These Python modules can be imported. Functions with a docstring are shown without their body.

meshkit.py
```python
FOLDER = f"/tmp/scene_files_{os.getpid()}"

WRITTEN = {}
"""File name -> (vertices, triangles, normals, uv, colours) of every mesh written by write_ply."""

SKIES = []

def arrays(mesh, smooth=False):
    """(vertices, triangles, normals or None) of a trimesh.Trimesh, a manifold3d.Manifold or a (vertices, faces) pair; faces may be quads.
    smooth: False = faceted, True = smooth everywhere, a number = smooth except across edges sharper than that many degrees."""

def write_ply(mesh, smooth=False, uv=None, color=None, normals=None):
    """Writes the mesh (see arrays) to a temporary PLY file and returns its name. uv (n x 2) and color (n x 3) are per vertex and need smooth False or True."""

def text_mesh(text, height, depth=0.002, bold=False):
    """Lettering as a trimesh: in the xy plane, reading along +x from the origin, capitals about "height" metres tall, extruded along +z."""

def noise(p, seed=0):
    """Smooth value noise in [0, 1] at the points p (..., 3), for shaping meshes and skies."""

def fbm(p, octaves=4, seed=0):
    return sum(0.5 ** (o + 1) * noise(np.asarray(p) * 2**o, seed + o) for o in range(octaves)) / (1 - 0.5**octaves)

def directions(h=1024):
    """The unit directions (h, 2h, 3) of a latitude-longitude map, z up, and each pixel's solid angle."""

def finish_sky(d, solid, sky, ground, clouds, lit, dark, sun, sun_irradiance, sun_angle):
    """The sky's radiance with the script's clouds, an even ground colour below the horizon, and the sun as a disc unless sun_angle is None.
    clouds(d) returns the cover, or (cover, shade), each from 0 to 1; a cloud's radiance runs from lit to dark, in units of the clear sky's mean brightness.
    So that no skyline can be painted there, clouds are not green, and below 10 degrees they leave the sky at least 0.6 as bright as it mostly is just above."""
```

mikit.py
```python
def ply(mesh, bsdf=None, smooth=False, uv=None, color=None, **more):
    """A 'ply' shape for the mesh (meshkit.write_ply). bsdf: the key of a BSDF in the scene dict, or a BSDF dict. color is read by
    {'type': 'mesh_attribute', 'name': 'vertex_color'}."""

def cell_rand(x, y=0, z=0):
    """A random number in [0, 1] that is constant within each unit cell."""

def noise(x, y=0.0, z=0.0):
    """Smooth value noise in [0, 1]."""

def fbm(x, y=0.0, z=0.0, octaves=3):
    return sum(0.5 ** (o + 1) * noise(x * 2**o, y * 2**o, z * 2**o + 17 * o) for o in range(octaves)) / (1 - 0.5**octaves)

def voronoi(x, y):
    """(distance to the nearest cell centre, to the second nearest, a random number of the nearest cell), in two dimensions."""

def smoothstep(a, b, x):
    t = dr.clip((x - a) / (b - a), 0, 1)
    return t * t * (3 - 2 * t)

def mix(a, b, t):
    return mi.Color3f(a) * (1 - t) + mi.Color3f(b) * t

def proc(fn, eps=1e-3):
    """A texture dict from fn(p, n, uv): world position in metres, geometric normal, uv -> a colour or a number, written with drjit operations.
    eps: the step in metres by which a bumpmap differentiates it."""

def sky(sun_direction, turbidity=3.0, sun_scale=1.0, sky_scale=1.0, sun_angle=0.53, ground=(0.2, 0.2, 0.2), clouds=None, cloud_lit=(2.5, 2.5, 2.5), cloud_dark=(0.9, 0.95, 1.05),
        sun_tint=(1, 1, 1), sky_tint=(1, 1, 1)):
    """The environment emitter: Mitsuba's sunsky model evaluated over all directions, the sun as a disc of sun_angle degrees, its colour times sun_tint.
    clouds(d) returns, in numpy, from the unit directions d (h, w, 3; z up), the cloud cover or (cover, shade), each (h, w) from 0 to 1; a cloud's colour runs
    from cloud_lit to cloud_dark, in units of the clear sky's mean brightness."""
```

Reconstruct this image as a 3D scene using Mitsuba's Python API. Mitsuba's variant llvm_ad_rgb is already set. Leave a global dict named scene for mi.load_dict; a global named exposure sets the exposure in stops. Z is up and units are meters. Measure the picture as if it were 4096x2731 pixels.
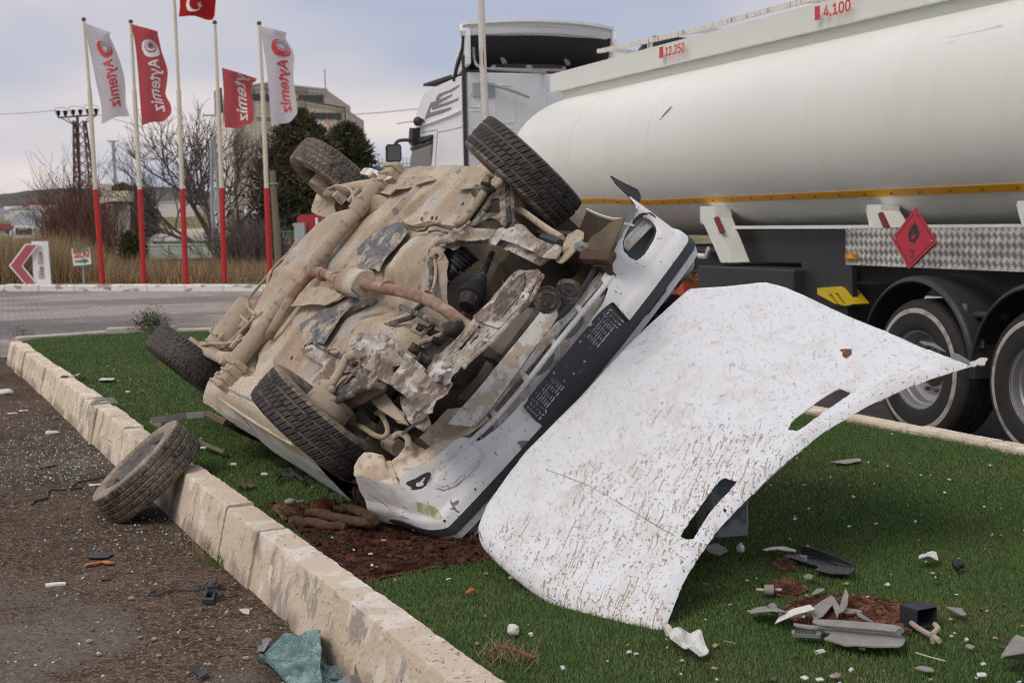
import math, random
import numpy as np, trimesh, shapely, shapely.geometry as sg
from shapely import affinity
from scipy.spatial import Delaunay
import drjit as dr, mitsuba as mi, mikit, meshkit
from mikit import noise, fbm, voronoi, cell_rand, smoothstep, mix, proc

RNG = np.random.default_rng(7)
random.seed(7)
T = mi.ScalarTransform4f
scene, labels = {}, {}

# ------------------------------------------------------------------ camera, sky, exposure
CAM = np.array([[-0.99980,0.02000,0.00000,0.00000],[0.00174,0.08684,0.99622,0.00000],[0.01992,0.99602,-0.08686,1.40000],[0.00000,0.00000,0.00000,1.00000]])
scene['camera'] = {'type': 'thinlens', 'fov': 40.37, 'fov_axis': 'x', 'to_world': T(CAM), 'aperture_radius': 0.0036,
                   'focus_distance': 5.4, 'near_clip': 0.05, 'far_clip': 60000.0}
exposure = 2.35


def cloud_field(d):
 x, y, z = d[..., 0], d[..., 1], np.clip(d[..., 2], 0.0, 1)
 k = 1.0 / (z + 0.22)
 q = np.stack([x * k * 1.3, y * k * 1.3, z * 0 + 3.0], -1)
 soft = meshkit.fbm(q * 1.1, 4, seed=5)
 bank = meshkit.fbm(np.stack([np.arctan2(x, y) * 5.0, z * 26.0, z * 0], -1), 3, seed=11)
 shade = np.clip(0.70 + (soft - 0.5) * 1.9, 0.2, 1)
 glow = np.exp(-((z - 0.036) / 0.011) ** 2) * np.clip((bank - 0.38) * 6, 0, 1) * np.exp(-((x / np.maximum(y, 0.05) + 0.37) / 0.09) ** 2) * (y > 0.05)
 low = np.exp(-((z - 0.045) / 0.04) ** 2)
 shade = np.clip(shade * (1 - low) + low * np.clip(0.30 + (bank - 0.42) * 2.6, 0, 1), 0, 1)
 return np.ones_like(z), shade * (1 - 0.9 * glow)


scene['sky'] = mikit.sky([-0.45, -0.62, 0.75], turbidity=4.0, sun_scale=0.2, sun_angle=24, sun_tint=(0.90, 0.98, 1.12), sky_scale=1.0, clouds=cloud_field,
                         cloud_lit=(1.80, 1.60, 1.46), cloud_dark=(0.90, 1.00, 1.27), ground=(0.12, 0.11, 0.10))


# ------------------------------------------------------------------ materials
def rgb(*c):
 return {'type': 'rgb', 'value': list(c)}


def mat(name, color, rough=0.6, metal=0.0, spec=0.5, coat=0.0, bump=None, bump_scale=1.0, two=True, sheen=0.0):
 c = rgb(*color) if isinstance(color, (tuple, list)) else (color if isinstance(color, dict) else proc(color))
 b = {'type': 'principled', 'base_color': c, 'roughness': rough if not callable(rough) else proc(rough), 'metallic': metal, 'specular': spec}
 if coat:
  b['clearcoat'] = coat
  b['clearcoat_gloss'] = 0.9
 if bump is not None:
  b = {'type': 'bumpmap', 'arbitrary': proc(bump, 2e-3), 'scale': bump_scale, 'bsdf': b}
 scene[name] = {'type': 'twosided', 'bsdf': b} if two else b
 return name


VCOL = {'type': 'mesh_attribute', 'name': 'vertex_color'}
mat('m_vcol', VCOL, 0.85, spec=0.3)
mat('m_vcol_gloss', VCOL, 0.35, spec=0.5)
scene['m_leaf'] = {'type': 'twosided', 'bsdf': {'type': 'principled', 'base_color': VCOL, 'roughness': 0.6, 'specular': 0.25}}


# ------------------------------------------------------------------ naming
TAKEN = set()


def fresh(key):
 n, k = 0, key
 while k in TAKEN:
  n += 1
  k = f'{key}_{n:03d}'
 TAKEN.add(k)
 return k


def thing(name, label, category, group=None, kind=None):
 key = fresh(name)
 labels[key] = {'label': label, 'category': category}
 if group:
  labels[key]['group'] = group
 if kind:
  labels[key]['kind'] = kind
 return key


def put(key, mesh, bsdf, smooth=35, M=None, color=None, label=None, kind=None, exact=False, uv=None):
 """One entry of the scene; a part's key starts with its holder's key and two underscores."""
 if not exact:
  key = fresh(key)
 if isinstance(mesh, (list,)):
  mesh = join(mesh)
 if isinstance(mesh, tuple):
  mesh = trimesh.Trimesh(np.asarray(mesh[0], float), tris(mesh[1]), process=False)
 if M is not None:
  mesh = mesh.copy()
  mesh.apply_transform(M)
 if color is not None:
  color = np.broadcast_to(np.asarray(color, float), (len(mesh.vertices), 3))
  smooth = bool(smooth)
 scene[key] = mikit.ply(mesh, bsdf, smooth=smooth, color=color)
 if label or kind:
  labels.setdefault(key, {})
  if label:
   labels[key]['label'] = label
  if kind:
   labels[key]['kind'] = kind
 return key


def solo(name, mesh, bsdf, label, category, group=None, kind=None, **kw):
 key = fresh(name)
 labels[key] = {'label': label}
 if category:
  labels[key]['category'] = category
 if group:
  labels[key]['group'] = group
 if kind:
  labels[key]['kind'] = kind
 return put(key, mesh, bsdf, exact=True, **kw)


def structure(name, mesh, bsdf, **kw):
 key = fresh(name)
 labels[key] = {'kind': 'structure', 'label': kw.pop('label', name.replace('_', ' '))}
 return put(key, mesh, bsdf, exact=True, **kw)


# ------------------------------------------------------------------ geometry
def tris(f):
 f = np.asarray(f, int)
 return np.vstack([f[:, [0, 1, 2]], f[:, [0, 2, 3]]]) if f.shape[1] == 4 else f


def join(ms):
 return trimesh.util.concatenate([m if isinstance(m, trimesh.Trimesh) else trimesh.Trimesh(np.asarray(m[0], float), tris(m[1]), process=False) for m in ms])


def frame(o, x=None, y=None, z=None):
 """A 4 x 4 matrix from an origin and two axes."""
 v = [None if a is None else np.asarray(a, float) / np.linalg.norm(a) for a in (x, y, z)]
 if v[2] is None:
  v[2] = np.cross(v[0], v[1]); v[2] /= np.linalg.norm(v[2]); v[1] = np.cross(v[2], v[0])
 elif v[0] is None:
  if v[1] is None:
   v[1] = np.array([0, 1.0, 0]) if abs(v[2][1]) < 0.9 else np.array([1.0, 0, 0])
  v[0] = np.cross(v[1], v[2]); v[0] /= np.linalg.norm(v[0]); v[1] = np.cross(v[2], v[0])
 else:
  v[1] = np.cross(v[2], v[0]); v[1] /= np.linalg.norm(v[1]); v[0] = np.cross(v[1], v[2])
 M = np.eye(4)
 M[:3, :3] = np.stack(v, 1)
 M[:3, 3] = o
 return M


def at(x, y, z, rz=0.0, rx=0.0, ry=0.0, s=1.0):
 M = trimesh.transformations.euler_matrix(rx, ry, rz)
 M[:3, :3] *= s
 M[:3, 3] = (x, y, z)
 return M


def box(sx, sy, sz, c=(0, 0, 0), bevel=0.0, M=None):
 h = np.array([sx, sy, sz]) / 2
 if bevel > 0:
  b = min(bevel, h.min() * 0.8)
  pts = [np.array([i * (h[0] - (a != 0) * b), j * (h[1] - (a != 1) * b), k * (h[2] - (a != 2) * b)]) for i in (-1, 1) for j in (-1, 1) for k in (-1, 1) for a in range(3)]
  m = trimesh.Trimesh(pts).convex_hull
 else:
  m = trimesh.creation.box((sx, sy, sz))
 m.apply_translation(c)
 if M is not None:
  m.apply_transform(M)
 return m


def beam(p, q, w, h=None, up=(0, 0, 1), bevel=0.0):
 p, q = np.asarray(p, float), np.asarray(q, float)
 L = np.linalg.norm(q - p)
 u = np.asarray(up, float)
 if abs(np.dot(u, (q - p) / L)) > 0.98:
  u = np.array([1.0, 0.1, 0])
 M = frame((p + q) / 2, x=q - p, z=None, y=np.cross(u, q - p))
 return box(L, w, h or w, bevel=bevel, M=M)


def spline(pts, n=8):
 p = np.asarray(pts, float)
 if len(p) < 3:
  return p
 e = np.vstack([2 * p[0] - p[1], p, 2 * p[-1] - p[-2]])
 out = []
 for i in range(len(p) - 1):
  a, b, c, d = e[i:i + 4]
  t = np.linspace(0, 1, n, endpoint=False)[:, None]
  out.append(0.5 * ((2 * b) + (-a + c) * t + (2 * a - 5 * b + 4 * c - d) * t ** 2 + (-a + 3 * b - 3 * c + d) * t ** 3))
 return np.vstack(out + [p[-1:]])


def tube(pts, r, sides=8, smooth_n=6, cap=True, flat=1.0):
 """A tube along a spline; r a number or one per control point."""
 p0 = np.asarray(pts, float)
 p = spline(p0, smooth_n) if smooth_n > 1 else p0
 rr = np.interp(np.linspace(0, 1, len(p)), np.linspace(0, 1, len(p0)), np.broadcast_to(r, (len(p0),)))
 t = np.gradient(p, axis=0)
 t /= np.linalg.norm(t, axis=1, keepdims=True) + 1e-12
 a = np.cross(t[0], [0, 0, 1.0] if abs(t[0][2]) < 0.9 else [1.0, 0, 0])
 A = []
 for k in range(len(p)):
  a = a - t[k] * (a @ t[k])
  a = a / (np.linalg.norm(a) + 1e-12)
  A.append(a)
 A = np.array(A)
 B = np.cross(t, A)
 ang = np.arange(sides) * 2 * np.pi / sides
 v = (p[:, None] + rr[:, None, None] * (np.cos(ang)[None, :, None] * A[:, None] + flat * np.sin(ang)[None, :, None] * B[:, None])).reshape(-1, 3)
 i, j = np.meshgrid(np.arange(len(p) - 1), np.arange(sides), indexing='ij')
 q = np.stack([i * sides + j, i * sides + (j + 1) % sides, (i + 1) * sides + (j + 1) % sides, (i + 1) * sides + j], -1).reshape(-1, 4)
 f = [tris(q)]
 if cap:
  n = len(v)
  v = np.vstack([v, p[:1], p[-1:]])
  k = np.arange(sides)
  f.append(np.stack([(k + 1) % sides, k, np.full(sides, n)], 1))
  f.append(np.stack([n - sides + k, n - sides + (k + 1) % sides, np.full(sides, n + 1)], 1))
 return trimesh.Trimesh(v, np.vstack(f), process=False)


def lathe(profile, n=32, closed=False):
 """Revolves (radius, height) pairs about z."""
 p = np.asarray(profile, float)
 a = np.arange(n) * 2 * np.pi / n
 v = np.stack([p[:, None, 0] * np.cos(a), p[:, None, 0] * np.sin(a), np.broadcast_to(p[:, None, 1], (len(p), n))], -1).reshape(-1, 3)
 m = len(p) if closed else len(p) - 1
 i, j = np.meshgrid(np.arange(m), np.arange(n), indexing='ij')
 k = (i + 1) % len(p)
 q = np.stack([i * n + j, i * n + (j + 1) % n, k * n + (j + 1) % n, k * n + j], -1).reshape(-1, 4)
 return trimesh.Trimesh(v, tris(q), process=False)


def rod(p, q, r, n=14, r2=None):
 p, q = np.asarray(p, float), np.asarray(q, float)
 L = np.linalg.norm(q - p)
 r2 = r if r2 is None else r2
 m = lathe([(0, 0), (r, 0), (r2, L), (0, L)], n)
 m.apply_transform(frame(p, z=q - p))
 return m


def grid_mesh(P):
 """A mesh from an array of points (m, n, 3)."""
 m, n = P.shape[:2]
 i, j = np.meshgrid(np.arange(m - 1), np.arange(n - 1), indexing='ij')
 q = np.stack([i * n + j, i * n + j + 1, (i + 1) * n + j + 1, (i + 1) * n + j], -1).reshape(-1, 4)
 return trimesh.Trimesh(P.reshape(-1, 3), tris(q), process=False)


def thicken(m, t):
 """A closed sheet of thickness t below the mesh's front."""
 m = m.copy()
 n = m.vertex_normals
 k = len(m.vertices)
 e = m.edges_sorted
 u, c = np.unique(e, axis=0, return_counts=True)
 edge = set(map(tuple, u[c == 1]))
 side = [(a, b) for a, b in m.edges if (min(a, b), max(a, b)) in edge]
 s = np.array(side)
 f = [m.faces, m.faces[:, ::-1] + k]
 if len(s):
  f.append(np.stack([s[:, 1], s[:, 0], s[:, 0] + k], 1))
  f.append(np.stack([s[:, 1], s[:, 0] + k, s[:, 1] + k], 1))
 return trimesh.Trimesh(np.vstack([m.vertices, m.vertices - n * t]), np.vstack(f), process=False)


def poly(pts, holes=()):
 p = sg.Polygon(pts, [h for h in holes])
 return p if p.is_valid else p.buffer(0)


def prism(pts, z0, z1, holes=(), M=None, r=0.0):
 g = pts if isinstance(pts, (sg.Polygon, sg.MultiPolygon)) else poly(pts, holes)
 if r:
  g = g.buffer(-r).buffer(2 * r).buffer(-r)
 ms = [trimesh.creation.extrude_polygon(x, z1 - z0, engine='earcut') for x in getattr(g, 'geoms', [g])]
 m = trimesh.util.concatenate(ms)
 m.apply_translation((0, 0, z0))
 if M is not None:
  m.apply_transform(M)
 return m


def sheet(pts, step, fn, thick=0.003, holes=(), jag=0.0, seed=1):
 """A sheet over a polygon: z = fn(x, y); sampled on a grid of the given step, so that it can be dented; jag roughens the outline."""
 g = pts if isinstance(pts, sg.Polygon) else poly(pts, holes)
 rng = np.random.default_rng(seed)
 rings = [g.exterior] + list(g.interiors)
 edge = []
 for k_, r in enumerate(rings):
  n = max(4, int(r.length / (step * (0.45 if k_ else 1.0))))
  e = np.array([r.interpolate(k / n, normalized=True).coords[0] for k in range(n)] + [c for c in r.coords[:-1]])
  edge.append(e)
 E = np.vstack(edge)
 if jag:
  E = E + rng.normal(0, jag, E.shape)
 x0, y0, x1, y1 = g.bounds
 X, Y = np.meshgrid(np.arange(x0, x1, step), np.arange(y0, y1, step))
 X = X + (np.arange(X.shape[0]) % 2)[:, None] * step / 2
 p = np.stack([X.ravel(), Y.ravel()], 1)
 p = p[shapely.contains_xy(g.buffer(-step * 0.45), p[:, 0], p[:, 1])]
 p = np.unique(np.round(np.vstack([E, p]), 6), axis=0)
 d = Delaunay(p).simplices
 c = p[d].mean(1)
 keep = shapely.contains_xy(g.buffer(jag * 1.5), c[:, 0], c[:, 1])
 d = d[keep]
 a = p[d]
 ar = np.cross(a[:, 1] - a[:, 0], a[:, 2] - a[:, 0])
 d = d[np.abs(ar) > 1e-9]
 ar = ar[np.abs(ar) > 1e-9]
 d = np.where((ar < 0)[:, None], d[:, ::-1], d)
 z = fn(p[:, 0], p[:, 1]) if callable(fn) else np.full(len(p), float(fn))
 m = trimesh.Trimesh(np.column_stack([p, z]), d, process=False)
 m.remove_unreferenced_vertices()
 return thicken(m, thick) if thick else m


def wob(x, y, s, a, seed=0):
 return a * (2 * meshkit.fbm(np.stack([np.asarray(x) * s, np.asarray(y) * s, np.zeros_like(np.asarray(x, float)) + seed], -1), 3, seed) - 1)


def rough(m, amp, freq, seed=0):
 v = m.vertices
 m.vertices = v + m.vertex_normals * (amp * (2 * meshkit.fbm(v * freq, 3, seed) - 1))[:, None]
 return m


def smoothbump(d, w):
 t = np.clip(1 - np.abs(d) / w, 0, 1)
 return t * t * (3 - 2 * t)


def hose(key, pts, r, m, sides=8, **kw):
 return put(key, tube(pts, r, sides), m, smooth=40, **kw)
# ------------------------------------------------------------------ the ground
KD, KN = np.array([-0.417, 0.909]), np.array([0.909, 0.417])        # along the front kerb, and across it towards the bed
T_IN, T_OUT, T_RIGHT = 1.417, 1.300, 5.12


def kp(s, t):
 return KD * s + KN * t


def dirt_color(p, n, uv):
 a = fbm(p.x * 1.7 + 3, p.y * 1.7, 0.3, 4)
 b = fbm(p.x * 11, p.y * 11, 1.3, 3)
 g = noise(p.x * 150, p.y * 150, 2.0)
 g2 = noise(p.x * 60, p.y * 60, 5.0)
 c = mix((0.060, 0.040, 0.027), (0.122, 0.086, 0.060), smoothstep(0.3, 0.7, a * 0.5 + b * 0.5))
 c = mix(c, (0.24, 0.20, 0.165), smoothstep(0.60, 0.78, g) * 0.7)
 c = mix(c, (0.030, 0.020, 0.014), smoothstep(0.66, 0.8, g2) * 0.6)
 asphalt = mix((0.085, 0.070, 0.060), (0.215, 0.185, 0.162), noise(p.x * 140, p.y * 140, 9.0) * 0.6 + 0.4 * noise(p.x * 60, p.y * 60, 2.0))
 side = (p.x + 1.02) + (p.y - 3.95) * 0.75 + (fbm(p.x * 2.6, p.y * 2.6, 4.0, 4) - 0.5) * 1.5
 return mix(asphalt, c, smoothstep(-0.25, 0.35, side))


def dirt_bump(p, n, uv):
 return fbm(p.x * 22, p.y * 22, 0, 3) * 0.012 + noise(p.x * 120, p.y * 120, 0.0) * 0.009


mat('m_dirt', dirt_color, 0.95, bump=dirt_bump, spec=0.15)


def paver_color(p, n, uv):
 u, v = (p.x * 0.94 + p.y * 0.34) / 0.20, (-p.x * 0.34 + p.y * 0.94) / 0.10
 row = dr.floor(v)
 u = u + 0.5 * (row - 2 * dr.floor(row / 2))
 fu, fv = u - dr.floor(u), v - dr.floor(v)
 joint = dr.minimum(dr.minimum(fu, 1 - fu) * 2, dr.minimum(fv, 1 - fv))
 c = mix((0.255, 0.215, 0.192), (0.345, 0.300, 0.272), cell_rand(u, row))
 c = mix((0.13, 0.11, 0.10), c, smoothstep(0.02, 0.12, joint))
 s = fbm(p.x * 0.35, p.y * 0.6, 2.0, 4) + 0.16 * fbm(p.x * 3, p.y * 3, 1.0, 2)
 c = mix(c, (0.10, 0.088, 0.085), smoothstep(0.52, 0.7, s) * 0.6)
 # the tar track that runs in from the left
 d = (p.y - (19.3 - 0.24 * (p.x + 7))) + (fbm(p.x * 0.8, p.y * 0.8, 7.0, 4) - 0.5) * 4.2
 tr = smoothstep(2.8, 0.6, dr.abs(d)) * smoothstep(-3.2, -5.6, p.x + (fbm(p.x, p.y, 3.0, 3) - 0.5) * 3)
 return mix(c, mix((0.085, 0.076, 0.078), (0.14, 0.125, 0.12), noise(p.x * 9, p.y * 9, 0.0)), tr * 0.85)


mat('m_pavers', paver_color, 0.8, spec=0.35)


def soil_color(p, n, uv):
 a = fbm(p.x * 40, p.y * 40, p.z * 40, 3)
 return mix((0.030, 0.012, 0.008), (0.100, 0.042, 0.028), smoothstep(0.3, 0.72, a))


mat('m_soil', soil_color, 0.95, spec=0.15)


def redsoil_color(p, n, uv):
 a = fbm(p.x * 30, p.y * 30, p.z * 30, 3)
 return mix((0.080, 0.034, 0.022), (0.20, 0.098, 0.066), smoothstep(0.3, 0.72, a))


mat('m_redsoil', redsoil_color, 0.95, spec=0.15)


def turf_color(p, n, uv):
 a = fbm(p.x * 2.3, p.y * 2.3, 0.0, 3)
 b = noise(p.x * 140, p.y * 140, 0.0)
 c = mix((0.016, 0.034, 0.010), (0.030, 0.058, 0.018), a)
 return mix(c, (0.045, 0.040, 0.018), smoothstep(0.6, 0.85, b) * 0.5)


mat('m_turf', turf_color, 0.95, spec=0.1)


def field_color(p, n, uv):
 a = fbm(p.x * 0.5, p.y * 0.5, 0.0, 4)
 c = mix((0.075, 0.085, 0.035), (0.20, 0.155, 0.085), smoothstep(0.35, 0.6, a))
 return mix(c, (0.10, 0.08, 0.055), smoothstep(0.55, 0.7, fbm(p.x * 2, p.y * 2, 3.0, 3)))


mat('m_field', field_color, 0.95, spec=0.1)

# the land itself: one sheet to the horizon, rising to the town and the hills
xs = np.concatenate([-np.geomspace(9000, 60, 22), np.linspace(-50, 50, 26), np.geomspace(60, 9000, 22)])
ys = np.concatenate([[-300, -60, -20], np.linspace(-8, 60, 24), np.geomspace(75, 14000, 30)])
GX, GY = np.meshgrid(xs, ys, indexing='ij')
GZ = -0.42 + np.clip(GY - 40, 0, None) * 0.0012 + np.clip(GY - 500, 0, None) * 0.010
structure('ground', grid_mesh(np.stack([GX, GY, GZ], -1)), 'm_field', label='open land running out to the town and the hills')

# road and forecourt (top at z = 0): a slab that ends at the bed
road_pts = [(-60, -12), tuple(kp(-6.5, T_OUT - 0.03)), tuple(kp(15.4, T_OUT - 0.03)), (-5.62, 15.35), (-6.3, 15.75), (-60, 17.5)]
structure('road', prism(road_pts, -0.4, 0.0), 'm_dirt', label='dirt-covered road edge in front of the kerb')
far_pts = [(-60, 17.5), (-6.3, 15.75), (-5.62, 15.35), (-5.4, 15.6), (-4.7, 16.05), (-3.05, 16.25), (-1.4, 16.2), (2.5, 13.6), (60, -8), (60, 60 - 46.0), (-5.1, 29.6), (-11.8, 32.2), (-60, 50)]
structure('forecourt_paving', prism(far_pts, -0.4, 0.0), 'm_pavers', label='block paving of the forecourt beyond the grass bed')
lot = poly([tuple(kp(-6, 5.2)), tuple(kp(13.9, 5.2)), (2.5, 13.6), (60, -8), (60, -20)])


def lot_z(x, y):
 return -0.33 + 0.33 * np.clip((x * 0.35 + y * 0.94 - 11.9) / 1.7, 0, 1) ** 1.0 - 0.004


structure('truck_lot', sheet(lot, 0.8, lot_z, thick=0.0), mat('m_lot', lambda p, n, uv: mix((0.040, 0.036, 0.034), (0.085, 0.076, 0.070), fbm(p.x * 5, p.y * 5, 0.0, 4)), 0.85), label='lower paved lot under the tanker')
verge = [(-60, 50.3), (-11.8, 32.5), (-5.1, 29.9), (60, 4.4 + 0.3), (120, 60), (120, 75), (-120, 75)]
structure('verge', prism(verge, -0.4, 0.11), 'm_field', label='rough verge of dry grass behind the white kerb')

# the grass bed
bed = [tuple(kp(-7, T_IN)), tuple(kp(15.9 - 0.1, T_IN)), (-5.30, 15.45), (-4.65, 15.95), (-3.05, 16.10), (-1.6, 16.05), tuple(kp(14.0, T_RIGHT)), tuple(kp(-7, T_RIGHT))]
BED = poly(bed)
soil_a = [(-0.95,5.666),(-0.645,4.902),(-0.514,4.625),(-0.43,4.712),(-0.329,4.776),(-0.195,4.859),(-0.056,4.971),(0.251,5.439),(-0.006,6.086),(-0.344,5.928),(-0.572,5.95),(-0.795,5.926),(-0.914,5.846),(-1.035,5.903)]
soil_b = [(0.887,4.255),(0.964,4.289),(1.029,4.308),(1.108,4.262),(1.18,4.21),(1.198,4.14),(1.165,3.997),(1.102,3.918),(0.988,3.953),(0.898,3.994),(0.836,4.048),(0.822,4.122)]
soil_c = [(0.828,4.492),(0.901,4.539),(0.932,4.466),(0.932,4.364),(0.883,4.319),(0.826,4.339)]
soil_d = [(0.88,4.747),(0.934,4.801),(0.96,4.74),(0.95,4.645),(0.882,4.632)]
SOIL = [poly(soil_a).buffer(0.03), poly(soil_b).buffer(0.02), poly(soil_c), poly(soil_d)]


def bed_z(x, y):
 s, t = x * KD[0] + y * KD[1], x * KN[0] + y * KN[1]
 z = 0.190 + wob(x, y, 0.8, 0.012, 3) + wob(x, y, 5, 0.003, 4)
 return np.where((t < T_IN + 0.01) | (t > T_RIGHT - 0.01), 0.187, z)


structure('grass_bed', sheet(BED, 0.12, bed_z, thick=0.0), 'm_turf', label='raised bed of green turf between the kerbs')
dig = poly(soil_a)
structure('bare_soil', sheet(dig.buffer(0.03), 0.02, lambda x, y: bed_z(x, y) + 0.004 + wob(x, y, 12, 0.012, 9) + wob(x, y, 45, 0.006, 2), thick=0.0, jag=0.006), 'm_soil',
          label='patch of dark red bare soil torn open under the car')
heap = poly(soil_b)


def heap_z(x, y):
 d = shapely.distance(heap.exterior, shapely.points(x, y))
 return bed_z(x, y) + 0.002 + np.clip(d * 0.30, 0, 0.05) + wob(x, y, 16, 0.012, 5) + wob(x, y, 55, 0.005, 6)


solo('soil_heap', sheet(heap.buffer(0.01), 0.014, heap_z, thick=0.0, jag=0.006), 'm_redsoil', 'low heap of reddish soil thrown on the turf behind the grey plastic shards', 'soil', smooth=True)


# ------------------------------------------------------------------ turf blades
def visible_in(x, y, z=0.2, margin=0.06):
 """Only the part of the bed that the camera frames gets blades."""
 return (y > 2.4) & (np.abs(x) < y * (0.3675 + margin) + 0.25)


def blades(n, box_, hmin, hmax, w, seed, reg=None, z_fn=None, tint=None, lean=0.45):
 rng = np.random.default_rng(seed)
 x = rng.uniform(box_[0], box_[2], n)
 y = rng.uniform(box_[1], box_[3], n)
 ok = visible_in(x, y)
 if reg is not None:
  ok &= shapely.contains_xy(reg, x, y)
 x, y = x[ok], y[ok]
 n = len(x)
 a = rng.uniform(0, 2 * np.pi, n)
 h = rng.uniform(hmin, hmax, n) * (0.75 + 0.5 * meshkit.fbm(np.stack([x * 3, y * 3, x * 0], -1), 2, 8))
 l = rng.normal(0, lean, n) * h
 b = rng.uniform(0, 2 * np.pi, n)
 z = z_fn(x, y) - 0.002
 dx, dy = np.cos(a) * w / 2, np.sin(a) * w / 2
 v = np.stack([np.stack([x - dx, y - dy, z], 1), np.stack([x + dx, y + dy, z], 1), np.stack([x + np.cos(b) * l, y + np.sin(b) * l, z + h], 1)], 1).reshape(-1, 3)
 f = np.arange(3 * n).reshape(-1, 3)
 k = rng.uniform(0, 1, (n, 1))
 patch = np.clip(0.5 + (meshkit.fbm(np.stack([x * 1.1, y * 1.1, x * 0], -1), 3, 21) - 0.5) * 2.0, 0, 1)[:, None]
 c0, c1, c2 = tint
 c = np.asarray(c0) * (1 - k) + np.asarray(c1) * k
 c = c * (1 - 0.45 * patch) + np.asarray(c1) * np.array([1.05, 1.0, 1.0]) * 0.45 * patch
 dry = rng.uniform(0, 1, (n, 1)) < 0.05 + 0.22 * np.clip((meshkit.fbm(np.stack([x * 2.2, y * 2.2, x * 0 + 4], -1), 3, 6)[:, None] - 0.56) * 6, 0, 1)
 c = np.where(dry, np.asarray(c2), c)
 col = np.repeat(c, 3, axis=0)
 return v, f, col


def merge_blades(parts):
 v = np.vstack([p[0] for p in parts])
 f, o = [], 0
 for p in parts:
  f.append(p[1] + o)
  o += len(p[0])
 return (v, np.vstack(f)), np.vstack([p[2] for p in parts])


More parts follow.
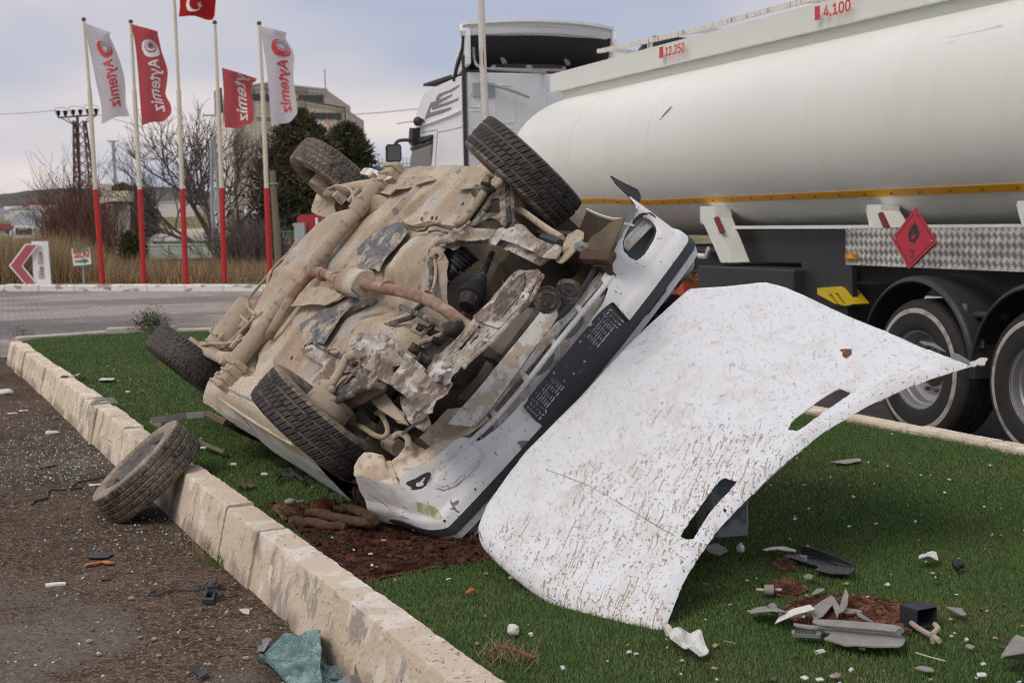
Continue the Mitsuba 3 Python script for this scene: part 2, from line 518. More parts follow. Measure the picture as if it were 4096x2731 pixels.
GREEN = ((0.072, 0.140, 0.042), (0.135, 0.220, 0.070), (0.27, 0.22, 0.11))
turf_zone = BED.buffer(-0.01)
for s_ in SOIL[:2]:
 turf_zone = turf_zone.difference(s_.buffer(-0.015))
m_, c_ = merge_blades([
 blades(330000, (-0.9, 3.0, 2.6, 5.4), 0.007, 0.018, 0.0034, 31, turf_zone, bed_z, GREEN),
 blades(330000, (-2.4, 5.4, 3.2, 8.6), 0.008, 0.019, 0.0050, 32, turf_zone, bed_z, GREEN),
 blades(260000, (-5.6, 8.6, 2.2, 16.2), 0.010, 0.021, 0.0085, 33, turf_zone, bed_z, GREEN)])
solo('turf_grass', m_, 'm_leaf', 'short green grass covering the raised bed', 'grass', kind='stuff', smooth=False, color=c_)


# ------------------------------------------------------------------ stones, glass crumbs, soil clods
def scatter(pts, size, seed, squash=0.7, kind='rock'):
 rng = np.random.default_rng(seed)
 base = trimesh.creation.icosahedron() if kind == 'rock' else trimesh.creation.box((1.3, 1.0, 0.9))
 bv, bf = np.array(base.vertices), np.array(base.faces)
 bv = bv / np.abs(bv).max()
 n, k = len(pts), len(bv)
 R = np.array([trimesh.transformations.random_rotation_matrix(rng.uniform(0, 1, 3))[:3, :3] for _ in range(64)])[rng.integers(0, 64, n)]
 v = bv[None] * (1 + rng.normal(0, 0.16, (n, k, 1)))
 v = np.einsum('nij,nkj->nki', R, v) * (np.asarray(size)[:, None, None]) * np.array([1, 1, squash]) + np.asarray(pts)[:, None, :]
 f = (bf[None] + (np.arange(n) * k)[:, None, None]).reshape(-1, 3)
 return (v.reshape(-1, 3), f), k


def road_points(n, seed, y0=2.9, y1=12, dens=1.0):
 rng = np.random.default_rng(seed)
 y = y0 + (y1 - y0) * rng.uniform(0, 1, n) ** 1.9
 x = rng.uniform(-0.40 * y - 0.2, 0.3, n)
 ok = (x * KN[0] + y * KN[1]) < T_OUT - 0.06
 return x[ok], y[ok], rng


x, y, r_ = road_points(26000, 41)
keep = (meshkit.fbm(np.stack([x * 1.4, y * 1.4, x * 0], -1), 3, 4) + r_.uniform(-0.25, 0.25, len(x)) + 0.10 * ((x * KN[0] + y * KN[1]) > 0.6)) > 0.45
x, y = x[keep], y[keep]
sz = np.clip(r_.lognormal(-6.1, 0.45, len(x)), 0.0012, 0.009)
m_, k_ = scatter(np.stack([x, y, sz * 0.35], 1), sz, 42)
tone = r_.uniform(0, 1, (len(x), 1))
c_ = np.where(r_.uniform(0, 1, (len(x), 1)) < 0.25, np.array([0.30, 0.25, 0.20]), np.array([0.125, 0.098, 0.078])) * (0.55 + 0.8 * tone)
solo('gravel', m_, 'm_vcol', 'loose gravel and grit scattered over the brown dirt of the road', 'gravel', kind='stuff', smooth=False, color=np.repeat(c_, k_, 0))

scene['m_crumb'] = {'type': 'twosided', 'bsdf': {'type': 'principled', 'base_color': VCOL, 'roughness': 0.10, 'specular': 0.9, 'clearcoat': 0.6}}
x, y, r_ = road_points(5200, 51, 2.9, 14)
t_ = x * KN[0] + y * KN[1]
s_ = x * KD[0] + y * KD[1]
keep = r_.uniform(0, 1, len(x)) < np.clip(0.20 + 0.5 * np.exp(-((t_ - 1.0) / 0.35) ** 2) * np.exp(-((s_ - 8.4) / 2.4) ** 2) + 0.5 * (meshkit.fbm(np.stack([x * 2, y * 2, x * 0], -1), 3, 14) - 0.4), 0, 1)
x, y = x[keep], y[keep]
extra = []
for (px, py, sx, sy, n) in [(-1.02, 3.74, 0.42, 0.10, 420), (-0.62, 3.90, 0.16, 0.10, 170), (-2.55, 8.3, 0.20, 0.55, 520), (-2.95, 9.0, 0.30, 0.6, 420), (-1.75, 6.6, 0.2, 0.3, 130), (-3.6, 10.6, 0.3, 0.8, 260), (-1.20, 3.60, 0.3, 0.09, 200)]:
 extra.append(np.stack([RNG.normal(px, sx, n), RNG.normal(py, sy, n)], 1))
e_ = np.vstack(extra)
e_ = e_[(e_ @ KN) < T_OUT - 0.05]
x, y = np.r_[x, e_[:, 0]], np.r_[y, e_[:, 1]]
sz = RNG.uniform(0.0018, 0.0046, len(x))
m_, k_ = scatter(np.stack([x, y, sz * 0.7], 1), sz, 52, 0.8, 'box')
c_ = np.array([0.34, 0.53, 0.50]) * RNG.uniform(0.55, 1.5, (len(x), 1))
solo('glass_crumbs', m_, 'm_crumb', 'pale teal crumbs of shattered safety glass strewn over the road', 'broken glass', kind='stuff', smooth=False, color=np.repeat(np.clip(c_, 0, 0.9), k_, 0))

# crumbs, wood chips and specks on the turf
n = 900
y = 3.1 + 9 * RNG.uniform(0, 1, n) ** 1.6
x = RNG.uniform(-0.4 * y, 0.42 * y)
ok = shapely.contains_xy(BED.buffer(-0.03), x, y)
x, y = x[ok], y[ok]
sz = RNG.uniform(0.0025, 0.0075, len(x)) * np.where(RNG.uniform(0, 1, len(x)) < 0.06, 1.8, 1)
m_, k_ = scatter(np.stack([x, y, bed_z(x, y) + 0.014], 1), sz, 62, 0.6, 'box')
pal = np.array([[0.62, 0.60, 0.56], [0.42, 0.30, 0.16], [0.50, 0.62, 0.60], [0.10, 0.08, 0.06], [0.32, 0.22, 0.14]])
c_ = pal[RNG.integers(0, 5, len(x))]
solo('debris_specks', m_, 'm_vcol', 'small white and brown specks of debris sprinkled over the turf', 'debris', kind='stuff', smooth=False, color=np.repeat(c_, k_, 0))


def clods(name, regions, n, label, bs, seed):
 rng = np.random.default_rng(seed)
 P = []
 for g, m in zip(regions, n):
  x0, y0, x1, y1 = g.bounds
  x, y = rng.uniform(x0, x1, m * 3), rng.uniform(y0, y1, m * 3)
  k = shapely.contains_xy(g, x, y)
  P.append(np.stack([x[k][:m], y[k][:m]], 1))
 P = np.vstack(P)
 s = np.clip(rng.lognormal(-5.75, 0.5, len(P)), 0.002, 0.013)
 zz = bed_z(P[:, 0], P[:, 1]) + 0.010
 inh = shapely.contains_xy(heap, P[:, 0], P[:, 1])
 zz = np.where(inh, heap_z(P[:, 0], P[:, 1]), zz)
 m, k = scatter(np.column_stack([P, zz + s * 0.3]), s, seed, 0.8)
 solo(name, m, bs, label, 'soil', kind='stuff', smooth=False)


clods('soil_clods', [dig.buffer(0.02)], [3600], 'dark red clods on the bare soil under the bumper', 'm_soil', 71)
clods('red_soil_clods', [heap.buffer(0.03), SOIL[2], SOIL[3]], [1100, 420, 220], 'loose reddish clods around the soil heap and the black plastic tray', 'm_redsoil', 72)


# ------------------------------------------------------------------ kerbs
def kerb_color(p, n, uv):
 a = fbm(p.x * 11, p.y * 11, p.z * 6, 4)
 b = noise(p.x * 70, p.y * 70, p.z * 40)
 c = mix((0.50, 0.405, 0.300), (0.62, 0.535, 0.425), fbm(p.x * 3, p.y * 3, p.z * 3, 3))
 c = mix(c, (0.70, 0.65, 0.59), smoothstep(0.55, 0.72, fbm(p.x * 13 + 5, p.y * 13, p.z * 9, 3)) * 0.7)
 bare = smoothstep(0.56, 0.66, a + 0.16 * (b - 0.5)) * (1 - 0.75 * smoothstep(0.3, 0.9, n.z)) * 0.8
 c = mix(c, mix((0.25, 0.215, 0.185), (0.36, 0.325, 0.29), b), bare)
 pit = smoothstep(0.80, 0.88, noise(p.x * 105, p.y * 105, p.z * 105))
 c = mix(c, (0.13, 0.11, 0.095), pit * 0.7)
 splash = smoothstep(0.085, 0.03, p.z + 0.07 * (fbm(p.x * 9, p.y * 9, 0.5, 3) - 0.5)) * smoothstep(0.35, 0.65, fbm(p.x * 5, p.y * 5, 8.0, 3)) * (1 - smoothstep(0.5, 0.9, n.z))
 return mix(c, (0.20, 0.165, 0.135), splash * 0.7)


def kerb_bump(p, n, uv):
 return noise(p.x * 90, p.y * 90, p.z * 90) * 0.004 + fbm(p.x * 30, p.y * 30, p.z * 30, 2) * 0.004


mat('m_kerb', kerb_color, 0.9, bump=kerb_bump, spec=0.25)
kerb = 'kerb'
labels[kerb] = {'kind': 'structure', 'label': 'cream painted concrete kerb along the front of the grass bed'}
s0, L = 0.60, 0.515
edges = [s0 + L * k for k in range(-8, 30)]
edges = [e + RNG.normal(0, 0.012) for e in edges if e < 15.3] + [15.46]
put('kerb__mortar_core', prism([tuple(kp(edges[0], T_OUT + 0.025)), tuple(kp(edges[-1], T_OUT + 0.025)), tuple(kp(edges[-1], T_IN - 0.02)), tuple(kp(edges[0], T_IN - 0.02))], -0.1, 0.205), 'm_dirt')
for a, b in zip(edges[:-1], edges[1:]):
 g = 0.0035
 dz, dt = RNG.normal(0, 0.005), RNG.normal(0, 0.005)
 prof = [(-0.055, -0.12), (-0.050, 0.01), (-0.010, 0.19), (-0.001, 0.224), (0.007, 0.230), (T_IN - T_OUT - 0.007, 0.231), (T_IN - T_OUT, 0.224), (T_IN - T_OUT, -0.12)]
 near = 4.0 < a + 3 < 9.5
 nn = 26 if a < 7 else 12
 ss = np.linspace(a + g, b - g, nn)
 pr = np.array(prof)
 pr = np.vstack([pr[i] + (pr[(i + 1) % len(pr)] - pr[i]) * t for i in range(len(pr)) for t in np.linspace(0, 1, 9 if i in (1, 4) else 3, endpoint=False)])
 P = np.array([[np.append(kp(s, T_OUT + q[0] + dt), q[1] + dz) for q in pr] for s in ss])
 # closed section: wrap, then caps
 n_, m_ = P.shape[:2]
 v = P.reshape(-1, 3)
 i, j = np.meshgrid(np.arange(n_ - 1), np.arange(m_), indexing='ij')
 q = np.stack([i * m_ + j, i * m_ + (j + 1) % m_, (i + 1) * m_ + (j + 1) % m_, (i + 1) * m_ + j], -1).reshape(-1, 4)
 cap = sg.Polygon(pr)
 ci = np.arange(m_)
 cv = np.vstack([P[0].mean(0), P[-1].mean(0)])
 f = np.vstack([tris(q), np.stack([(ci + 1) % m_, ci, np.full(m_, n_ * m_)], 1), np.stack([(n_ - 1) * m_ + ci, (n_ - 1) * m_ + (ci + 1) % m_, np.full(m_, n_ * m_ + 1)], 1)])
 vv = np.vstack([v, cv])
 nz = (2 * meshkit.fbm(vv * 26, 3, 5) - 1) * 0.0035 + (2 * meshkit.fbm(vv * 90, 2, 6) - 1) * 0.0016
 vv[:, 0] += nz * KN[0]
 vv[:, 1] += nz * KN[1]
 vv[:, 2] += nz * 0.8
 put('kerb__block', (vv, f), 'm_kerb', smooth=40)

# low edging at the far end and along the lot
mat('m_edging', lambda p, n, uv: mix((0.40, 0.35, 0.31), (0.56, 0.51, 0.46), fbm(p.x * 9, p.y * 9, p.z * 9, 3)), 0.9, spec=0.2)
key = fresh('bed_edging')
labels[key] = {'kind': 'structure', 'label': 'low pale concrete edging round the far side of the bed'}
run = [(-5.5, 15.38), (-4.68, 16.02), (-3.9, 16.13), (-3.05, 16.19), (-2.3, 16.18), (-1.55, 16.12)]
for k, (p, q) in enumerate(zip(run[:-1], run[1:])):
 p, q = np.array(p), np.array(q)
 u = (q - p) / np.linalg.norm(q - p)
 put(key + '__edge_stone', rough(beam((*(p + u * 0.01), 0.09), (*(q - u * 0.01), 0.09), 0.12, 0.26 + (0.07 if k == 1 else 0), bevel=0.012).subdivide(), 0.004, 6), 'm_edging')
for k in range(26):
 a, b = -3 + k * 0.6, -3 + k * 0.6 + 0.592
 if b > 13.6:
  break
 p, q = kp(a, T_RIGHT + 0.075), kp(b, T_RIGHT + 0.075)
 put(key + '__edge_stone', rough(beam((*p, -0.05), (*q, -0.05), 0.15, 0.54 + RNG.normal(0, 0.008), bevel=0.012).subdivide().subdivide(), 0.005, 6, k), 'm_kerb')


def white_kerb_color(p, n, uv):
 c = mix((0.66, 0.63, 0.60), (0.80, 0.78, 0.75), fbm(p.x * 3, p.y * 3, p.z * 3, 3))
 return mix(c, (0.22, 0.19, 0.17), smoothstep(0.57, 0.66, fbm(p.x * 4.0, p.y * 4.0, p.z * 9, 4)) * 0.8)


mat('m_white_kerb', white_kerb_color, 0.85, spec=0.3)
key = fresh('far_kerb')
labels[key] = {'kind': 'structure', 'label': 'white painted kerb on the far side of the forecourt'}
a, b = np.array([-18.0, 34.6]), np.array([8.0, 24.5])
LL = np.linalg.norm(b - a)
u = (b - a) / LL
for k in range(int(LL / 0.98)):
 if k == 5:
  continue
 p, q = a + u * (k * 0.98), a + u * (k * 0.98 + 0.965)
 put(key + '__block', rough(beam((*p, 0.0), (*q, 0.0), 0.22, 0.28 + RNG.normal(0, 0.012), bevel=0.025).subdivide().subdivide(), 0.008, 4, k), 'm_white_kerb')
# ------------------------------------------------------------------ background: hills, town, buildings
mat('m_hill', lambda p, n, uv: mix((0.060, 0.058, 0.060), (0.125, 0.115, 0.105), fbm(p.x * 0.004, p.y * 0.002, p.z * 0.012, 4)), 0.95, spec=0.05)
ridge = np.array([(-3804.727,195.369),(-3537.056,200.683),(-3269.597,202.454),(-3197.829,211.665),(-3135.11,218.395),(-3064.204,210.779),(-3001.711,213.081),(-2876.053,231.852),(-2803.921,249.908),(-2732.311,257.34),(-2679.161,250.969),(-2591.124,227.956),(-2510.375,240.526),(-2438.624,251.5),(-2367.575,246.544),(-2287.768,237.87),(-2162.416,253.092),(-2020.427,239.639),(-1843.663,202.45),(-1577.744,161.689),(-954.797,122.668),(-63.449,96.045),(1363.701,58.749)])
rx = np.linspace(ridge[0, 0], ridge[-1, 0], 150)
rz = np.interp(rx, ridge[:, 0], ridge[:, 1])
rows = []
for t in np.linspace(0, 1, 26):
 k = 0.5 - 0.5 * np.cos(np.pi * t)
 rows.append(np.stack([rx, np.full_like(rx, 5200 + 3800 * t), 50 + (rz + (meshkit.fbm(np.stack([rx * 0.003, rx * 0 + t * 7, rx * 0], -1), 4, 3) - 0.5) * 90 * np.sin(np.pi * t) - 50) * k], -1))
rows.append(np.stack([rx, np.full_like(rx, 11000.0), rz * 0 + 30], -1))
structure('hills', grid_mesh(np.array(rows)[:, ::-1]), 'm_hill', label='bare blue-grey hills on the horizon', smooth=True)

for nm, c, r in [('m_pale_wall', (0.62, 0.60, 0.57), 0.9), ('m_pink_wall', (0.52, 0.37, 0.32), 0.9), ('m_white', (0.76, 0.76, 0.75), 0.5), ('m_red_roof', (0.30, 0.075, 0.065), 0.8), ('m_grey_metal', (0.36, 0.38, 0.41), 0.5),
                 ('m_dark_glass', (0.035, 0.042, 0.052), 0.15), ('m_black', (0.016, 0.016, 0.017), 0.55), ('m_galv', (0.34, 0.37, 0.39), 0.55), ('m_red', (0.46, 0.022, 0.022), 0.42), ('m_cream', (0.66, 0.60, 0.47), 0.6),
                 ('m_lattice', (0.115, 0.072, 0.062), 0.85), ('m_concrete', (0.42, 0.39, 0.35), 0.95), ('m_green', (0.03, 0.23, 0.075), 0.6), ('m_wood', (0.12, 0.085, 0.062), 0.95), ('m_darkred', (0.22, 0.04, 0.042), 0.7),
                 ('m_blue', (0.10, 0.20, 0.34), 0.6), ('m_orange', (0.60, 0.22, 0.03), 0.5), ('m_teal_print', (0.02, 0.30, 0.24), 0.6), ('m_red_print', (0.62, 0.06, 0.06), 0.55), ('m_red_faded', (0.44, 0.10, 0.125), 0.5)]:
 mat(nm, c, r)


def clad_color(p, n, uv):
 w = dr.abs(dr.sin(p.x * 9.0)) * 0.12
 st = smoothstep(0.45, 0.7, fbm(p.x * 1.6, p.z * 0.16, 0.0, 4))
 c = mix((0.53, 0.475, 0.40), (0.36, 0.315, 0.26), st)
 return c * (1 - w)


mat('m_cladding', clad_color, 0.9, spec=0.15)
n_house = 0
for k in range(70):
 left = k < 46
 u = RNG.uniform(-0.372, -0.327) if left else RNG.uniform(-0.272, -0.226)
 Y = RNG.uniform(1500, 3600)
 x = u * Y
 w, h = RNG.uniform(14, 46), RNG.uniform(7, 17)
 z = -0.42 + (Y - 40) * 0.0012 + (Y - 500) * 0.010
 t = thing('town_house', ('pale building far off at the foot of the hills, left of the pylon' if left else 'pale building far off behind the bare tree, below the hills'), 'building', 'distant town buildings left' if left else 'distant town buildings right')
 put(t + '__wall', box(w, 14, h, (x, Y, z + h / 2)), ['m_pale_wall', 'm_pale_wall', 'm_pink_wall'][k % 3], exact=True)
 put(t + '__roof', prism([(-w / 2 - .5, 0), (w / 2 + .5, 0), (w / 2 - 3, 3.2), (-w / 2 + 3, 3.2)], -7.5, 7.5, M=frame((x, Y, z + h), x=(1, 0, 0), y=(0, 0, 1))), ['m_red_roof', 'm_grey_metal', 'm_white'][k % 3], exact=True)


def slab(pts, y0, depth, M=None):
 """A wall traced on the upright plane y = y0, with its real depth behind it."""
 m = prism(pts, -depth, 0.0, M=frame((0, y0, 0), x=(1, 0, 0), y=(0, 0, 1)))
 return m


# feed mill with the round emblem
t = thing('feed_mill', 'tall beige clad mill with dark window strips and a round emblem behind the trees', 'building')
put(t + '__main_block', slab([(-21.331,11.85),(-19.852,12.22),(-18.729,12.354),(-14.03,11.762),(-14.421,-1.129),(-21.809,-0.981)], 110, 16), 'm_cladding')
put(t + '__annex', slab([(-16.314,10.995),(-12.558,10.255),(-12.874,-1.134),(-16.716,-1.057)], 109, 14), 'm_cladding')
lw = np.array([*[(-21.331,110,11.85)], *[(-25.365,122,12.311),(-25.885,122,-1.207)], *[(-21.809,110,-0.981)]])
put(t + '__side_wall', thicken(trimesh.Trimesh(lw, [[0, 1, 2], [0, 2, 3]], process=False), 0.3), 'm_pale_wall', smooth=False)
for a in [[(-19.849,11.612),(-19.158,11.555),(-19.174,11.113),(-19.865,11.156)], [(-18.956,11.565),(-18.582,11.544),(-18.598,11.088),(-18.972,11.109)], [(-16.27,11.409),(-14.342,11.371),(-14.36,10.806),(-16.284,10.985)]]:
 w = put(t + '__window', slab(a, 109.85, 0.2), 'm_dark_glass', smooth=False)
for a in [[(-15.817,9.986),(-15.102,9.972),(-15.116,9.547),(-15.83,9.589)], [(-15.03,9.963),(-14.044,9.936),(-14.058,9.505),(-15.044,9.538)], [(-13.972,9.935),(-13.472,9.918),(-13.486,9.486),(-13.986,9.503)], [(-13.401,9.917),(-12.9,9.9),(-12.913,9.468),(-13.414,9.485)]]:
 put(t + '__window', slab(a, 108.85, 0.2), 'm_dark_glass', smooth=False)
for a in [[(-23.981,116,11.365), (-23.047,114,11.479)], ]:
 put(t + '__window', beam(np.array(a[0]) - [0, .3, 0], np.array(a[1]) - [0, .3, 0], 0.15, 2.0), 'm_dark_glass', smooth=False)
put(t + '__roof_edge', tube([(-16.267,108.7,11.01),(-14.424,108.7,10.628),(-12.537,108.7,10.259),(-12.536,108.7,9.354),(-12.579,108.7,7.442)], 0.07, 5, 1), 'm_wood')
put(t + '__roof_edge', tube([(-21.23,109.6,11.854),(-19.779,109.6,12.209),(-18.66,109.6,12.343),(-13.992,109.6,11.753),(-14.021,109.6,10.374)], 0.12, 5, 1), 'm_grey_metal')
put(t + '__aerial', tube([(-14.109,109.6,11.713),(-14.124,109.6,12.58),(-14.129,109.6,13.36)], 0.05, 5, 1), 'm_grey_metal')
ec = np.array((-14.416,8.706))
em = t + '__emblem'
put(em, prism(sg.Point(*ec).buffer(0.60), -0.12, 0.0, M=frame((0, 108.5, 0), x=(1, 0, 0), y=(0, 0, 1))), 'm_white', exact=True)
ring = sg.Point(*ec).buffer(0.70).difference(sg.Point(*ec).buffer(0.59))
ring = ring.difference(sg.box(ec[0] - .25, ec[1], ec[0] + .25, ec[1] + 1)).difference(sg.box(ec[0] - 0.1, ec[1] - 1, ec[0] + 0.1, ec[1]))
put(em + '__arc', prism(ring, 0.0, 0.06, M=frame((0, 108.5, 0), x=(1, 0, 0), y=(0, 0, 1))), 'm_orange')
for s in (-1, 1):
 leaf = [(ec[0] + 0.23 * s * q[0], ec[1] + 0.23 * q[1]) for q in [(0.15, -1.9), (0.3, -0.6), (1.0, 0.25), (1.9, 0.9), (1.5, 0.0), (0.95, -0.6), (0.75, -1.7)]]
 put(em + '__leaf', prism(leaf, 0.0, 0.05, M=frame((0, 108.45, 0), x=(1, 0, 0), y=(0, 0, 1))), 'm_teal_print')
put(t + '__panel_line', slab([(-21.486,6.63),(-18.754,6.547),(-18.757,6.475),(-21.489,6.558)], 109.8, 0.1), 'm_wood', smooth=False)
put(t + '__panel_line', slab([(-19.652,9.752),(-18.499,9.707),(-18.501,9.65),(-19.654,9.694)], 109.8, 0.1), 'm_wood', smooth=False)

# old house, shed and fence
t = thing('old_house', 'old plastered house with a grey hipped roof and red-brown door frames', 'house')
put(t + '__wall', slab([(-10.596,1.358),(-8.474,1.316),(-8.485,-0.076),(-10.649,-0.033)], 52, 6), 'm_pink_wall')
hp = np.array([*[(-10.544,51.6,1.315),(-8.376,51.6,1.228)], *[(-10.062,54.5,1.94),(-10.905,54.5,2.044)], *[(-9.069,58.5,1.296),(-11.238,58.5,2.026)]])
rf = put(t + '__roof', thicken(trimesh.Trimesh(hp, [[0, 1, 2], [0, 2, 3], [1, 4, 2]], process=False), 0.12), 'm_roof_tiles' if 'm_roof_tiles' in scene else mat('m_roof_tiles', lambda p, n, uv: mix((0.15, 0.13, 0.115), (0.24, 0.21, 0.185), noise(p.x * 6, p.y * 3, p.z * 14)) * (0.7 + 0.3 * dr.abs(dr.sin(p.x * 12))), 0.95, spec=0.1), smooth=False)
put(t + '__door', slab([(-9.928,1.118),(-9.672,1.113),(-9.674,0.452),(-9.941,0.457)], 51.9, 0.12), 'm_red_roof', smooth=False)
put(t + '__door__leaf', slab([(-9.862,1.04),(-9.706,1.037),(-9.711,0.455),(-9.878,0.458)], 51.8, 0.05), 'm_pale_wall', smooth=False)
for a, b in [([(-9.349,1.117),(-9.143,1.113),(-9.156,0.608),(-9.351,0.612)], [(-9.289,1.056),(-9.167,1.054),(-9.175,0.666),(-9.292,0.668)]), ([(-10.37,1.215),(-10.298,1.214),(-10.305,1.02),(-10.377,1.021)], [(-10.337,1.188),(-10.293,1.187),(-10.298,1.043),(-10.342,1.044)]), ([(-8.903,1.131),(-8.703,1.127),(-8.707,0.849),(-8.902,0.853)], [(-8.849,1.086),(-8.721,1.084),(-8.723,0.884),(-8.85,0.887)])]:
 w = put(t + '__window', slab(a, 51.9, 0.1), 'm_red_roof', smooth=False)
 put(w + '__pane', slab(b, 51.8, 0.05), 'm_dark_glass', smooth=False)
put(t + '__dish', trimesh.creation.icosphere(2, 0.42).apply_scale((1, 0.35, 0.8)), 'm_white', M=at(*(-9.346,51,1.733), ry=0.3))

t = thing('shed', 'low red-walled shed with a pale sheet-metal roof behind the fence', 'shed')
put(t + '__wall', slab([(-12.27,0.923),(-9.257,0.915),(-9.288,0.092),(-12.303,0.152)], 48, 4), 'm_darkred')
rp = np.array([*[(-11.99,47.6,0.914),(-10.432,47.6,0.913)], *[(-11.077,51,1.329),(-12.336,51,1.294)]])
put(t + '__roof', thicken(trimesh.Trimesh(rp, [[0, 1, 2], [0, 2, 3]], process=False), 0.06), mat('m_sheet_roof', lambda p, n, uv: mix((0.40, 0.36, 0.27), (0.52, 0.48, 0.39), fbm(p.x, p.y, p.z, 3)) * (0.8 + 0.2 * dr.abs(dr.sin(p.x * 16))), 0.7), smooth=False)
rp = np.array([*[(-12.318,47.6,1.007),(-11.977,47.6,0.913)], *[(-12.323,51,1.294),(-12.666,51,1.254)]])
put(t + '__roof', thicken(trimesh.Trimesh(rp, [[0, 1, 2], [0, 2, 3]], process=False), 0.06), 'm_galv', smooth=False)
rp = np.array([*[(-10.41,47.5,0.914),(-9.161,47.5,0.925)], *[(-9.739,50,1.204),(-10.863,50,1.266)]])
put(t + '__roof', thicken(trimesh.Trimesh(rp, [[0, 1, 2], [0, 2, 3]], process=False), 0.06), 'm_sheet_roof', smooth=False)

t = thing('fence', 'concrete garden wall topped with pale green mesh fence panels', 'fence')
put(t + '__base_wall', slab([(-11.602,0.409),(-8.365,0.396),(-8.394,-0.416),(-11.635,-0.351)], 44, 0.25), mat('m_fence_wall', lambda p, n, uv: mix((0.17, 0.155, 0.135), (0.29, 0.265, 0.235), fbm(p.x * 1.2, p.y, p.z * 2.4, 4)), 0.95, spec=0.1), smooth=False)
for a, b in [((68, 350), 0), ((352, 630), 0), ((630, 880), 0), ((880, 1110), 0)]:
 q = np.array([(-11.468,43.9,0.84),(-10.803,43.9,0.838),(-10.144,43.9,0.834),(-9.555,43.9,0.832),(-9.013,43.9,0.831)])
 break
lo = np.array([(-11.476,43.9,0.433),(-10.816,43.9,0.429),(-10.155,43.9,0.43),(-9.566,43.9,0.432),(-9.024,43.9,0.431)])
for k in range(5):
 put(t + '__post', beam(lo[k], q[k], 0.13), 'm_fencepaint' if k else mat('m_fencepaint', (0.40, 0.46, 0.40), 0.6), smooth=False)
for k in range(4):
 f = put(t + '__panel', [beam(lo[k], lo[k + 1], 0.07), beam(q[k], q[k + 1], 0.07)], 'm_fencepaint', smooth=False)
 wires = [beam(lo[k] + (lo[k + 1] - lo[k]) * s, q[k] + (q[k + 1] - q[k]) * s, 0.022) for s in np.linspace(0.04, 0.96, 26)] + [beam(lo[k] + (q[k] - lo[k]) * s, lo[k + 1] + (q[k + 1] - lo[k + 1]) * s, 0.018) for s in np.linspace(0.1, 0.9, 9)]
 put(f + '__mesh_wires', wires, 'm_fencepaint', kind='stuff', smooth=False)

t = thing('white_cabin', 'small white cabin with a bright green roof edge beside the old house', 'cabin')
put(t + '__wall', slab([(-7.469,1.114),(-6.941,1.103),(-6.951,0.058),(-7.482,0.069)], 46, 3), 'm_pale_wall', smooth=False)
put(t + '__roof_edge', slab([(-7.492,1.209),(-6.883,1.197),(-6.886,1.114),(-7.49,1.126)], 45.8, 3.4), 'm_green', smooth=False)

t = thing('red_cabinet', 'rounded red cabinet with a grey switch box on its side', 'cabinet')
rc = poly([(-4.258,1.498),(-4.244,1.543),(-4.183,1.589),(-3.89,1.586),(-3.763,1.563),(-3.773,1.024),(-4.254,1.034)])
put(t + '__shell', prism(rc, -0.6, 0, M=frame((0, 28, 0), x=(1, 0, 0), y=(0, 0, 1))), mat('m_cabinet_red', (0.36, 0.03, 0.04), 0.35))
put(t + '__pedestal', slab([(-4.246,1.032),(-3.824,1.024),(-3.858,-0.032),(-4.281,-0.024)], 28.1, 0.4), 'm_darkred', smooth=False)
b = put(t + '__switch_box', slab([(-4.282,1.424),(-4.082,1.426),(-4.08,1.035),(-4.277,1.031)], 27.75, 0.3), 'm_grey_metal', smooth=False)
put(b + '__warning_label', slab([(-4.273,1.113),(-4.21,1.112),(-4.209,1.055),(-4.272,1.053)], 27.74, 0.01), mat('m_yellow', (0.62, 0.46, 0.02), 0.5), smooth=False)
put(b + '__warning_label', slab([(-4.31,1.407),(-4.275,1.41),(-4.273,1.374),(-4.306,1.372)], 27.74, 0.05), 'm_yellow', smooth=False)
put(t + '__stripe', slab([(-6.612,5.855),(-6.61,5.855),(-6.61,5.853)] and [(-3.888,1.519),(-3.837,1.521),(-3.836,1.315),(-3.884,1.316)], 27.98, 0.02), 'm_white', smooth=False)

t = thing('ruined_building', 'ruined concrete building with a cream roof beam and broken wall edges', 'ruin')
put(t + '__wall', rough(slab([(-16.975,2.587),(-16.803,2.638),(-16.369,2.575),(-16.378,2.004),(-16.354,1.431),(-16.394,1.022),(-16.521,0.998),(-16.68,1.11),(-16.809,1.276),(-16.939,1.443),(-17.006,1.771)], 60, 0.4).subdivide().subdivide().subdivide(), 0.10, 1.2), 'm_concrete')
put(t + '__inner_wall', slab([(-18.133,2.526),(-17.538,2.57),(-17.567,0.655),(-18.218,0.668)], 62, 0.3), 'm_pink_wall', smooth=False)
put(t + '__roof_beam', slab([(-17.638,2.624),(-17.552,2.681),(-17.345,2.718),(-17.336,3.291),(-17.231,3.277),(-17.207,2.762),(-16.845,2.942),(-16.197,2.964),(-16.228,2.508),(-16.912,2.521),(-17.269,2.44),(-17.612,2.406)], 59.5, 1.2), 'm_cream', smooth=False)
put(t + '__window', slab([(-17.939,2.475),(-17.77,2.486),(-17.777,2.207),(-17.946,2.21)], 61.6, 0.1), 'm_wood', smooth=False)
put(t + '__pillar', rough(slab([(-17.316,1.065),(-17.217,1.118),(-17.217,0.514),(-17.368,0.517)], 60.3, 0.4).subdivide().subdivide(), 0.06, 2), 'm_pale_wall')

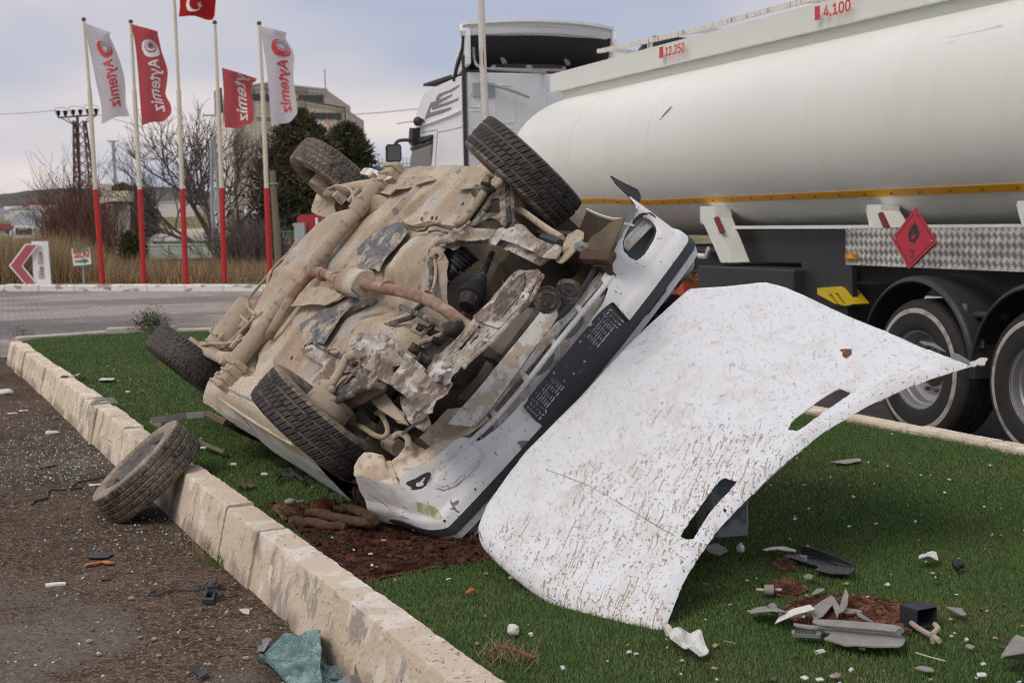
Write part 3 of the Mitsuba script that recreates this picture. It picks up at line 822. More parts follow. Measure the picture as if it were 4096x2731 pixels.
t = thing('log_stack', 'dark brown timber hut wall behind the leafless red shrubs', 'hut')
for k in range(9):
 a = [(-31.348,95,2.343),(-31.353,95,2.24),(-31.359,95,2.119),(-31.365,95,1.99),(-31.372,95,1.852),(-31.379,95,1.714),(-31.386,95,1.576),(-31.393,95,1.429),(-31.4,95,1.274)]
 b = [(-28.76,97,2.342),(-28.766,97,2.21),(-28.772,97,2.078),(-28.779,97,1.938),(-28.785,97,1.797),(-28.792,97,1.656),(-28.798,97,1.506),(-28.805,97,1.356),(-28.812,97,1.206)]
 put(t + '__log', rod(a[k], b[k], 0.46, 8), 'm_wood')
put(t + '__end_post', beam((-31.26,94.6,2.332), (-31.362,94.6,1.13), 0.9, 0.3), 'm_galv', smooth=False)

t = thing('red_roofed_house', 'low house with a red roof at the left edge behind the grey lorry', 'house')
put(t + '__wall', slab([(-62.082,1.564),(-58.804,1.499),(-58.844,0.711),(-62.123,0.777)], 165, 8), 'm_pale_wall', smooth=False)
put(t + '__roof', slab([(-61.971,1.528),(-58.582,1.475),(-58.594,2.118),(-61.711,2.18)], 164.5, 9), 'm_red_roof', smooth=False)
put(t + '__window', slab([(-59.384,1.399),(-59.084,1.393),(-59.107,0.944),(-59.408,0.95)], 164.8, 0.1), 'm_dark_glass', smooth=False)
t = thing('long_white_shed', 'long white shed with a red stripe in the distance right of the grey lorry', 'shed')
put(t + '__wall', slab([(-60.921,3.054),(-59.488,2.993),(-59.583,1.048),(-61.019,1.077)], 180, 10), 'm_pale_wall', smooth=False)
put(t + '__stripe', slab([(-60.904,2.71),(-59.47,2.682),(-59.502,2.029),(-60.936,2.057)], 179.9, 0.2), 'm_red_roof', smooth=False)
t = thing('blue_hall', 'long low hall with a blue wall far off between the pine and the truck mirrors', 'hall')
put(t + '__wall', slab([(-15.037,6.938),(-9.106,6.82),(-9.158,4.756),(-15.096,4.874)], 150, 10), 'm_pale_wall', smooth=False)
put(t + '__upper_wall', slab([(-14.857,7.339),(-9.083,7.254),(-9.095,6.783),(-14.869,6.898)], 149.8, 10), 'm_blue', smooth=False)
put(t + '__railing', [beam(np.array(p) + [0, 0, 0], np.array(p) + [0, 0, 0.95], 0.09) for p in [(-14.531,149.5,7.35),(-14.161,149.5,7.343),(-13.792,149.5,7.336),(-13.423,149.5,7.328),(-13.053,149.5,7.321),(-12.684,149.5,7.314),(-12.315,149.5,7.306),(-11.945,149.5,7.299),(-11.576,149.5,7.292),(-11.207,149.5,7.284),(-10.837,149.5,7.277),(-10.468,149.5,7.27)]] + [tube([(-14.523,149.5,7.629),(-10.46,149.5,7.578)], 0.05, 4, 1)], 'm_grey_metal', smooth=False)

# grey lorry seen from the front
t = thing('lorry', 'white lorry under a domed grey tarpaulin coming from the left', 'truck')
put(t + '__tarpaulin', prism(poly([(-50.576,1.839),(-50.517,2.483),(-50.124,2.83),(-49.526,3.14),(-49.073,3.15),(-48.312,2.826),(-48.193,2.63),(-48.208,1.663)]).buffer(0.05), -7, 0, M=frame((0, 142, 0), x=(1, 0, 0), y=(0, 0, 1))), mat('m_tarp', (0.36, 0.38, 0.42), 0.7))
put(t + '__load_side', slab([(-49.954,2.728),(-49.423,2.631),(-49.32,2.262),(-49.387,1.328),(-50,1.139)], 147, 4), 'm_grey_metal', smooth=False)
put(t + '__cab', prism(poly([(-50.06,1.577),(-49.855,1.797),(-48.282,1.765),(-48.068,1.537),(-48.068,0.254),(-48.264,-0.449),(-50,-0.414),(-50.157,0.296)]), -2, 0, M=frame((0, 141, 0), x=(1, 0, 0), y=(0, 0, 1))), 'm_white')
put(t + '__windscreen', slab([(-49.799,1.572),(-48.194,1.54),(-48.188,0.899),(-49.845,0.932)], 140.9, 0.1), 'm_dark_glass', smooth=False)
put(t + '__sun_visor', slab([(-49.403,1.604),(-48.462,1.585),(-48.497,1.382),(-49.381,1.399)], 140.6, 0.3), 'm_grey_metal', smooth=False)
put(t + '__grille', slab([(-49.688,0.608),(-48.371,0.582),(-48.393,0.134),(-49.71,0.16)], 140.9, 0.1), 'm_concrete', smooth=False)
put(t + '__wheel', rod((-50.205,141.5,-0.323), (-49.966,141.5,-0.328), 0.5, 16), 'm_black')
put(t + '__wheel', rod((-48.624,141.5,-0.355), (-48.398,141.5,-0.359), 0.5, 16), 'm_black')
for q in ([(-50.353,1.36),(-50.109,1.355),(-50.134,0.875),(-50.377,0.88)], [(-47.884,1.291),(-47.646,1.286),(-47.67,0.813),(-47.907,0.818)]):
 put(t + '__mirror', slab(q, 140.8, 0.3), 'm_pale_wall', smooth=False)

# red pickup half hidden by reeds
t = thing('pickup', 'red pickup half hidden behind the sign, shrubs and reeds', 'pickup')
F = frame((0, 82, 0), x=(1, 0, 0), y=(0, 0, 1))
put(t + '__body', prism(poly([(-26.379,0.403),(-25.554,0.443),(-24.17,0.415),(-23.802,0.258),(-23.244,0.191),(-23.071,0.038),(-23.073,-0.336),(-23.307,-0.387),(-26.192,-0.367),(-26.367,-0.12)]).buffer(-0.06).buffer(0.06), -1.6, 0, M=F), 'm_red')
put(t + '__cab', prism(poly([(-25.592,0.432),(-25.375,0.663),(-25.241,0.717),(-24.307,0.698),(-24.086,0.6),(-23.832,0.278),(-25.598,0.294)]).buffer(-0.05).buffer(0.05), -1.45, -0.12, M=F), 'm_red')
for q in ([(-25.442,0.441),(-25.302,0.625),(-24.871,0.627),(-24.881,0.429)], [(-24.778,0.625),(-24.31,0.616),(-24.095,0.414),(-24.787,0.428)]):
 put(t + '__window', prism(q, -0.14, -0.10, M=F), 'm_dark_glass', smooth=False)
for q in ((-23.349,81.9,-0.29), (-25.968,81.9,-0.275)):
 put(t + '__wheel', lathe([(0, 0), (0.36, 0), (0.42, 0.05), (0.42, 0.2), (0, 0.2)], 24), 'm_black', M=frame(q, z=(0, 1, 0)))
put(t + '__headlight', slab([(-23.181,0.136),(-23.056,0.078),(-23.053,-0.016),(-23.186,0.024)], 81.95, 0.1), 'm_white', smooth=False)

# ------------------------------------------------------------------ signs and flags
FB = lambda y: frame((0, y, 0), x=(1, 0, 0), y=(0, 0, 1))
t = thing('chevron_sign', 'white board with a red chevron pointing left and small vertical red lettering', 'sign')
put(t + '__board', prism([(-10.929,1.127),(-10.555,1.127),(-10.528,0.129),(-10.918,0.137)], -0.06, 0.0, M=FB(31.9)), 'm_white')
put(t + '__chevron', prism([(-11.037,1.082),(-10.724,1.067),(-11.13,0.586),(-10.821,0.166),(-11.103,0.171),(-11.438,0.588)], -0.05, 0.0, M=FB(31.8)), 'm_white', smooth=False)
put(t + '__chevron__red_face', prism([(-11.009,1.052),(-10.777,1.048),(-11.152,0.582),(-10.844,0.166),(-11.065,0.17),(-11.39,0.587)], 0.0, 0.006, M=FB(31.8)), 'm_red_faded', smooth=False)
tx = meshkit.text_mesh('G\u00fcle G\u00fcle', 0.115, 0.004)
p0, p1 = np.array((-10.672,31.885,0.27)), np.array((-10.683,31.885,0.887))
tx.apply_scale((np.linalg.norm(p1 - p0) / tx.bounds[1, 0], 1, 1))
put(t + '__lettering', tx, 'm_darkred', smooth=False, M=frame(p0, x=p1 - p0, z=(0, -1, 0)))

t = thing('silage_sign', 'tilted white square sign with green and red words and a green arrow', 'sign')
put(t + '__board', prism([(-10.12,0.938),(-9.699,0.969),(-9.673,0.576),(-10.087,0.545)], -0.02, 0.0, M=FB(32.2)), 'm_white', smooth=False)
o, q = np.array((-10.083,32.185,0.842)), np.array((-9.717,32.185,0.87))
tx = meshkit.text_mesh('Antan\u0131n\u00e7', 0.155, 0.004, True)
tx.apply_scale((np.linalg.norm(q - o) / tx.bounds[1, 0], 1, 1))
put(t + '__lettering', tx, 'm_green', smooth=False, M=frame(o, x=q - o, z=(0, -1, 0)))
o, q = np.array((-10.073,32.185,0.732)), np.array((-9.71,32.185,0.752))
tx = meshkit.text_mesh('SILAJ', 0.20, 0.004, True)
tx.apply_scale((np.linalg.norm(q - o) / tx.bounds[1, 0], 1, 1))
put(t + '__lettering', tx, 'm_red_print', smooth=False, M=frame(o, x=q - o, z=(0, -1, 0)))
put(t + '__arrow', [prism(a, 0.0, 0.004, M=FB(32.18)) for a in ([(-10.045,0.665),(-10.025,0.668),(-10.023,0.628),(-10.044,0.626)], [(-10.013,0.669),(-9.992,0.67),(-9.991,0.63),(-10.012,0.628)], [(-9.98,0.671),(-9.859,0.676),(-9.857,0.72),(-9.724,0.671),(-9.848,0.6),(-9.852,0.638),(-9.979,0.63)])], 'm_green', smooth=False)
put(t + '__post', tube([(-9.893,32.3,0.732),(-9.897,32.3,0.364),(-9.894,32.3,0.09)], 0.022, 6, 1), 'm_galv')
put(t + '__post_disc', rod((-9.892,32.26,0.568), np.array((-9.892,32.26,0.568)) + [0, 0.02, 0], 0.065, 16), mat('m_paleblue', (0.28, 0.52, 0.58), 0.6))

scene['m_flag_white'] = {'type': 'principledthin', 'base_color': rgb(0.72, 0.69, 0.72), 'roughness': 0.8, 'diff_trans': 0.95, 'spec_trans': 0.0}
scene['m_flag_red'] = {'type': 'principledthin', 'base_color': rgb(0.56, 0.115, 0.125), 'roughness': 0.8, 'diff_trans': 0.9, 'spec_trans': 0.0}
scene['m_flag_crimson'] = {'type': 'principledthin', 'base_color': rgb(0.48, 0.030, 0.028), 'roughness': 0.8, 'diff_trans': 0.7, 'spec_trans': 0.0}
scene['m_flag_print_red'] = {'type': 'principledthin', 'base_color': rgb(0.70, 0.11, 0.12), 'roughness': 0.8, 'diff_trans': 0.7, 'spec_trans': 0.0}
scene['m_flag_print_grey'] = {'type': 'principledthin', 'base_color': rgb(0.52, 0.52, 0.58), 'roughness': 0.8, 'diff_trans': 0.8, 'spec_trans': 0.0}


class Flag:
 """Cloth between a hoist line and a fly line (points in the upright plane at depth y), rippling in depth."""

 def __init__(self, hoist, fly, y, seed, wave=0.16, curl=0.0):
  self.h, self.f, self.y, self.s, self.w, self.c = np.array(hoist), np.array(fly), y, seed, wave, curl

 def S(self, a, b, off=0.0):
  a, b = np.asarray(a, float), np.asarray(b, float)

  def along(c, t):
   c = spline(c, 10)
   l = np.r_[0, np.cumsum(np.linalg.norm(np.diff(c, axis=0), axis=1))]
   l /= l[-1]
   return np.stack([np.interp(t, l, c[:, 0]), np.interp(t, l, c[:, 1])], -1)

  p = along(self.h, b) * (1 - a)[..., None] + along(self.f, b) * a[..., None]
  ph = a * 5.0 + b * 3.2 + self.s
  dy = self.w * np.sin(ph) * a ** 0.7 + 0.35 * self.w * np.sin(11 * b - 4 * a + self.s * 2) * a
  dy = dy + self.c * np.exp(-((b - 0.02) / 0.10) ** 2) * a
  return np.stack([p[..., 0], self.y + dy - 0.0 + off, p[..., 1] + 0.05 * np.sin(ph * 1.3) * a * (b > 0.03)], -1)

 def cloth(self, key, m):
  A, B = np.meshgrid(np.linspace(0, 1, 40), np.linspace(0, 1, 80), indexing='ij')
  return put(key + '__cloth', grid_mesh(self.S(A, B)), m, smooth=True)

 def decal(self, key, shape_mesh, m):
  """shape_mesh: x along a, y along b, z either side of the cloth."""
  s = shape_mesh
  P = []
  v = np.array(s.vertices)
  hi = v[:, 2] > 0
  return put(key, trimesh.Trimesh(self.S(v[:, 0], v[:, 1], np.where(hi, 0.014, -0.014)), s.faces, process=False), m, smooth=False)


def fine(g, z=1.0, step=0.03):
 """A flat shape cut into small cells so that it follows the cloth, with two faces."""
 ms = []
 for q in getattr(g, 'geoms', [g]):
  if q.is_empty or not hasattr(q, 'exterior'):
   continue
  m = trimesh.creation.extrude_polygon(q, 0.002, engine='earcut')
  v, f = trimesh.remesh.subdivide_to_size(m.vertices, m.faces, 0.06)
  v[:, 2] = np.where(v[:, 2] > 0.001, z, -z)
  ms.append(trimesh.Trimesh(v, f, process=False))
 return join(ms)


def flag_text(text, a0, a1, b0, b1):
 """Lettering that runs down the flag, its tops towards the hoist: read from the far side it is the right way round."""
 m = meshkit.text_mesh(text, 1.0, 1.0, True)
 v = np.array(m.vertices)
 x0, x1 = v[:, 0].min(), v[:, 0].max()
 b = b0 + (b1 - b0) * (v[:, 0] - x0) / (x1 - x0)
 a = a0 + (a1 - a0) * v[:, 1]
 w = np.column_stack([a, b, np.where(v[:, 2] > 0.5, 0.001, -0.001)])
 v2, f2 = trimesh.remesh.subdivide_to_size(w, m.faces[:, ::-1], 0.06)
 return trimesh.Trimesh(v2, f2, process=False)


def ell(cx, cy, rx, ry):
 return affinity.scale(sg.Point(0, 0).buffer(1, 24), rx, ry).__class__(affinity.translate(affinity.scale(sg.Point(0, 0).buffer(1, 24), rx, ry), cx, cy))


def swirl(ca, cb, ra, rb):
 """The emblem: two crescents round a ring."""
 out = ell(ca, cb, ra, rb).difference(ell(ca + 0.10 * ra, cb - 0.13 * rb, ra * 0.80, rb * 0.80))
 inn = ell(ca + 0.04 * ra, cb - 0.06 * rb, ra * 0.70, rb * 0.70).difference(ell(ca + 0.14 * ra, cb - 0.18 * rb, ra * 0.56, rb * 0.56))
 ring = ell(ca + 0.16 * ra, cb - 0.2 * rb, ra * 0.46, rb * 0.46).difference(ell(ca + 0.16 * ra, cb - 0.2 * rb, ra * 0.32, rb * 0.32))
 return out, inn, ring


def flagpole(top, mid, red_top, base, label):
 t = thing('flagpole', label, 'flagpole', 'flagpoles behind the white kerb')
 top, mid, red_top, base = (np.array(v) for v in (top, mid, red_top, base))
 put(t + '__upper_tube', tube([mid, top], [0.036, 0.033], 10, 1), 'm_cream')
 put(t + '__lower_tube', tube([red_top, mid], 0.050, 10, 1), 'm_cream')
 put(t + '__red_tube', tube([base, red_top], 0.062, 12, 1), 'm_red')
 put(t + '__finial', trimesh.creation.icosphere(2, 0.05), 'm_wood', M=at(*top))
 return t


flagpole(*[(-9.441,31.7,6.054),(-9.385,31.7,4.512),(-9.351,31.7,2.274),(-9.285,31.7,0.036)], 'leftmost of the flagpoles, red below and cream above, with a white flag')
flagpole(*[(-8.285,31.3,5.928),(-8.273,31.3,4.444),(-8.242,31.3,2.243),(-8.24,31.3,0.035)], 'flagpole second from left, with a faded red flag at its top')
flagpole(*[(-7.217,30.9,6.876),(-7.195,30.9,4.386),(-7.206,30.9,2.223),(-7.198,30.9,0.033)], 'tallest middle flagpole, running out of the top of the picture')
flagpole(*[(-6.266,30.5,5.758),(-6.255,30.5,4.33),(-6.251,30.5,2.214),(-6.267,30.5,0.034)], 'fourth flagpole from left, with a red flag slipped halfway down')
flagpole(*[(-5.241,30.1,5.664),(-5.216,30.1,4.273),(-5.206,30.1,2.184),(-5.197,30.1,0.032)], 'rightmost of the five flagpoles, with a white flag')

W_, R_, P_, G_ = 'm_flag_white', 'm_flag_red', 'm_red_print', 'm_flag_print_grey'
WP = 'm_white'
for (hoist, fly, y, seed, cloth, ink, label, curl) in [
  ([(-9.393,5.966),(-9.336,5.494),(-9.271,5.137),(-9.189,4.584),(-9.111,4.143),(-9.112,3.726)], [(-8.711,5.688),(-8.759,5.507),(-8.644,5.011),(-8.571,4.62),(-8.574,4.198),(-8.51,3.952)], 31.6, 0.4, W_, P_, 'white flag with a red emblem and mirrored red lettering on the leftmost pole', -0.3),
  ([(-8.257,5.866),(-8.181,5.389),(-8.146,4.781),(-8.13,4.22),(-8.11,3.643)], [(-7.597,5.649),(-7.635,5.283),(-7.517,4.897),(-7.533,4.609),(-7.576,4.369),(-7.472,4.126),(-7.452,3.917),(-7.522,3.798)], 31.2, 1.5, R_, WP, 'faded red flag with a white emblem and mirrored white lettering', -0.3),
  ([(-5.215,5.593),(-5.116,4.891),(-5.072,4.264),(-5.032,3.483)], [(-4.626,5.433),(-4.658,5.316),(-4.52,5.018),(-4.543,4.567),(-4.504,4.13),(-4.452,3.797),(-4.48,3.658)], 30.0, 2.3, W_, P_, 'white flag with a red emblem and mirrored red lettering on the rightmost flagpole', -0.2)]:
 t = thing('flag', label, 'flag', 'company flags')
 fl = Flag(hoist, fly, y, seed, 0.11, curl)
 fl.cloth(t, cloth)
 o_, i_, r_ = swirl(0.60, 0.215, 0.30, 0.095)
 if cloth == W_:
  fl.decal(t + '__emblem', fine(o_.union(i_)), ink)
  fl.decal(t + '__emblem_ring', fine(r_), G_)
 else:
  disc = ell(0.60, 0.215, 0.32, 0.10)
  fl.decal(t + '__emblem', fine(disc.difference(ell(0.62, 0.20, 0.205, 0.064)).union(ell(0.635, 0.19, 0.175, 0.055).difference(ell(0.65, 0.185, 0.12, 0.038)))), WP)
  fl.decal(t + '__emblem_ring', fine(ell(0.65, 0.185, 0.115, 0.036).difference(ell(0.65, 0.185, 0.07, 0.022))), G_)
 fl.decal(t + '__lettering', flag_text('Aytemiz', 0.76, 0.42, 0.335, 0.885), ink)
t = thing('flag', 'bright red flag slipped halfway down its pole, mirrored white lettering without emblem', 'flag', 'company flags')
fl = Flag([(-6.126,4.784),(-6.111,4.286),(-6.106,3.932),(-6.113,3.503)], [(-5.328,4.514),(-5.497,4.447),(-5.497,4.097),(-5.449,3.653),(-5.561,3.51)], 30.4, 3.1, 0.12, -0.35)
fl.cloth(t, R_)
fl.decal(t + '__lettering', flag_text('ytemiz', 0.76, 0.42, 0.045, 0.84), WP)
t = thing('national_flag', 'deep red flag with a white crescent and star at the top of the tallest pole', 'flag')
fl = Flag([(-7.084,6.636),(-7.072,6.406),(-7.072,6.14),(-7.107,5.942)], [(-6.285,6.585),(-6.314,6.32),(-6.334,6.108),(-6.392,5.91)], 30.8, 0.9, 0.15)
fl.cloth(t, 'm_flag_crimson')
cres = ell(0.42, 0.60, 0.225, 0.27).difference(ell(0.475, 0.585, 0.185, 0.215))
fl.decal(t + '__crescent', fine(cres), WP)
star = sg.Polygon([(0.585 + 0.085 * (1 if k % 2 == 0 else 0.42) * math.cos(k * math.pi / 5 + 0.3), 0.66 + 0.115 * (1 if k % 2 == 0 else 0.42) * math.sin(k * math.pi / 5 + 0.3)) for k in range(10)])
fl.decal(t + '__star', fine(star), WP)

# the white pole in front of the truck
t = thing('white_pole', 'slim white pole with rust runs standing behind the upturned front wheel', 'pole')
put(t + '__shaft', tube([(-0.213,12.4,3.545),(-0.205,12.4,2.681),(-0.172,12.4,1.73),(-0.161,12.4,0.416),(-0.152,12.4,-0.054)], 0.032, 14, 4), mat('m_rusty_white', lambda p, n, uv: mix((0.68, 0.65, 0.60), (0.26, 0.11, 0.05), smoothstep(0.63, 0.72, fbm(p.x * 60, p.y * 60, p.z * 3.2, 3))), 0.5))
put(t + '__base_plate', box(0.2, 0.2, 0.015), 'm_rusty_white', M=at((-0.152,12.4,-0.054)[0], (-0.152,12.4,-0.054)[1], 0.0))

# ------------------------------------------------------------------ pylon, poles, wires
t = thing('lattice_pylon', 'dark steel lattice pylon with a wide arm carrying six black insulators', 'pylon')
Yp = 150.0
L0, L1 = np.array((-46.282,150,12.853)), np.array((-46.768,150,-0.561))
R0, R1 = np.array((-45.234,150,12.833)), np.array((-44.49,150,-0.607))
dep = np.array([0, 1.6, 0])
legs = []
for k, (p, q) in enumerate([(L0, L1), (R0, R1), (L0 + dep * .55, L1 + dep * 1.8), (R0 + dep * .55, R1 + dep * 1.8)]):
 put(t + '__leg', beam(p, q, 0.17), 'm_lattice', smooth=False)
 legs.append((p, q))
br = []
N = 13
for (a, b) in [(0, 1), (2, 3), (0, 2), (1, 3)]:
 for k in range(N):
  s0_, s1_ = k / N, (k + 1) / N
  pa, qa = legs[a]
  pb, qb = legs[b]
  A0, A1, B0, B1 = pa + (qa - pa) * s0_, pa + (qa - pa) * s1_, pb + (qb - pb) * s0_, pb + (qb - pb) * s1_
  put(t + '__brace', beam(A0, B1, 0.085), 'm_lattice', smooth=False)
  if a != 2:
   put(t + '__brace', beam(B0, A1, 0.085), 'm_lattice', smooth=False)
put(t + '__mast', beam((-46.01,150.6,13.478), (-46.163,150.6,-0.585), 0.26), 'm_lattice', smooth=False)
arm = t + '__arm'
a0, a1 = np.array((-48.036,150.5,13.246)), np.array((-43.815,150.5,13.456))
put(arm, [beam(a0, a1, 0.20, 0.16), beam((-47.712,150.5,13.211), (-46.413,150.5,12.45), 0.1), beam((-43.997,150.5,13.372), (-45.405,150.5,12.431), 0.1), beam((-47.116,150.5,13.257), (-46.553,150.5,12.63), 0.08), beam((-44.591,150.5,13.354), (-45.275,150.5,12.663), 0.08)], 'm_lattice', smooth=False, exact=True)
for q in [(-48.001,150.5,13.363),(-47.26,150.5,13.348),(-46.412,150.5,13.42),(-45.655,150.5,13.434),(-44.793,150.5,13.476),(-43.977,150.5,13.489)]:
 i_ = put(t + '__insulator', lathe([(0, -0.05), (0.10, -0.05), (0.10, 0.1), (0.20, 0.16), (0.14, 0.25), (0.26, 0.33), (0.17, 0.42), (0.30, 0.52), (0.16, 0.62), (0, 0.66)], 12), 'm_black', M=at(*q))
for q in ([(-48.217,150.5,13.485),(-48.38,150.5,14.104),(-48.181,150.5,14.247),(-47.217,150.5,14.257),(-46.933,150.5,13.988),(-47.106,150.5,13.463)], [(-46.628,150.5,13.541),(-46.805,150.5,14.19),(-46.647,150.5,14.392),(-45.612,150.5,14.343),(-45.342,150.5,14.103),(-45.501,150.5,13.548)], [(-44.993,150.5,13.626),(-45.199,150.5,14.305),(-45.056,150.5,14.508),(-43.95,150.5,14.398),(-43.633,150.5,14.186),(-43.807,150.5,13.632)]):
 put(t + '__jumper_wire', tube(q, 0.03, 4, 4), 'm_grey_metal')

t = thing('steel_pole', 'grey lattice power pole with a crossbar beyond the second flagpole', 'power pole')
put(t + '__mast', beam((-47.758,170,11.862), (-47.629,170,0.417), 0.36), 'm_galv', smooth=False)
put(t + '__crossbar', beam((-48.329,170,11.841), (-47.224,170,11.785), 0.2), 'm_galv', smooth=False)
put(t + '__stay', tube([(-47.239,170,11.453),(-47.701,170,10.13),(-49.231,170,7.491)], 0.05, 4, 1), 'm_galv')
t = thing('ladder_pole', 'pale grey steel ladder pole with a tee top beside the bare tree', 'power pole')
A = [(-8.851,42,3.983),(-8.886,42,2.916),(-8.916,42,1.911),(-8.897,42,1.059),(-8.91,42,-0.27)]
B = [(-8.784,42,3.982),(-8.729,42,2.913),(-8.691,42,1.907),(-8.67,42,1.054),(-8.679,42,-0.275)]
put(t + '__leg', tube(A, 0.06, 4, 1), 'm_galv', smooth=False)
put(t + '__leg', tube(B, 0.06, 4, 1), 'm_galv', smooth=False)
for q in np.linspace(0.05, 0.97, 13):
 i = q * 4
 k = int(i)
 p_ = np.array(A[k]) + (np.array(A[k + 1]) - np.array(A[k])) * (i - k)
 r_ = np.array(B[k]) + (np.array(B[k + 1]) - np.array(B[k])) * (i - k)
 put(t + '__rung', beam(p_, r_, 0.06), 'm_galv', smooth=False)
put(t + '__plate', beam((-8.904,42,2.05), (-8.69,42,2.046), 0.05, 0.42), 'm_galv', smooth=False)
put(t + '__tee_bar', beam((-9.094,42,4.686), (-8.672,42,4.678), 0.06, 0.05), 'm_galv', smooth=False)
t = thing('wooden_post', 'weathered wooden post in front of the pine', 'post')
put(t + '__shaft', tube([(-6.392,38,2.86),(-6.372,38,2.133),(-6.328,38,1.077),(-6.307,38,-0.106)], [0.085, 0.09, 0.1, 0.1], 9, 1), mat('m_post', (0.20, 0.165, 0.115), 0.95))
put(t + '__clamp', rod((-6.369,38,2.521), (-6.368,38,2.488), 0.12, 12), 'm_galv')
for pts, lab in [([(-58.892,160,14.523),(-55.107,160,14.573),(-51.281,160,14.81)], 'power line leaving the pylon to the left'), ([(-45.816,165,11.189),(-44.688,165,10.165),(-43.247,165,9.57),(-41.629,165,9.295),(-38.521,165,9.557),(-35.188,165,11.43),(-34.113,165,13.988)], 'sagging cable running right from the grey power pole'), ([(-13.75,120,10.587),(-10.59,120,10.745),(-7.244,120,11.009)], 'power line running into the truck cab from the mill'), ([(-46.579,160,14.249),(-43.498,160,13.345),(-40.537,160,12.505),(-34.121,160,11.126)], 'thin power line to the right of the pylon'),
                 ([(-47.246,170,11.287),(-48.122,170,8.972),(-49.202,170,7.407),(-49.885,170,7.17)], 'sagging cable on the left of the grey power pole'), ([(-7.907,100,8.36),(-7.145,100,8.472),(-6.575,100,8.499)], 'short aerial wire beside the truck cab')]:
 solo('power_line', tube(pts, 0.035, 4, 6), 'm_grey_metal', lab, 'cable')


# ------------------------------------------------------------------ vegetation
def tree_skeleton(base, top_dir, length, r, depth, seed, spread=0.6, up=0.12, kids=(2, 4), shrink=0.72):
 rng = np.random.default_rng(seed)
 segs = []

 def grow(p, d, L, r, lvl):
  n = 3
  pts = [p]
  for k in range(n):
   d = d + rng.normal(0, 0.10, 3) + np.array([0, 0, up * 0.3])
   d = d / np.linalg.norm(d)
   pts.append(pts[-1] + d * L / n)
  segs.append((np.array(pts), r, r * 0.62, lvl))
  if lvl >= depth:
   return
  for k in range(rng.integers(*kids) + (1 if lvl > 1 else 0)):
   s = rng.uniform(0.45, 1.0) if k else 1.0
   i = s * n
   j = min(int(i), n - 1)
   q = pts[j] + (pts[j + 1] - pts[j]) * (i - j)
   a = rng.normal(0, 1, 3)
   a[1] *= 0.8
   a -= d * (a @ d)
   a /= np.linalg.norm(a)
   e = d + a * rng.uniform(0.5, 1.0) * spread * (1.2 if k else 0.5) + np.array([0, 0, up])
   grow(q, e / np.linalg.norm(e), L * rng.uniform(0.8, 1.15) * shrink, r * 0.62, lvl + 1)

 grow(np.array(base, float), np.array(top_dir, float) / np.linalg.norm(top_dir), length, r, 0)
 return segs


def skeleton_mesh(segs, lv):
 ms = [tube(p, np.linspace(a, b, len(p)), 5 if l < 2 else 3, 1, cap=False) for p, a, b, l in segs if lv(l)]
 return join(ms)


mat('m_bark', (0.105, 0.085, 0.072), 0.95)
mat('m_twig', (0.125, 0.100, 0.088), 0.95)
base = np.array((-9.593,46,-0.383))
t = thing('bare_tree', 'large leafless tree with spreading branches behind the flagpoles', 'tree')
S1 = tree_skeleton(base, (-0.12, 0, 1), 1.5, 0.16, 6, 5, 0.75, 0.10, (2, 4), 0.80)
S2 = tree_skeleton(base + [0, 0.1, 0.6], (-0.75, 0.1, 0.7), 1.3, 0.11, 6, 9, 0.75, 0.10, (2, 4), 0.80)
S3 = tree_skeleton(base + [0, 0.1, 0.9], (0.55, 0.1, 0.8), 1.25, 0.10, 6, 12, 0.75, 0.12, (2, 4), 0.80)
S_ = S1 + S2 + S3
put(t + '__trunk', skeleton_mesh(S_, lambda l: l < 2), 'm_bark')
put(t + '__crown', skeleton_mesh(S_, lambda l: l >= 2), 'm_twig', smooth=False)

mat('m_redtwig', (0.125, 0.062, 0.048), 0.95)


def shrub(center, w, h, n, seed, label, m='m_redtwig', r=0.018):
 rng = np.random.default_rng(seed)
 t = thing('leafless_shrub', label, 'shrub', 'leafless shrubs on the verge')
 ms = []
 for k in range(n):
  a, l = rng.normal(0, w * 0.32), h * rng.uniform(0.45, 1.0)
  p = np.array(center) + [a * 0.5, rng.normal(0, w * 0.2), 0]
  pts = [p]
  d = np.array([a * 0.5 / h, rng.normal(0, 0.1), 1.0])
  for i in range(4):
   d = d + rng.normal(0, 0.14, 3)
   pts.append(pts[-1] + d / np.linalg.norm(d) * l / 4)
  ms.append(tube(pts, np.linspace(r, r * 0.35, 5), 3, 1, cap=False))
  for j in (2, 3, 3, 4):
   q = pts[j]
   e = d + rng.normal(0, 0.5, 3)
   ms.append(tube([q, q + e / np.linalg.norm(e) * l * 0.14, q + e / np.linalg.norm(e) * l * 0.27 + [0, 0, .05]], np.linspace(r * 0.5, r * 0.3, 3), 3, 1, cap=False))
 put(t + '__twigs', ms, m, smooth=False)


shrub((*(-18.511,60,-0.751)[:2], -0.2), 2.4, 4.4, 190, 1, 'tall thicket of red-brown leafless twigs around the foot of the pylon')
shrub((*(-18.672,58,-0.663)[:2], -0.2), 1.8, 3.1, 110, 2, 'red-brown leafless shrub left of the pylon foot')
shrub((*(-16.11,55,-0.589)[:2], -0.1), 2.0, 3.0, 110, 3, 'leafless shrub in front of the ruined building')
shrub((*(-7.408,40,-0.019)[:2], 0.1), 3.2, 1.35, 420, 4, 'low dense dark leafless bush in front of the old house', 'm_bark', 0.014)
shrub((*(-9.219,47,-0.39)[:2], 0.0), 2.2, 2.3, 90, 6, 'thin leafless shrub in front of the old house', 'm_twig', 0.012)


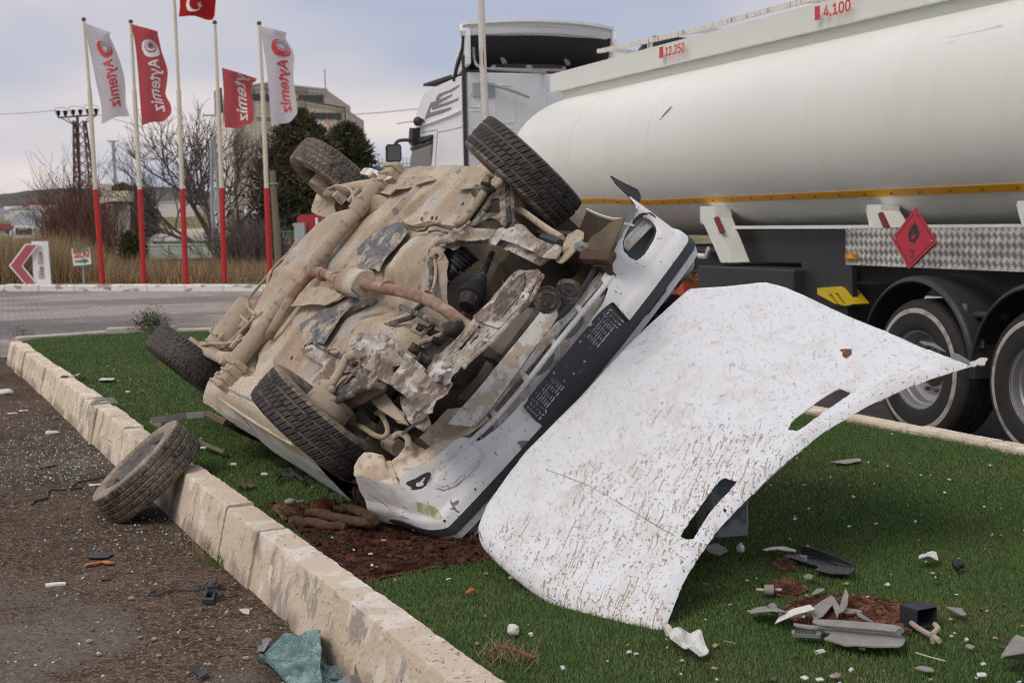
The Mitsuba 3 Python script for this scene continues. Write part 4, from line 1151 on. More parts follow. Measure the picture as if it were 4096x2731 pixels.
def conifer(label, rings, y, n, seed, group='dark evergreens', c0=(0.026, 0.031, 0.017), c1=(0.130, 0.128, 0.066), leaf=0.125, trunk=True, name='pine_tree'):
 """Crown between left and right outline points (in the upright plane at y), filled with clumps of small needle fans."""
 rng = np.random.default_rng(seed)
 R = np.array(rings, float)
 R = R[np.argsort(-R[:, 2])]
 t = thing(name, label, 'tree' if trunk else 'bush', group)
 zt, zb = R[0, 2], R[-1, 2]
 nc = n // 38
 z = zb + (zt - zb) * rng.uniform(0, 1, nc) ** 1.05
 lo = np.interp(-z, -R[:, 2], R[:, 0])
 hi = np.interp(-z, -R[:, 2], R[:, 1])
 c, w = (lo + hi) / 2, (hi - lo) / 2
 a = rng.uniform(0, 2 * np.pi, nc)
 q = rng.uniform(0.2, 1.0, nc) ** 0.5 * (0.62 + 0.66 * rng.uniform(0, 1, nc) ** 1.6)
 C = np.stack([c + np.cos(a) * w * q, y + np.sin(a) * w * q, z], 1)
 tone = rng.uniform(0, 1, nc)
 per = 30
 P = np.repeat(C, per, 0) + rng.normal(0, 1, (nc * per, 3)) * np.repeat(np.clip(w * 0.17, 0.07, 0.22), per)[:, None] * np.array([1, 1, 0.75])
 d = P - np.repeat(C, per, 0) + np.array([0, 0, 0.05])
 d /= np.linalg.norm(d, axis=1, keepdims=True) + 1e-9
 s = np.cross(d, rng.normal(0, 1, d.shape))
 s /= np.linalg.norm(s, axis=1, keepdims=True) + 1e-9
 L = leaf * rng.uniform(0.6, 1.5, len(P))[:, None]
 v = np.stack([P - s * L * 0.24, P + s * L * 0.24, P + d * L * 1.5], 1).reshape(-1, 3)
 k = np.clip(np.repeat(tone, per)[:, None] * 0.7 + rng.uniform(0, 0.4, (len(P), 1)), 0, 1)
 col = np.asarray(c0) * (1 - k) + np.asarray(c1) * k
 put(t + '__crown', (v, np.arange(len(v)).reshape(-1, 3)), 'm_leaf', smooth=False, color=np.repeat(col, 3, 0))
 if trunk:
  cx = (R[-1, 0] + R[-1, 1]) / 2
  put(t + '__trunk', tube([(cx, y, -0.3), (cx, y, (zb + zt) / 2), (c.mean() * 0 + (R[0, 0] + R[0, 1]) / 2, y, zt - 0.3)], [0.17, 0.12, 0.03], 7, 1), 'm_bark')


def rings(a, b):
 return [(p[0], q[0], p[1]) for p, q in zip(a, b)]


conifer('tall dark pine behind the upturned rear wheel', rings([(-7.09,5.146),(-7.459,4.95),(-7.658,4.673),(-7.889,4.365),(-8.094,3.93),(-8.267,3.494),(-8.507,2.996),(-8.617,2.558),(-8.638,1.99),(-8.594,1.42),(-8.547,0.976)], [(-7.011,5.145),(-6.738,4.811),(-6.59,4.496),(-6.313,4.271),(-6.167,3.892),(-6.118,3.452),(-6.07,2.948),(-6.084,2.507),(-6.101,1.94),(-6.119,1.371),(-6.197,0.929)]), 48, 52000, 3)
conifer('second pine, right of the tall one and half behind the upturned wheel', rings([(-5.675,4.813),(-6.072,4.739),(-6.177,4.513),(-6.288,4.124),(-6.334,3.7),(-6.383,3.21),(-6.403,2.555),(-6.368,1.567)], [(-5.56,4.81),(-5.484,4.597),(-5.26,4.397),(-5.069,4.165),(-4.947,3.836),(-4.94,3.509),(-4.982,3.182),(-5.112,1.542)]), 50, 26000, 4)
conifer('dark evergreen rising behind the ruined building', rings([(-18.339,3.272),(-18.799,3.197),(-18.358,2.831),(-18.137,1.915),(-18.178,1.002)], [(-18.078,3.267),(-17.534,3.01),(-17.063,2.545),(-16.729,1.952),(-16.868,0.976)]), 66, 16000, 5)
conifer('round dark green bush on the verge left of the second flagpole', rings([(-10.154,1.176),(-10.307,1.033),(-10.361,0.814),(-10.29,0.592),(-10.114,0.405)], [(-9.879,1.171),(-9.72,1.021),(-9.674,0.8),(-9.72,0.581),(-9.857,0.4)]), 37, 9000, 6, trunk=False, name='evergreen_bush', leaf=0.06)

# dry reeds and weeds on the verge
rng = np.random.default_rng(77)
P, H, K = [], [], []
for (u0, u1, y0, y1, n, h0, h1) in [(-0.40, -0.325, 33, 40, 9000, 0.55, 1.15), (-0.335, -0.29, 33, 42, 6000, 0.3, 0.85), (-0.29, -0.25, 32, 40, 4200, 0.25, 0.62), (-0.25, -0.14, 31.4, 37, 5200, 0.12, 0.55), (-0.40, -0.30, 40, 52, 3500, 0.5, 1.2)]:
 y = rng.uniform(y0, y1, n)
 x = rng.uniform(u0, u1, n) * y
 P.append(np.stack([x, y], 1))
 cl = meshkit.fbm(np.stack([x * 0.9, y * 0.9, x * 0], -1), 3, 2)
 H.append(rng.uniform(h0, h1, n) * np.clip(0.4 + 1.2 * cl, 0.3, 1.4))
 K.append(rng.uniform(0, 1, n))
P, H, K = np.vstack(P), np.concatenate(H), np.concatenate(K)[:, None]
ok = P[:, 1] > 32.35 - 0.388 * (P[:, 0] + 11.8) + 0.25
P, H, K = P[ok], H[ok], K[ok]
a = rng.uniform(0, 2 * np.pi, len(P))
ln = rng.normal(0, 0.22, (len(P), 2)) * H[:, None]
w = 0.011
b0 = np.column_stack([P, np.full(len(P), 0.09)])
dx = np.column_stack([np.cos(a) * w, np.sin(a) * w, a * 0])
tip = b0 + np.column_stack([ln, H])
v = np.stack([b0 - dx, b0 + dx, tip], 1).reshape(-1, 3)
col = np.array([0.20, 0.135, 0.070]) * (1 - K) + np.array([0.46, 0.335, 0.19]) * K
solo('dry_reeds', (v, np.arange(len(v)).reshape(-1, 3)), 'm_leaf', 'dry straw-coloured reeds and weeds on the verge behind the white kerb', 'dry grass', kind='stuff', smooth=False, color=np.repeat(col, 3, 0))

# a sprig of green weed in front of the far edging
conifer('tuft of dark green weed at the far edge of the bed', rings([(-4.159,0.395),(-4.209,0.344),(-4.317,0.266),(-4.327,0.211)], [(-4.12,0.394),(-4.05,0.341),(-3.989,0.26),(-4.008,0.204)]), 16.0, 2600, 8, group='weeds at the far edging', trunk=False, name='weed_tuft', leaf=0.017, c1=(0.11, 0.125, 0.07))
conifer('low tuft of grass at the far left corner of the kerb', rings([(-5.618,0.221),(-5.651,0.197),(-5.66,0.177)], [(-5.602,0.22),(-5.548,0.195),(-5.533,0.174)]), 15.9, 500, 9, group='weeds at the far edging', trunk=False, name='weed_tuft', leaf=0.012, c1=(0.08, 0.14, 0.06))
# ------------------------------------------------------------------ the tanker (its own frame: s forward, n inboard from the near side, z up)
MT = np.array([[-0.35837,0.93358,0.00000,3.05577],[0.93358,0.35837,0.00000,10.53564],[0.00000,0.00000,1.00000,0.00000],[0.00000,0.00000,0.00000,1.00000]])
FS = lambda n: MT @ frame((0, n, 0), x=(1, 0, 0), y=(0, 0, 1))      # for outlines (s, z) on the upright plane n; extrusion goes towards -n (outboard)


def tank_color(p, n, uv):
 c = mix((0.70, 0.715, 0.665), (0.765, 0.775, 0.735), fbm(p.x * 0.7, p.y * 0.7, p.z * 0.7, 3))
 s = p.x * -0.358 + p.y * 0.934
 st = smoothstep(0.60, 0.80, fbm(s * 5.0, p.z * 0.45, 1.0, 4))
 c = mix(c, (0.62, 0.585, 0.50), st * 0.14)
 sc = smoothstep(0.70, 0.76, noise(s * 1.6 + 4, p.z * 46, 3.0)) * smoothstep(0.60, 0.68, noise(s * 2.4, p.z * 6, 9.0)) * smoothstep(2.55, 2.7, p.z)
 return mix(c, (0.34, 0.34, 0.34), sc * 0.45 * smoothstep(1.6, 0.6, s - 7.6))


mat('m_tank', tank_color, 0.36, coat=0.25)
mat('m_tank_trim', (0.74, 0.755, 0.71), 0.4)
mat('m_amber', (0.80, 0.38, 0.015), 0.45)
mat('m_rubber', lambda p, n, uv: mix((0.020, 0.020, 0.021), (0.040, 0.038, 0.036), fbm(p.x * 14, p.y * 14, p.z * 14, 4)), 0.75, spec=0.4)
mat('m_plastic', (0.030, 0.032, 0.036), 0.5)
mat('m_silver', (0.40, 0.405, 0.41), 0.42, metal=0.75)
mat('m_steel', (0.42, 0.42, 0.42), 0.45, metal=0.8)
mat('m_cab', (0.77, 0.785, 0.80), 0.28, coat=0.5)
mat('m_cab_back', lambda p, n, uv: mix((0.62, 0.63, 0.645), (0.70, 0.71, 0.72), fbm(p.x * 2, p.y * 2, p.z * 1.0, 4)), 0.6)
mat('m_emblem_grey', (0.20, 0.20, 0.21), 0.5)


def tread_plate(p, n, uv):
 s = p.x * -0.358 + p.y * 0.934
 a, b = (s + p.z) / 0.066, (s - p.z) / 0.066
 ca, cb = dr.floor(a), dr.floor(b)
 odd = (ca + cb) - 2 * dr.floor((ca + cb) / 2)
 t = dr.select(odd > 0.5, a - ca, b - cb)
 e = dr.select(odd > 0.5, b - cb, a - ca)
 bars = smoothstep(0.25, 0.6, dr.abs(dr.sin(t * 3.14159 * 5))) * smoothstep(0.06, 0.16, e) * smoothstep(0.94, 0.84, e)
 return bars * 0.0045


mat('m_tread_plate', lambda p, n, uv: mix((0.40, 0.39, 0.37), (0.60, 0.59, 0.57), smoothstep(0.3, 0.7, fbm(p.x * 5, p.y * 5, p.z * 9, 4))), 0.36, metal=0.75, bump=tread_plate)

t = thing('tank_trailer', 'long off-white fuel tank trailer with an amber stripe and black mudguards', 'tanker')
NC, ZC, HN, HZ, EX = 1.25, 2.11, 1.22, 0.93, 2.15


def tank_section(k, m=72):
 a = np.linspace(0, 2 * np.pi, m, endpoint=False)
 c, s = np.cos(a), np.sin(a)
 return np.stack([NC + k * HN * np.sign(c) * np.abs(c) ** (2 / EX), ZC + k * HZ * np.sign(s) * np.abs(s) ** (2 / EX)], 1)


ss = np.concatenate([[-6.6, -6.5], np.linspace(-6.2, 8.2, 60), 8.2 + 1.25 * np.sin(np.linspace(0, np.pi / 2, 18))[1:]])
kk = np.concatenate([[0.02, 0.8], np.ones(60), np.sqrt(np.clip(1 - np.sin(np.linspace(0, np.pi / 2, 18))[1:] ** 2.6, 0.0004, 1))])
dn = np.array([meshkit.fbm(np.array([[s * 0.8, 0, 1]]), 3, 4)[0] for s in ss])
rings_ = np.array([[[s, q[0] + (d - 0.5) * 0.012, q[1]] for q in np.vstack([tank_section(k), tank_section(k)[:1]])] for s, k, d in zip(ss, kk, dn)])
put(t + '__barrel', grid_mesh(rings_), 'm_tank', M=MT, smooth=True)
for s in (6.6, 4.55, 2.6, 0.4, -1.6):
 q = tank_section(1.0002)
 put(t + '__weld_seam', tube(np.column_stack([np.full(73, s), np.vstack([q, q[:1]])]), 0.0025, 5, 1, cap=False), 'm_tank_trim', M=MT)
# coaming along the top
zt, zb_ = 3.31, 3.075
put(t + '__coaming', prism([(8.55, zb_), (8.55, zt), (-6.5, zt - 0.02), (-6.5, zb_ - 0.02)], -0.06, 0.0, M=FS(0.62)), 'm_tank_trim', smooth=False)
put(t + '__coaming', box(0.06, 1.3, zt - zb_, (8.52, 1.27, (zt + zb_) / 2)), 'm_tank_trim', M=MT, smooth=False)
put(t + '__coaming_web', box(14.6, 0.05, 0.30, (1.05, 0.75, 2.98)), 'm_tank_trim', M=MT, smooth=False)
put(t + '__coaming_web', box(14.6, 0.05, 0.30, (1.05, 1.8, 2.98)), 'm_tank_trim', M=MT, smooth=False)
put(t + '__top_deck', box(14.8, 1.2, 0.03, (1.0, 1.27, 3.13)), 'm_tank_trim', M=MT, smooth=False)
# amber tape and its small printed marks
sx = np.linspace(-6, 8.0, 90)


def tank_n(z, k=1.0):
 return NC - k * HN * (1 - np.abs((z - ZC) / (k * HZ)) ** EX) ** (1 / EX)


def tape_z(s):
 return 1.555 + 0.045 * np.clip((s - 5.1) / 0.9, 0, 1)


P = np.array([[[s, tank_n(tape_z(s) + d, 1.004) - 0.002, tape_z(s) + d] for d in (-0.027, 0.0, 0.027)] for s in sx])
put(t + '__amber_tape', thicken(grid_mesh(P), -0.003), 'm_amber', M=MT, smooth=40)
for s in np.arange(-1.2, 7.2, 0.36):
 z = tape_z(s)
 put(t + '__tape_mark', prism([(s - 0.022, z - 0.012), (s + 0.020, z - 0.012), (s + 0.02, z - 0.006), (s + 0.004, z - 0.004), (s + 0.008, z + 0.014), (s - 0.004, z + 0.002)], 0.0, 0.002, M=FS(tank_n(z, 1.004) - 0.006)), 'm_plastic', smooth=False)
put(t + '__bottom_rail', box(8.6, 0.05, 0.03, (-1.0, 0.34, 1.283)), 'm_tank_trim', M=MT, smooth=False)
put(t + '__scratch', tube([MT[:3, :3] @ np.array([*q]) + MT[:3, 3] for q in [(4.32, tank_n(2.42) - 0.004, 2.40), (4.22, tank_n(2.46) - 0.004, 2.47), (4.14, tank_n(2.50) - 0.004, 2.52)]], 0.006, 5, 2), 'm_wood')
# red capacity lettering on the coaming
n_face = 0.62 - 0.062


def coam_text(text, s0, s1, z0, h, m='m_red_print'):
 tx = meshkit.text_mesh(text, h, 0.003, True)
 tx.apply_scale(((s0 - s1) / tx.bounds[1, 0], 1, 1))
 put(t + '__lettering', tx, m, M=MT @ frame((s0, n_face, z0), x=(-1, 0, 0), y=(0, 0, 1)), smooth=False)


put(t + '__number_box', prism([(5.245, 3.145), (5.155, 3.145), (5.155, 3.268), (5.245, 3.268)], 0.0, 0.004, M=FS(n_face)), 'm_red_print', smooth=False)
coam_text('1', 5.225, 5.175, 3.165, 0.09, 'm_white')
coam_text('12.250', 5.125, 4.665, 3.155, 0.095)
put(t + '__number_box', prism([(2.185, 3.135), (2.105, 3.135), (2.105, 3.258), (2.185, 3.258)], 0.0, 0.004, M=FS(n_face)), 'm_red_print', smooth=False)
coam_text('2', 2.175, 2.118, 3.155, 0.09, 'm_white')
coam_text('4.100', 2.065, 1.64, 3.148, 0.095)
for key in [k for k in scene if k.startswith(t + '__lettering')]:
 pass
# folded handrail along the top
rail = [np.array(q) for q in [(7.914,1.05,3.551),(6.451,1.05,3.505),(5.415,1.05,3.48),(4.662,1.05,3.476),(3.037,1.05,3.467),(1.281,1.05,3.444)]]
for a, b in zip(rail[:-1], rail[1:]):
 put(t + '__handrail', beam(a, b, 0.055, 0.05), 'm_rusty_white', M=MT, smooth=False)
for a, b in [((1008, 100), (1015, 150)), ((672, 182), (674, 220)), ((1385, 0), (1390, 30))]:
 pass
put(t + '__handrail_stay', beam(*[(6.451,1.05,3.5),(6.448,1.05,3.392)], 0.05), 'm_rusty_white', M=MT, smooth=False)
put(t + '__handrail_stay', beam((5.415,1.05,3.475), (6.27,1.9,3.622), 0.05), 'm_rusty_white', M=MT, smooth=False)
put(t + '__handrail_stay', beam((3.037,1.05,3.458), (3.779,1.9,3.601), 0.05), 'm_rusty_white', M=MT, smooth=False)
put(t + '__handrail_stay', beam((7.595,1.05,3.536), (8.079,1.7,3.558), 0.05), 'm_rusty_white', M=MT, smooth=False)
# saddle legs
for q, pad in [([(3.634,1.496),(3.332,1.491),(3.307,1.382),(2.977,0.951),(3.217,0.946),(3.59,1.362)], [(4.031,1.515),(3.788,1.525),(3.661,1.482),(3.476,1.247),(3.565,1.236),(3.978,1.327)]), ([(0.834,1.464),(0.649,1.461),(0.643,1.412),(0.514,1.279),(0.695,1.261),(0.81,1.342)], [(1.161,1.491),(1.098,1.528),(0.975,1.526),(0.895,1.486),(0.748,1.257),(1.066,1.257)]),
               ([(-0.919,1.461),(-1.099,1.458),(-1.187,1.29),(-0.982,1.291),(-0.936,1.369)], [(-0.647,1.496),(-0.692,1.527),(-0.872,1.522),(-0.986,1.287),(-0.742,1.288)])]:
 leg = put(t + '__saddle_leg', prism(q, -0.18, 0.0, M=FS(0.16)), 'm_tank_trim', smooth=False)
 put(leg + '__backing_plate', prism(pad, -0.012, 0.0, M=FS(0.36)), 'm_tank_trim', smooth=False)
put(t + '__red_reflector', prism([(3.303,1.376),(3.245,1.393),(3.122,1.241),(3.178,1.224)], -0.02, 0.01, M=FS(0.14)), 'm_darkred', smooth=False)
put(t + '__red_reflector', prism([(0.647,1.39),(0.612,1.403),(0.518,1.283),(0.573,1.279)], -0.02, 0.01, M=FS(0.14)), 'm_darkred', smooth=False)
put(t + '__leg_tie', tube([(4.434,0.5,0.99),(4.118,0.5,0.982),(4.055,0.5,1.066)], 0.03, 6, 1), 'm_tank_trim', M=MT)
# chassis and the dark under-run
for n in (0.72, 1.70):
 put(t + '__chassis_rail', box(15.0, 0.1, 0.30, (1.2, n, 0.86)), 'm_plastic', M=MT, smooth=False)
put(t + '__side_skirt', prism([(3.724,1.22),(3.633,1.256),(1.515,1.255),(1.514,0.962),(3.495,0.94)], -0.03, 0.0, M=FS(0.45)), 'm_plastic', smooth=False)
put(t + '__underfloor', box(12.0, 1.5, 0.05, (0.0, 1.25, 1.05)), 'm_plastic', M=MT, smooth=False)
put(t + '__tool_box', box(1.75, 0.85, 0.42, (2.72, 0.53, 0.70), bevel=0.012), 'm_plastic', M=MT, smooth=False)
put(t + '__tool_box', box(0.55, 0.70, 0.36, (1.50, 0.62, 0.62), bevel=0.012), 'm_plastic', M=MT, smooth=False)
put(t + '__bracket', beam(*[(1.887,0.25,0.775),(1.128,0.25,0.815)], 0.05, 0.4), 'm_plastic', M=MT, smooth=False)
put(t + '__extinguisher_box', box(0.34, 0.4, 0.42, (4.25, 0.36, 0.58), bevel=0.05), mat('m_vermilion', (0.50, 0.085, 0.050), 0.5), M=MT)
# tread plate skirt, lamp and hazard placard
put(t + '__tread_plate_skirt', prism([(0.975, 0.978), (0.975, 1.276), (-6.0, 1.29), (-6.0, 0.968)], -0.004, 0.0, M=FS(0.055)), 'm_tread_plate', smooth=False)
for k in range(12):
 for z in (1.262, 0.995):
  put(t + '__rivet', lathe([(0, 0.004), (0.005, 0.003), (0.008, 0)], 8), 'm_steel', M=FS(0.05) @ at(0.93 - 0.19 * k, z, 0.0))
lamp = put(t + '__side_lamp', prism(sg.box(*(lambda a, b: (b[0], b[1], a[0], a[1]))(*[(0.951,1.068),(0.796,1.025)])).buffer(-0.005).buffer(0.009), 0.0, 0.018, M=FS(0.051)), mat('m_lamp', (0.42, 0.17, 0.035), 0.35))
put(lamp + '__lens', prism(sg.box(*(lambda a, b: (b[0], b[1], a[0], a[1]))(*[(0.913,1.062),(0.836,1.032)])), 0.018, 0.026, M=FS(0.051)), 'm_amber', smooth=False)
pc = t + '__hazard_placard'
pq = poly([(0.045,1.439),(-0.207,1.176),(0.128,0.964),(0.342,1.194)])
put(pc, prism(pq, 0.0, 0.003, M=FS(0.046)), mat('m_placard', (0.52, 0.028, 0.055), 0.4), smooth=False, exact=True)
inner = affinity.scale(pq, 0.87, 0.87)
put(pc + '__border', prism(inner.difference(affinity.scale(pq, 0.835, 0.835)), 0.003, 0.0045, M=FS(0.046)), 'm_plastic', smooth=False)
fl_ = poly([(0.058,1.343),(0.066,1.3),(0.082,1.318),(0.083,1.29),(0.103,1.301),(0.099,1.269),(0.123,1.28),(0.119,1.249),(0.134,1.256),(0.136,1.214),(0.118,1.186),(0.134,1.179),(0.111,1.173),(0.047,1.163),(0.041,1.171),(0.056,1.177),(0.019,1.197),(0,1.235),(0.007,1.266),(0.02,1.252),(0.016,1.29),(0.031,1.276),(0.029,1.311),(0.046,1.293)]).difference(poly([(0.109,1.214),(0.1,1.197),(0.069,1.194),(0.05,1.211),(0.05,1.238),(0.061,1.225),(0.07,1.235),(0.079,1.218),(0.087,1.232),(0.094,1.214)]))
put(pc + '__flame_symbol', prism(fl_, 0.003, 0.0045, M=FS(0.046)), 'm_plastic', smooth=False)
a3, b3 = np.array((0.126,1.051)), np.array((0.09,1.052))
tx = meshkit.text_mesh('3', 0.058, 0.0015, True)
tx.apply_scale((1.35, 1, 1))
put(pc + '__class_number', tx, 'm_plastic', M=MT @ frame((a3[0], 0.0425, a3[1]), x=(-1, 0, 0), y=(0, 0, 1)), smooth=False)
for q in [(0.299,1.196),(0.048,1.388),(-0.145,1.179)]:
 put(pc + '__bolt', lathe([(0, 0.006), (0.007, 0.005), (0.010, 0)], 10), 'm_steel', M=FS(0.043) @ at(q[0], q[1], 0))
# wheel chock on its holder
ck = put(t + '__wheel_chock', prism(poly([(1.58,0.759),(1.285,0.782),(1.226,0.769),(1.046,0.646),(1.161,0.625),(1.318,0.636),(1.58,0.705)], [[(1.414,0.712),(1.371,0.718),(1.245,0.628),(1.285,0.627)], [(1.318,0.724),(1.272,0.728),(1.155,0.64),(1.2,0.634)]]), -0.16, 0.0, M=FS(0.18)), 'm_yellow', smooth=False)
put(t + '__chock_holder', beam(*[(1.495,0.3,0.584),(1.232,0.3,0.588)], 0.1), 'm_plastic', M=MT, smooth=False)


def truck_wheel(parent, s, n0, z, inward=1, ring=True, key='wheel'):
 """A wide single wheel: outer face at n0, axle along n."""
 w = fresh(parent + '__' + key)
 R, W = 0.535, 0.385
 Mw = MT @ frame((s, n0, z), z=(0, inward, 0), y=(0, 0, 1))
 prof = [(0.300, 0.020), (0.318, 0.004), (0.36, -0.004), (0.44, -0.006), (0.495, 0.008), (0.522, 0.028), (0.533, 0.050)]
 for k in range(4):
  x = 0.085 + k * 0.072
  prof += [(R, x - 0.020), (R, x - 0.006), (R - 0.014, x - 0.004), (R - 0.014, x + 0.004), (R, x + 0.006)]
 prof += [(0.533, W - 0.05), (0.51, W - 0.02), (0.44, W), (0.30, W - 0.02)]
 put(w + '__tyre', lathe(prof, 72), 'm_rubber', M=Mw, exact=True)
 put(w + '__rim', lathe([(0.305, 0.012), (0.300, 0.024), (0.285, 0.028), (0.275, 0.075), (0.262, 0.085), (0.250, 0.14), (0.225, 0.155), (0.205, 0.16), (0.195, 0.155), (0.14, 0.158)], 64), 'm_silver', M=Mw, exact=True)
 put(w + '__hub', lathe([(0, 0.03), (0.07, 0.03), (0.085, 0.045), (0.092, 0.11), (0.115, 0.12), (0.14, 0.16)], 40), mat('m_hub', (0.13, 0.105, 0.085), 0.6, metal=0.4) if 'm_hub' not in scene else 'm_hub', M=Mw, exact=True)
 for k in range(10):
  a = k * math.pi / 5
  put(w + '__wheel_nut', rod((0.168 * math.cos(a), 0.168 * math.sin(a), 0.16), (0.168 * math.cos(a), 0.168 * math.sin(a), 0.125), 0.016, 6), 'm_hub', M=Mw, smooth=False)
 if ring:
  put(w + '__white_ring', lathe([(0.432, -0.0075), (0.437, -0.0095), (0.463, -0.0045), (0.468, -0.0005)], 80), mat('m_ring', lambda p, n, uv: mix((0.44, 0.42, 0.385), (0.27, 0.255, 0.235), smoothstep(0.5, 0.7, fbm(p.x * 14, p.y * 14, p.z * 14, 3))), 0.8) if 'm_ring' not in scene else 'm_ring', M=Mw, exact=True)
 return w


for k, s in enumerate((0.0, -1.31)):
 w = truck_wheel(t, s, 0.02, 0.205)
 truck_wheel(t, s, 2.48, 0.205, -1, False, 'far_wheel')
 put(t + '__axle', rod((s, 0.25, 0.205), (s, 2.25, 0.205), 0.075, 14), 'm_plastic', M=MT)
 a = np.linspace(math.radians(-2), math.radians(182), 40)
 G = np.array([[[s + 0.685 * math.cos(q), 0.0 + d, 0.225 + 0.685 * math.sin(q)] for q in a] for d in (-0.01, 0.0, 0.02, 0.46)])
 for j in range(40):
  G[0, j, 0] = s + 0.655 * math.cos(a[j]); G[0, j, 2] = 0.225 + 0.655 * math.sin(a[j])
  G[1, j, 0] = s + 0.66 * math.cos(a[j]) + 0.0; G[1, j, 2] = 0.225 + 0.672 * math.sin(a[j])
 f = put(t + '__mudguard', thicken(grid_mesh(G), 0.008), 'm_plastic', M=MT, smooth=40)
 put(f + '__lip', tube(np.array([[s + 0.655 * math.cos(q), -0.008, 0.225 + 0.655 * math.sin(q)] for q in a]), 0.012, 6, 1), 'm_plastic', M=MT)
put(t + '__mudguard_stay', tube([(-0.422,0.12,0.633),(-0.627,0.12,0.65),(-0.866,0.12,0.652)], 0.028, 12, 1), 'm_plastic', M=MT)
put(t + '__mudguard_clamp', tube([(-0.436,0.1,0.698),(-0.474,0.1,0.689),(-0.496,0.1,0.66),(-0.549,0.1,0.593),(-0.609,0.1,0.486),(-0.621,0.1,0.441)], 0.010, 6, 2), 'm_steel', M=MT)
put(t + '__mudguard_clamp', box(0.07, 0.012, 0.05), 'm_steel', M=MT @ at(*(-0.492,0.06,0.703)), smooth=False)
put(t + '__mudguard_clamp', box(0.07, 0.012, 0.06), 'm_steel', M=MT @ at(*(-0.672,0.06,0.45)), smooth=False)
put(t + '__red_hook', tube([(-0.311,0.5,0.666),(-0.394,0.5,0.699),(-0.502,0.5,0.732),(-0.635,0.5,0.771)], [0.01, 0.03, 0.035, 0.03], 8, 3), 'm_vermilion', M=MT)

# ------------------------------------------------------------------ the tractor's cab
c = thing('truck_cab', 'white high-roofed truck cab with grey wing marks on its side', 'truck cab')
side = [(13.668,1.968),(13.269,2.339),(13.117,2.574),(12.96,3.026),(12.772,3.19),(12.542,3.347),(12.369,3.412),(12.092,3.446),(11.457,3.472),(10.634,3.503),(10.637,2.78),(10.605,1.881)]
put(c + '__body', prism(poly(side).buffer(-0.04).buffer(0.04), -2.3, 0.0, M=FS(0.1)), 'm_cab')
low = [(13.926,1.975),(10.72,1.884),(10.736,0.691),(14.054,0.606)]
put(c + '__lower_body', prism(low, -2.2, 0.0, M=FS(0.16)), 'm_cab', smooth=False)
sr = np.array((10.573,3.022))[0]
zr0, zr1 = 0.9, np.array((10.613,3.537))[1]
put(c + '__rear_wall', box(0.05, 2.22, zr1 - zr0, (sr - 0.05, 1.25, (zr0 + zr1) / 2), bevel=0.02), 'm_cab_back', M=MT, smooth=False)
fin = [(10.972,3.512),(10.916,3.609),(10.821,3.707),(10.579,3.879),(10.525,4.115),(10.482,4.198),(10.407,4.194),(10.362,4.049),(10.371,3.642),(10.485,3.609)]
put(c + '__roof_fairing_side', prism(fin, -0.05, 0.0, M=FS(0.11)), 'm_cab', smooth=False)
far = np.array(fin)
put(c + '__roof_fairing_side', prism(fin, -0.05, 0.0, M=FS(2.42)), 'm_cab', smooth=False)
top = np.array([(10.388,4.189),(10.453,4.19),(10.531,3.888),(10.768,3.707),(10.933,3.511)])
nn_ = np.linspace(0.07, 2.43, 25)
prof_s, prof_z = top[:, 0], top[:, 1]
G = np.array([[[prof_s[k] - (0.25 * (1 - ((n - 1.25) / 1.2) ** 2) if k < 2 else 0.0) + 0.0, n, prof_z[k] + 0.05 * (1 - ((n - 1.25) / 1.2) ** 2)] for n in nn_] for k in range(5)])
put(c + '__roof_fairing', thicken(grid_mesh(G), 0.04), 'm_cab', M=MT, smooth=50)
edge_ = np.array([[sr - 0.02 - 0.25 * (1 - ((n - 1.25) / 1.2) ** 2), n, prof_z[0] - 0.075 + 0.05 * (1 - ((n - 1.25) / 1.2) ** 2)] for n in nn_])
put(c + '__roof_fairing_lip', tube(edge_, 0.10, 8, 1, flat=1.0), 'm_cab', M=MT)
put(c + '__fairing_lining', thicken(grid_mesh(G[1:] * 1.0 - np.array([0, 0, 0.07])), 0.02), 'm_plastic', M=MT, smooth=50)
put(c + '__roof_deck', box(2.1, 2.2, 0.04, (sr + 1.0, 1.25, zr1 + 0.02)), 'm_plastic', M=MT, smooth=False)
for n in (0.78, 1.80):
 put(c + '__fairing_strut', beam((sr + 0.05, n, zr1 + 0.15), (sr + 0.25, n - 0.12, prof_z[0] - 0.12), 0.07, 0.04), 'm_galv', M=MT, smooth=False)
vent = put(c + '__vent_housing', box(0.22, 1.25, 0.30, (sr + 0.30, 1.22, zr1 + 0.17), bevel=0.04), 'm_cab_back', M=MT)
for k in range(2):
 put(vent + '__grille', box(0.02, 0.48, 0.16, (sr + 0.185, 0.93 + 0.58 * k, zr1 + 0.19)), 'm_wood', M=MT, smooth=False)
put(c + '__grab_tube', tube([(10.501,0.25,3.896),(10.475,0.25,3.733),(10.381,0.25,3.631),(10.159,0.25,3.569),(9.724,0.25,3.504)] + [(10.625,1.5,3.565)], 0.022, 8, 3), 'm_galv', M=MT)
put(c + '__rubber_strip', beam((sr - 0.06, 0.10, 1.0), (sr - 0.06, 0.10, zr1 + 0.25), 0.05, 0.05), 'm_plastic', M=MT, smooth=False)
put(c + '__hinge_plate', beam((sr - 0.09, 0.22, zr1 - 0.25), (sr - 0.09, 0.55, zr1 - 0.25), 0.03, 0.2), 'm_galv', M=MT, smooth=False)
put(c + '__hinge_plate', beam((sr - 0.09, 0.16, zr1 - 1.02), (sr - 0.09, 0.34, zr1 - 1.02), 0.03, 0.26), 'm_galv', M=MT, smooth=False)
put(c + '__stay_rod', tube([(sr - 0.16, 0.3, zr1 - 0.15), (sr - 0.2, 0.7, zr1 - 0.24), (sr - 0.22, 1.05, zr1 - 0.36)], 0.022, 8, 2), 'm_galv', M=MT)
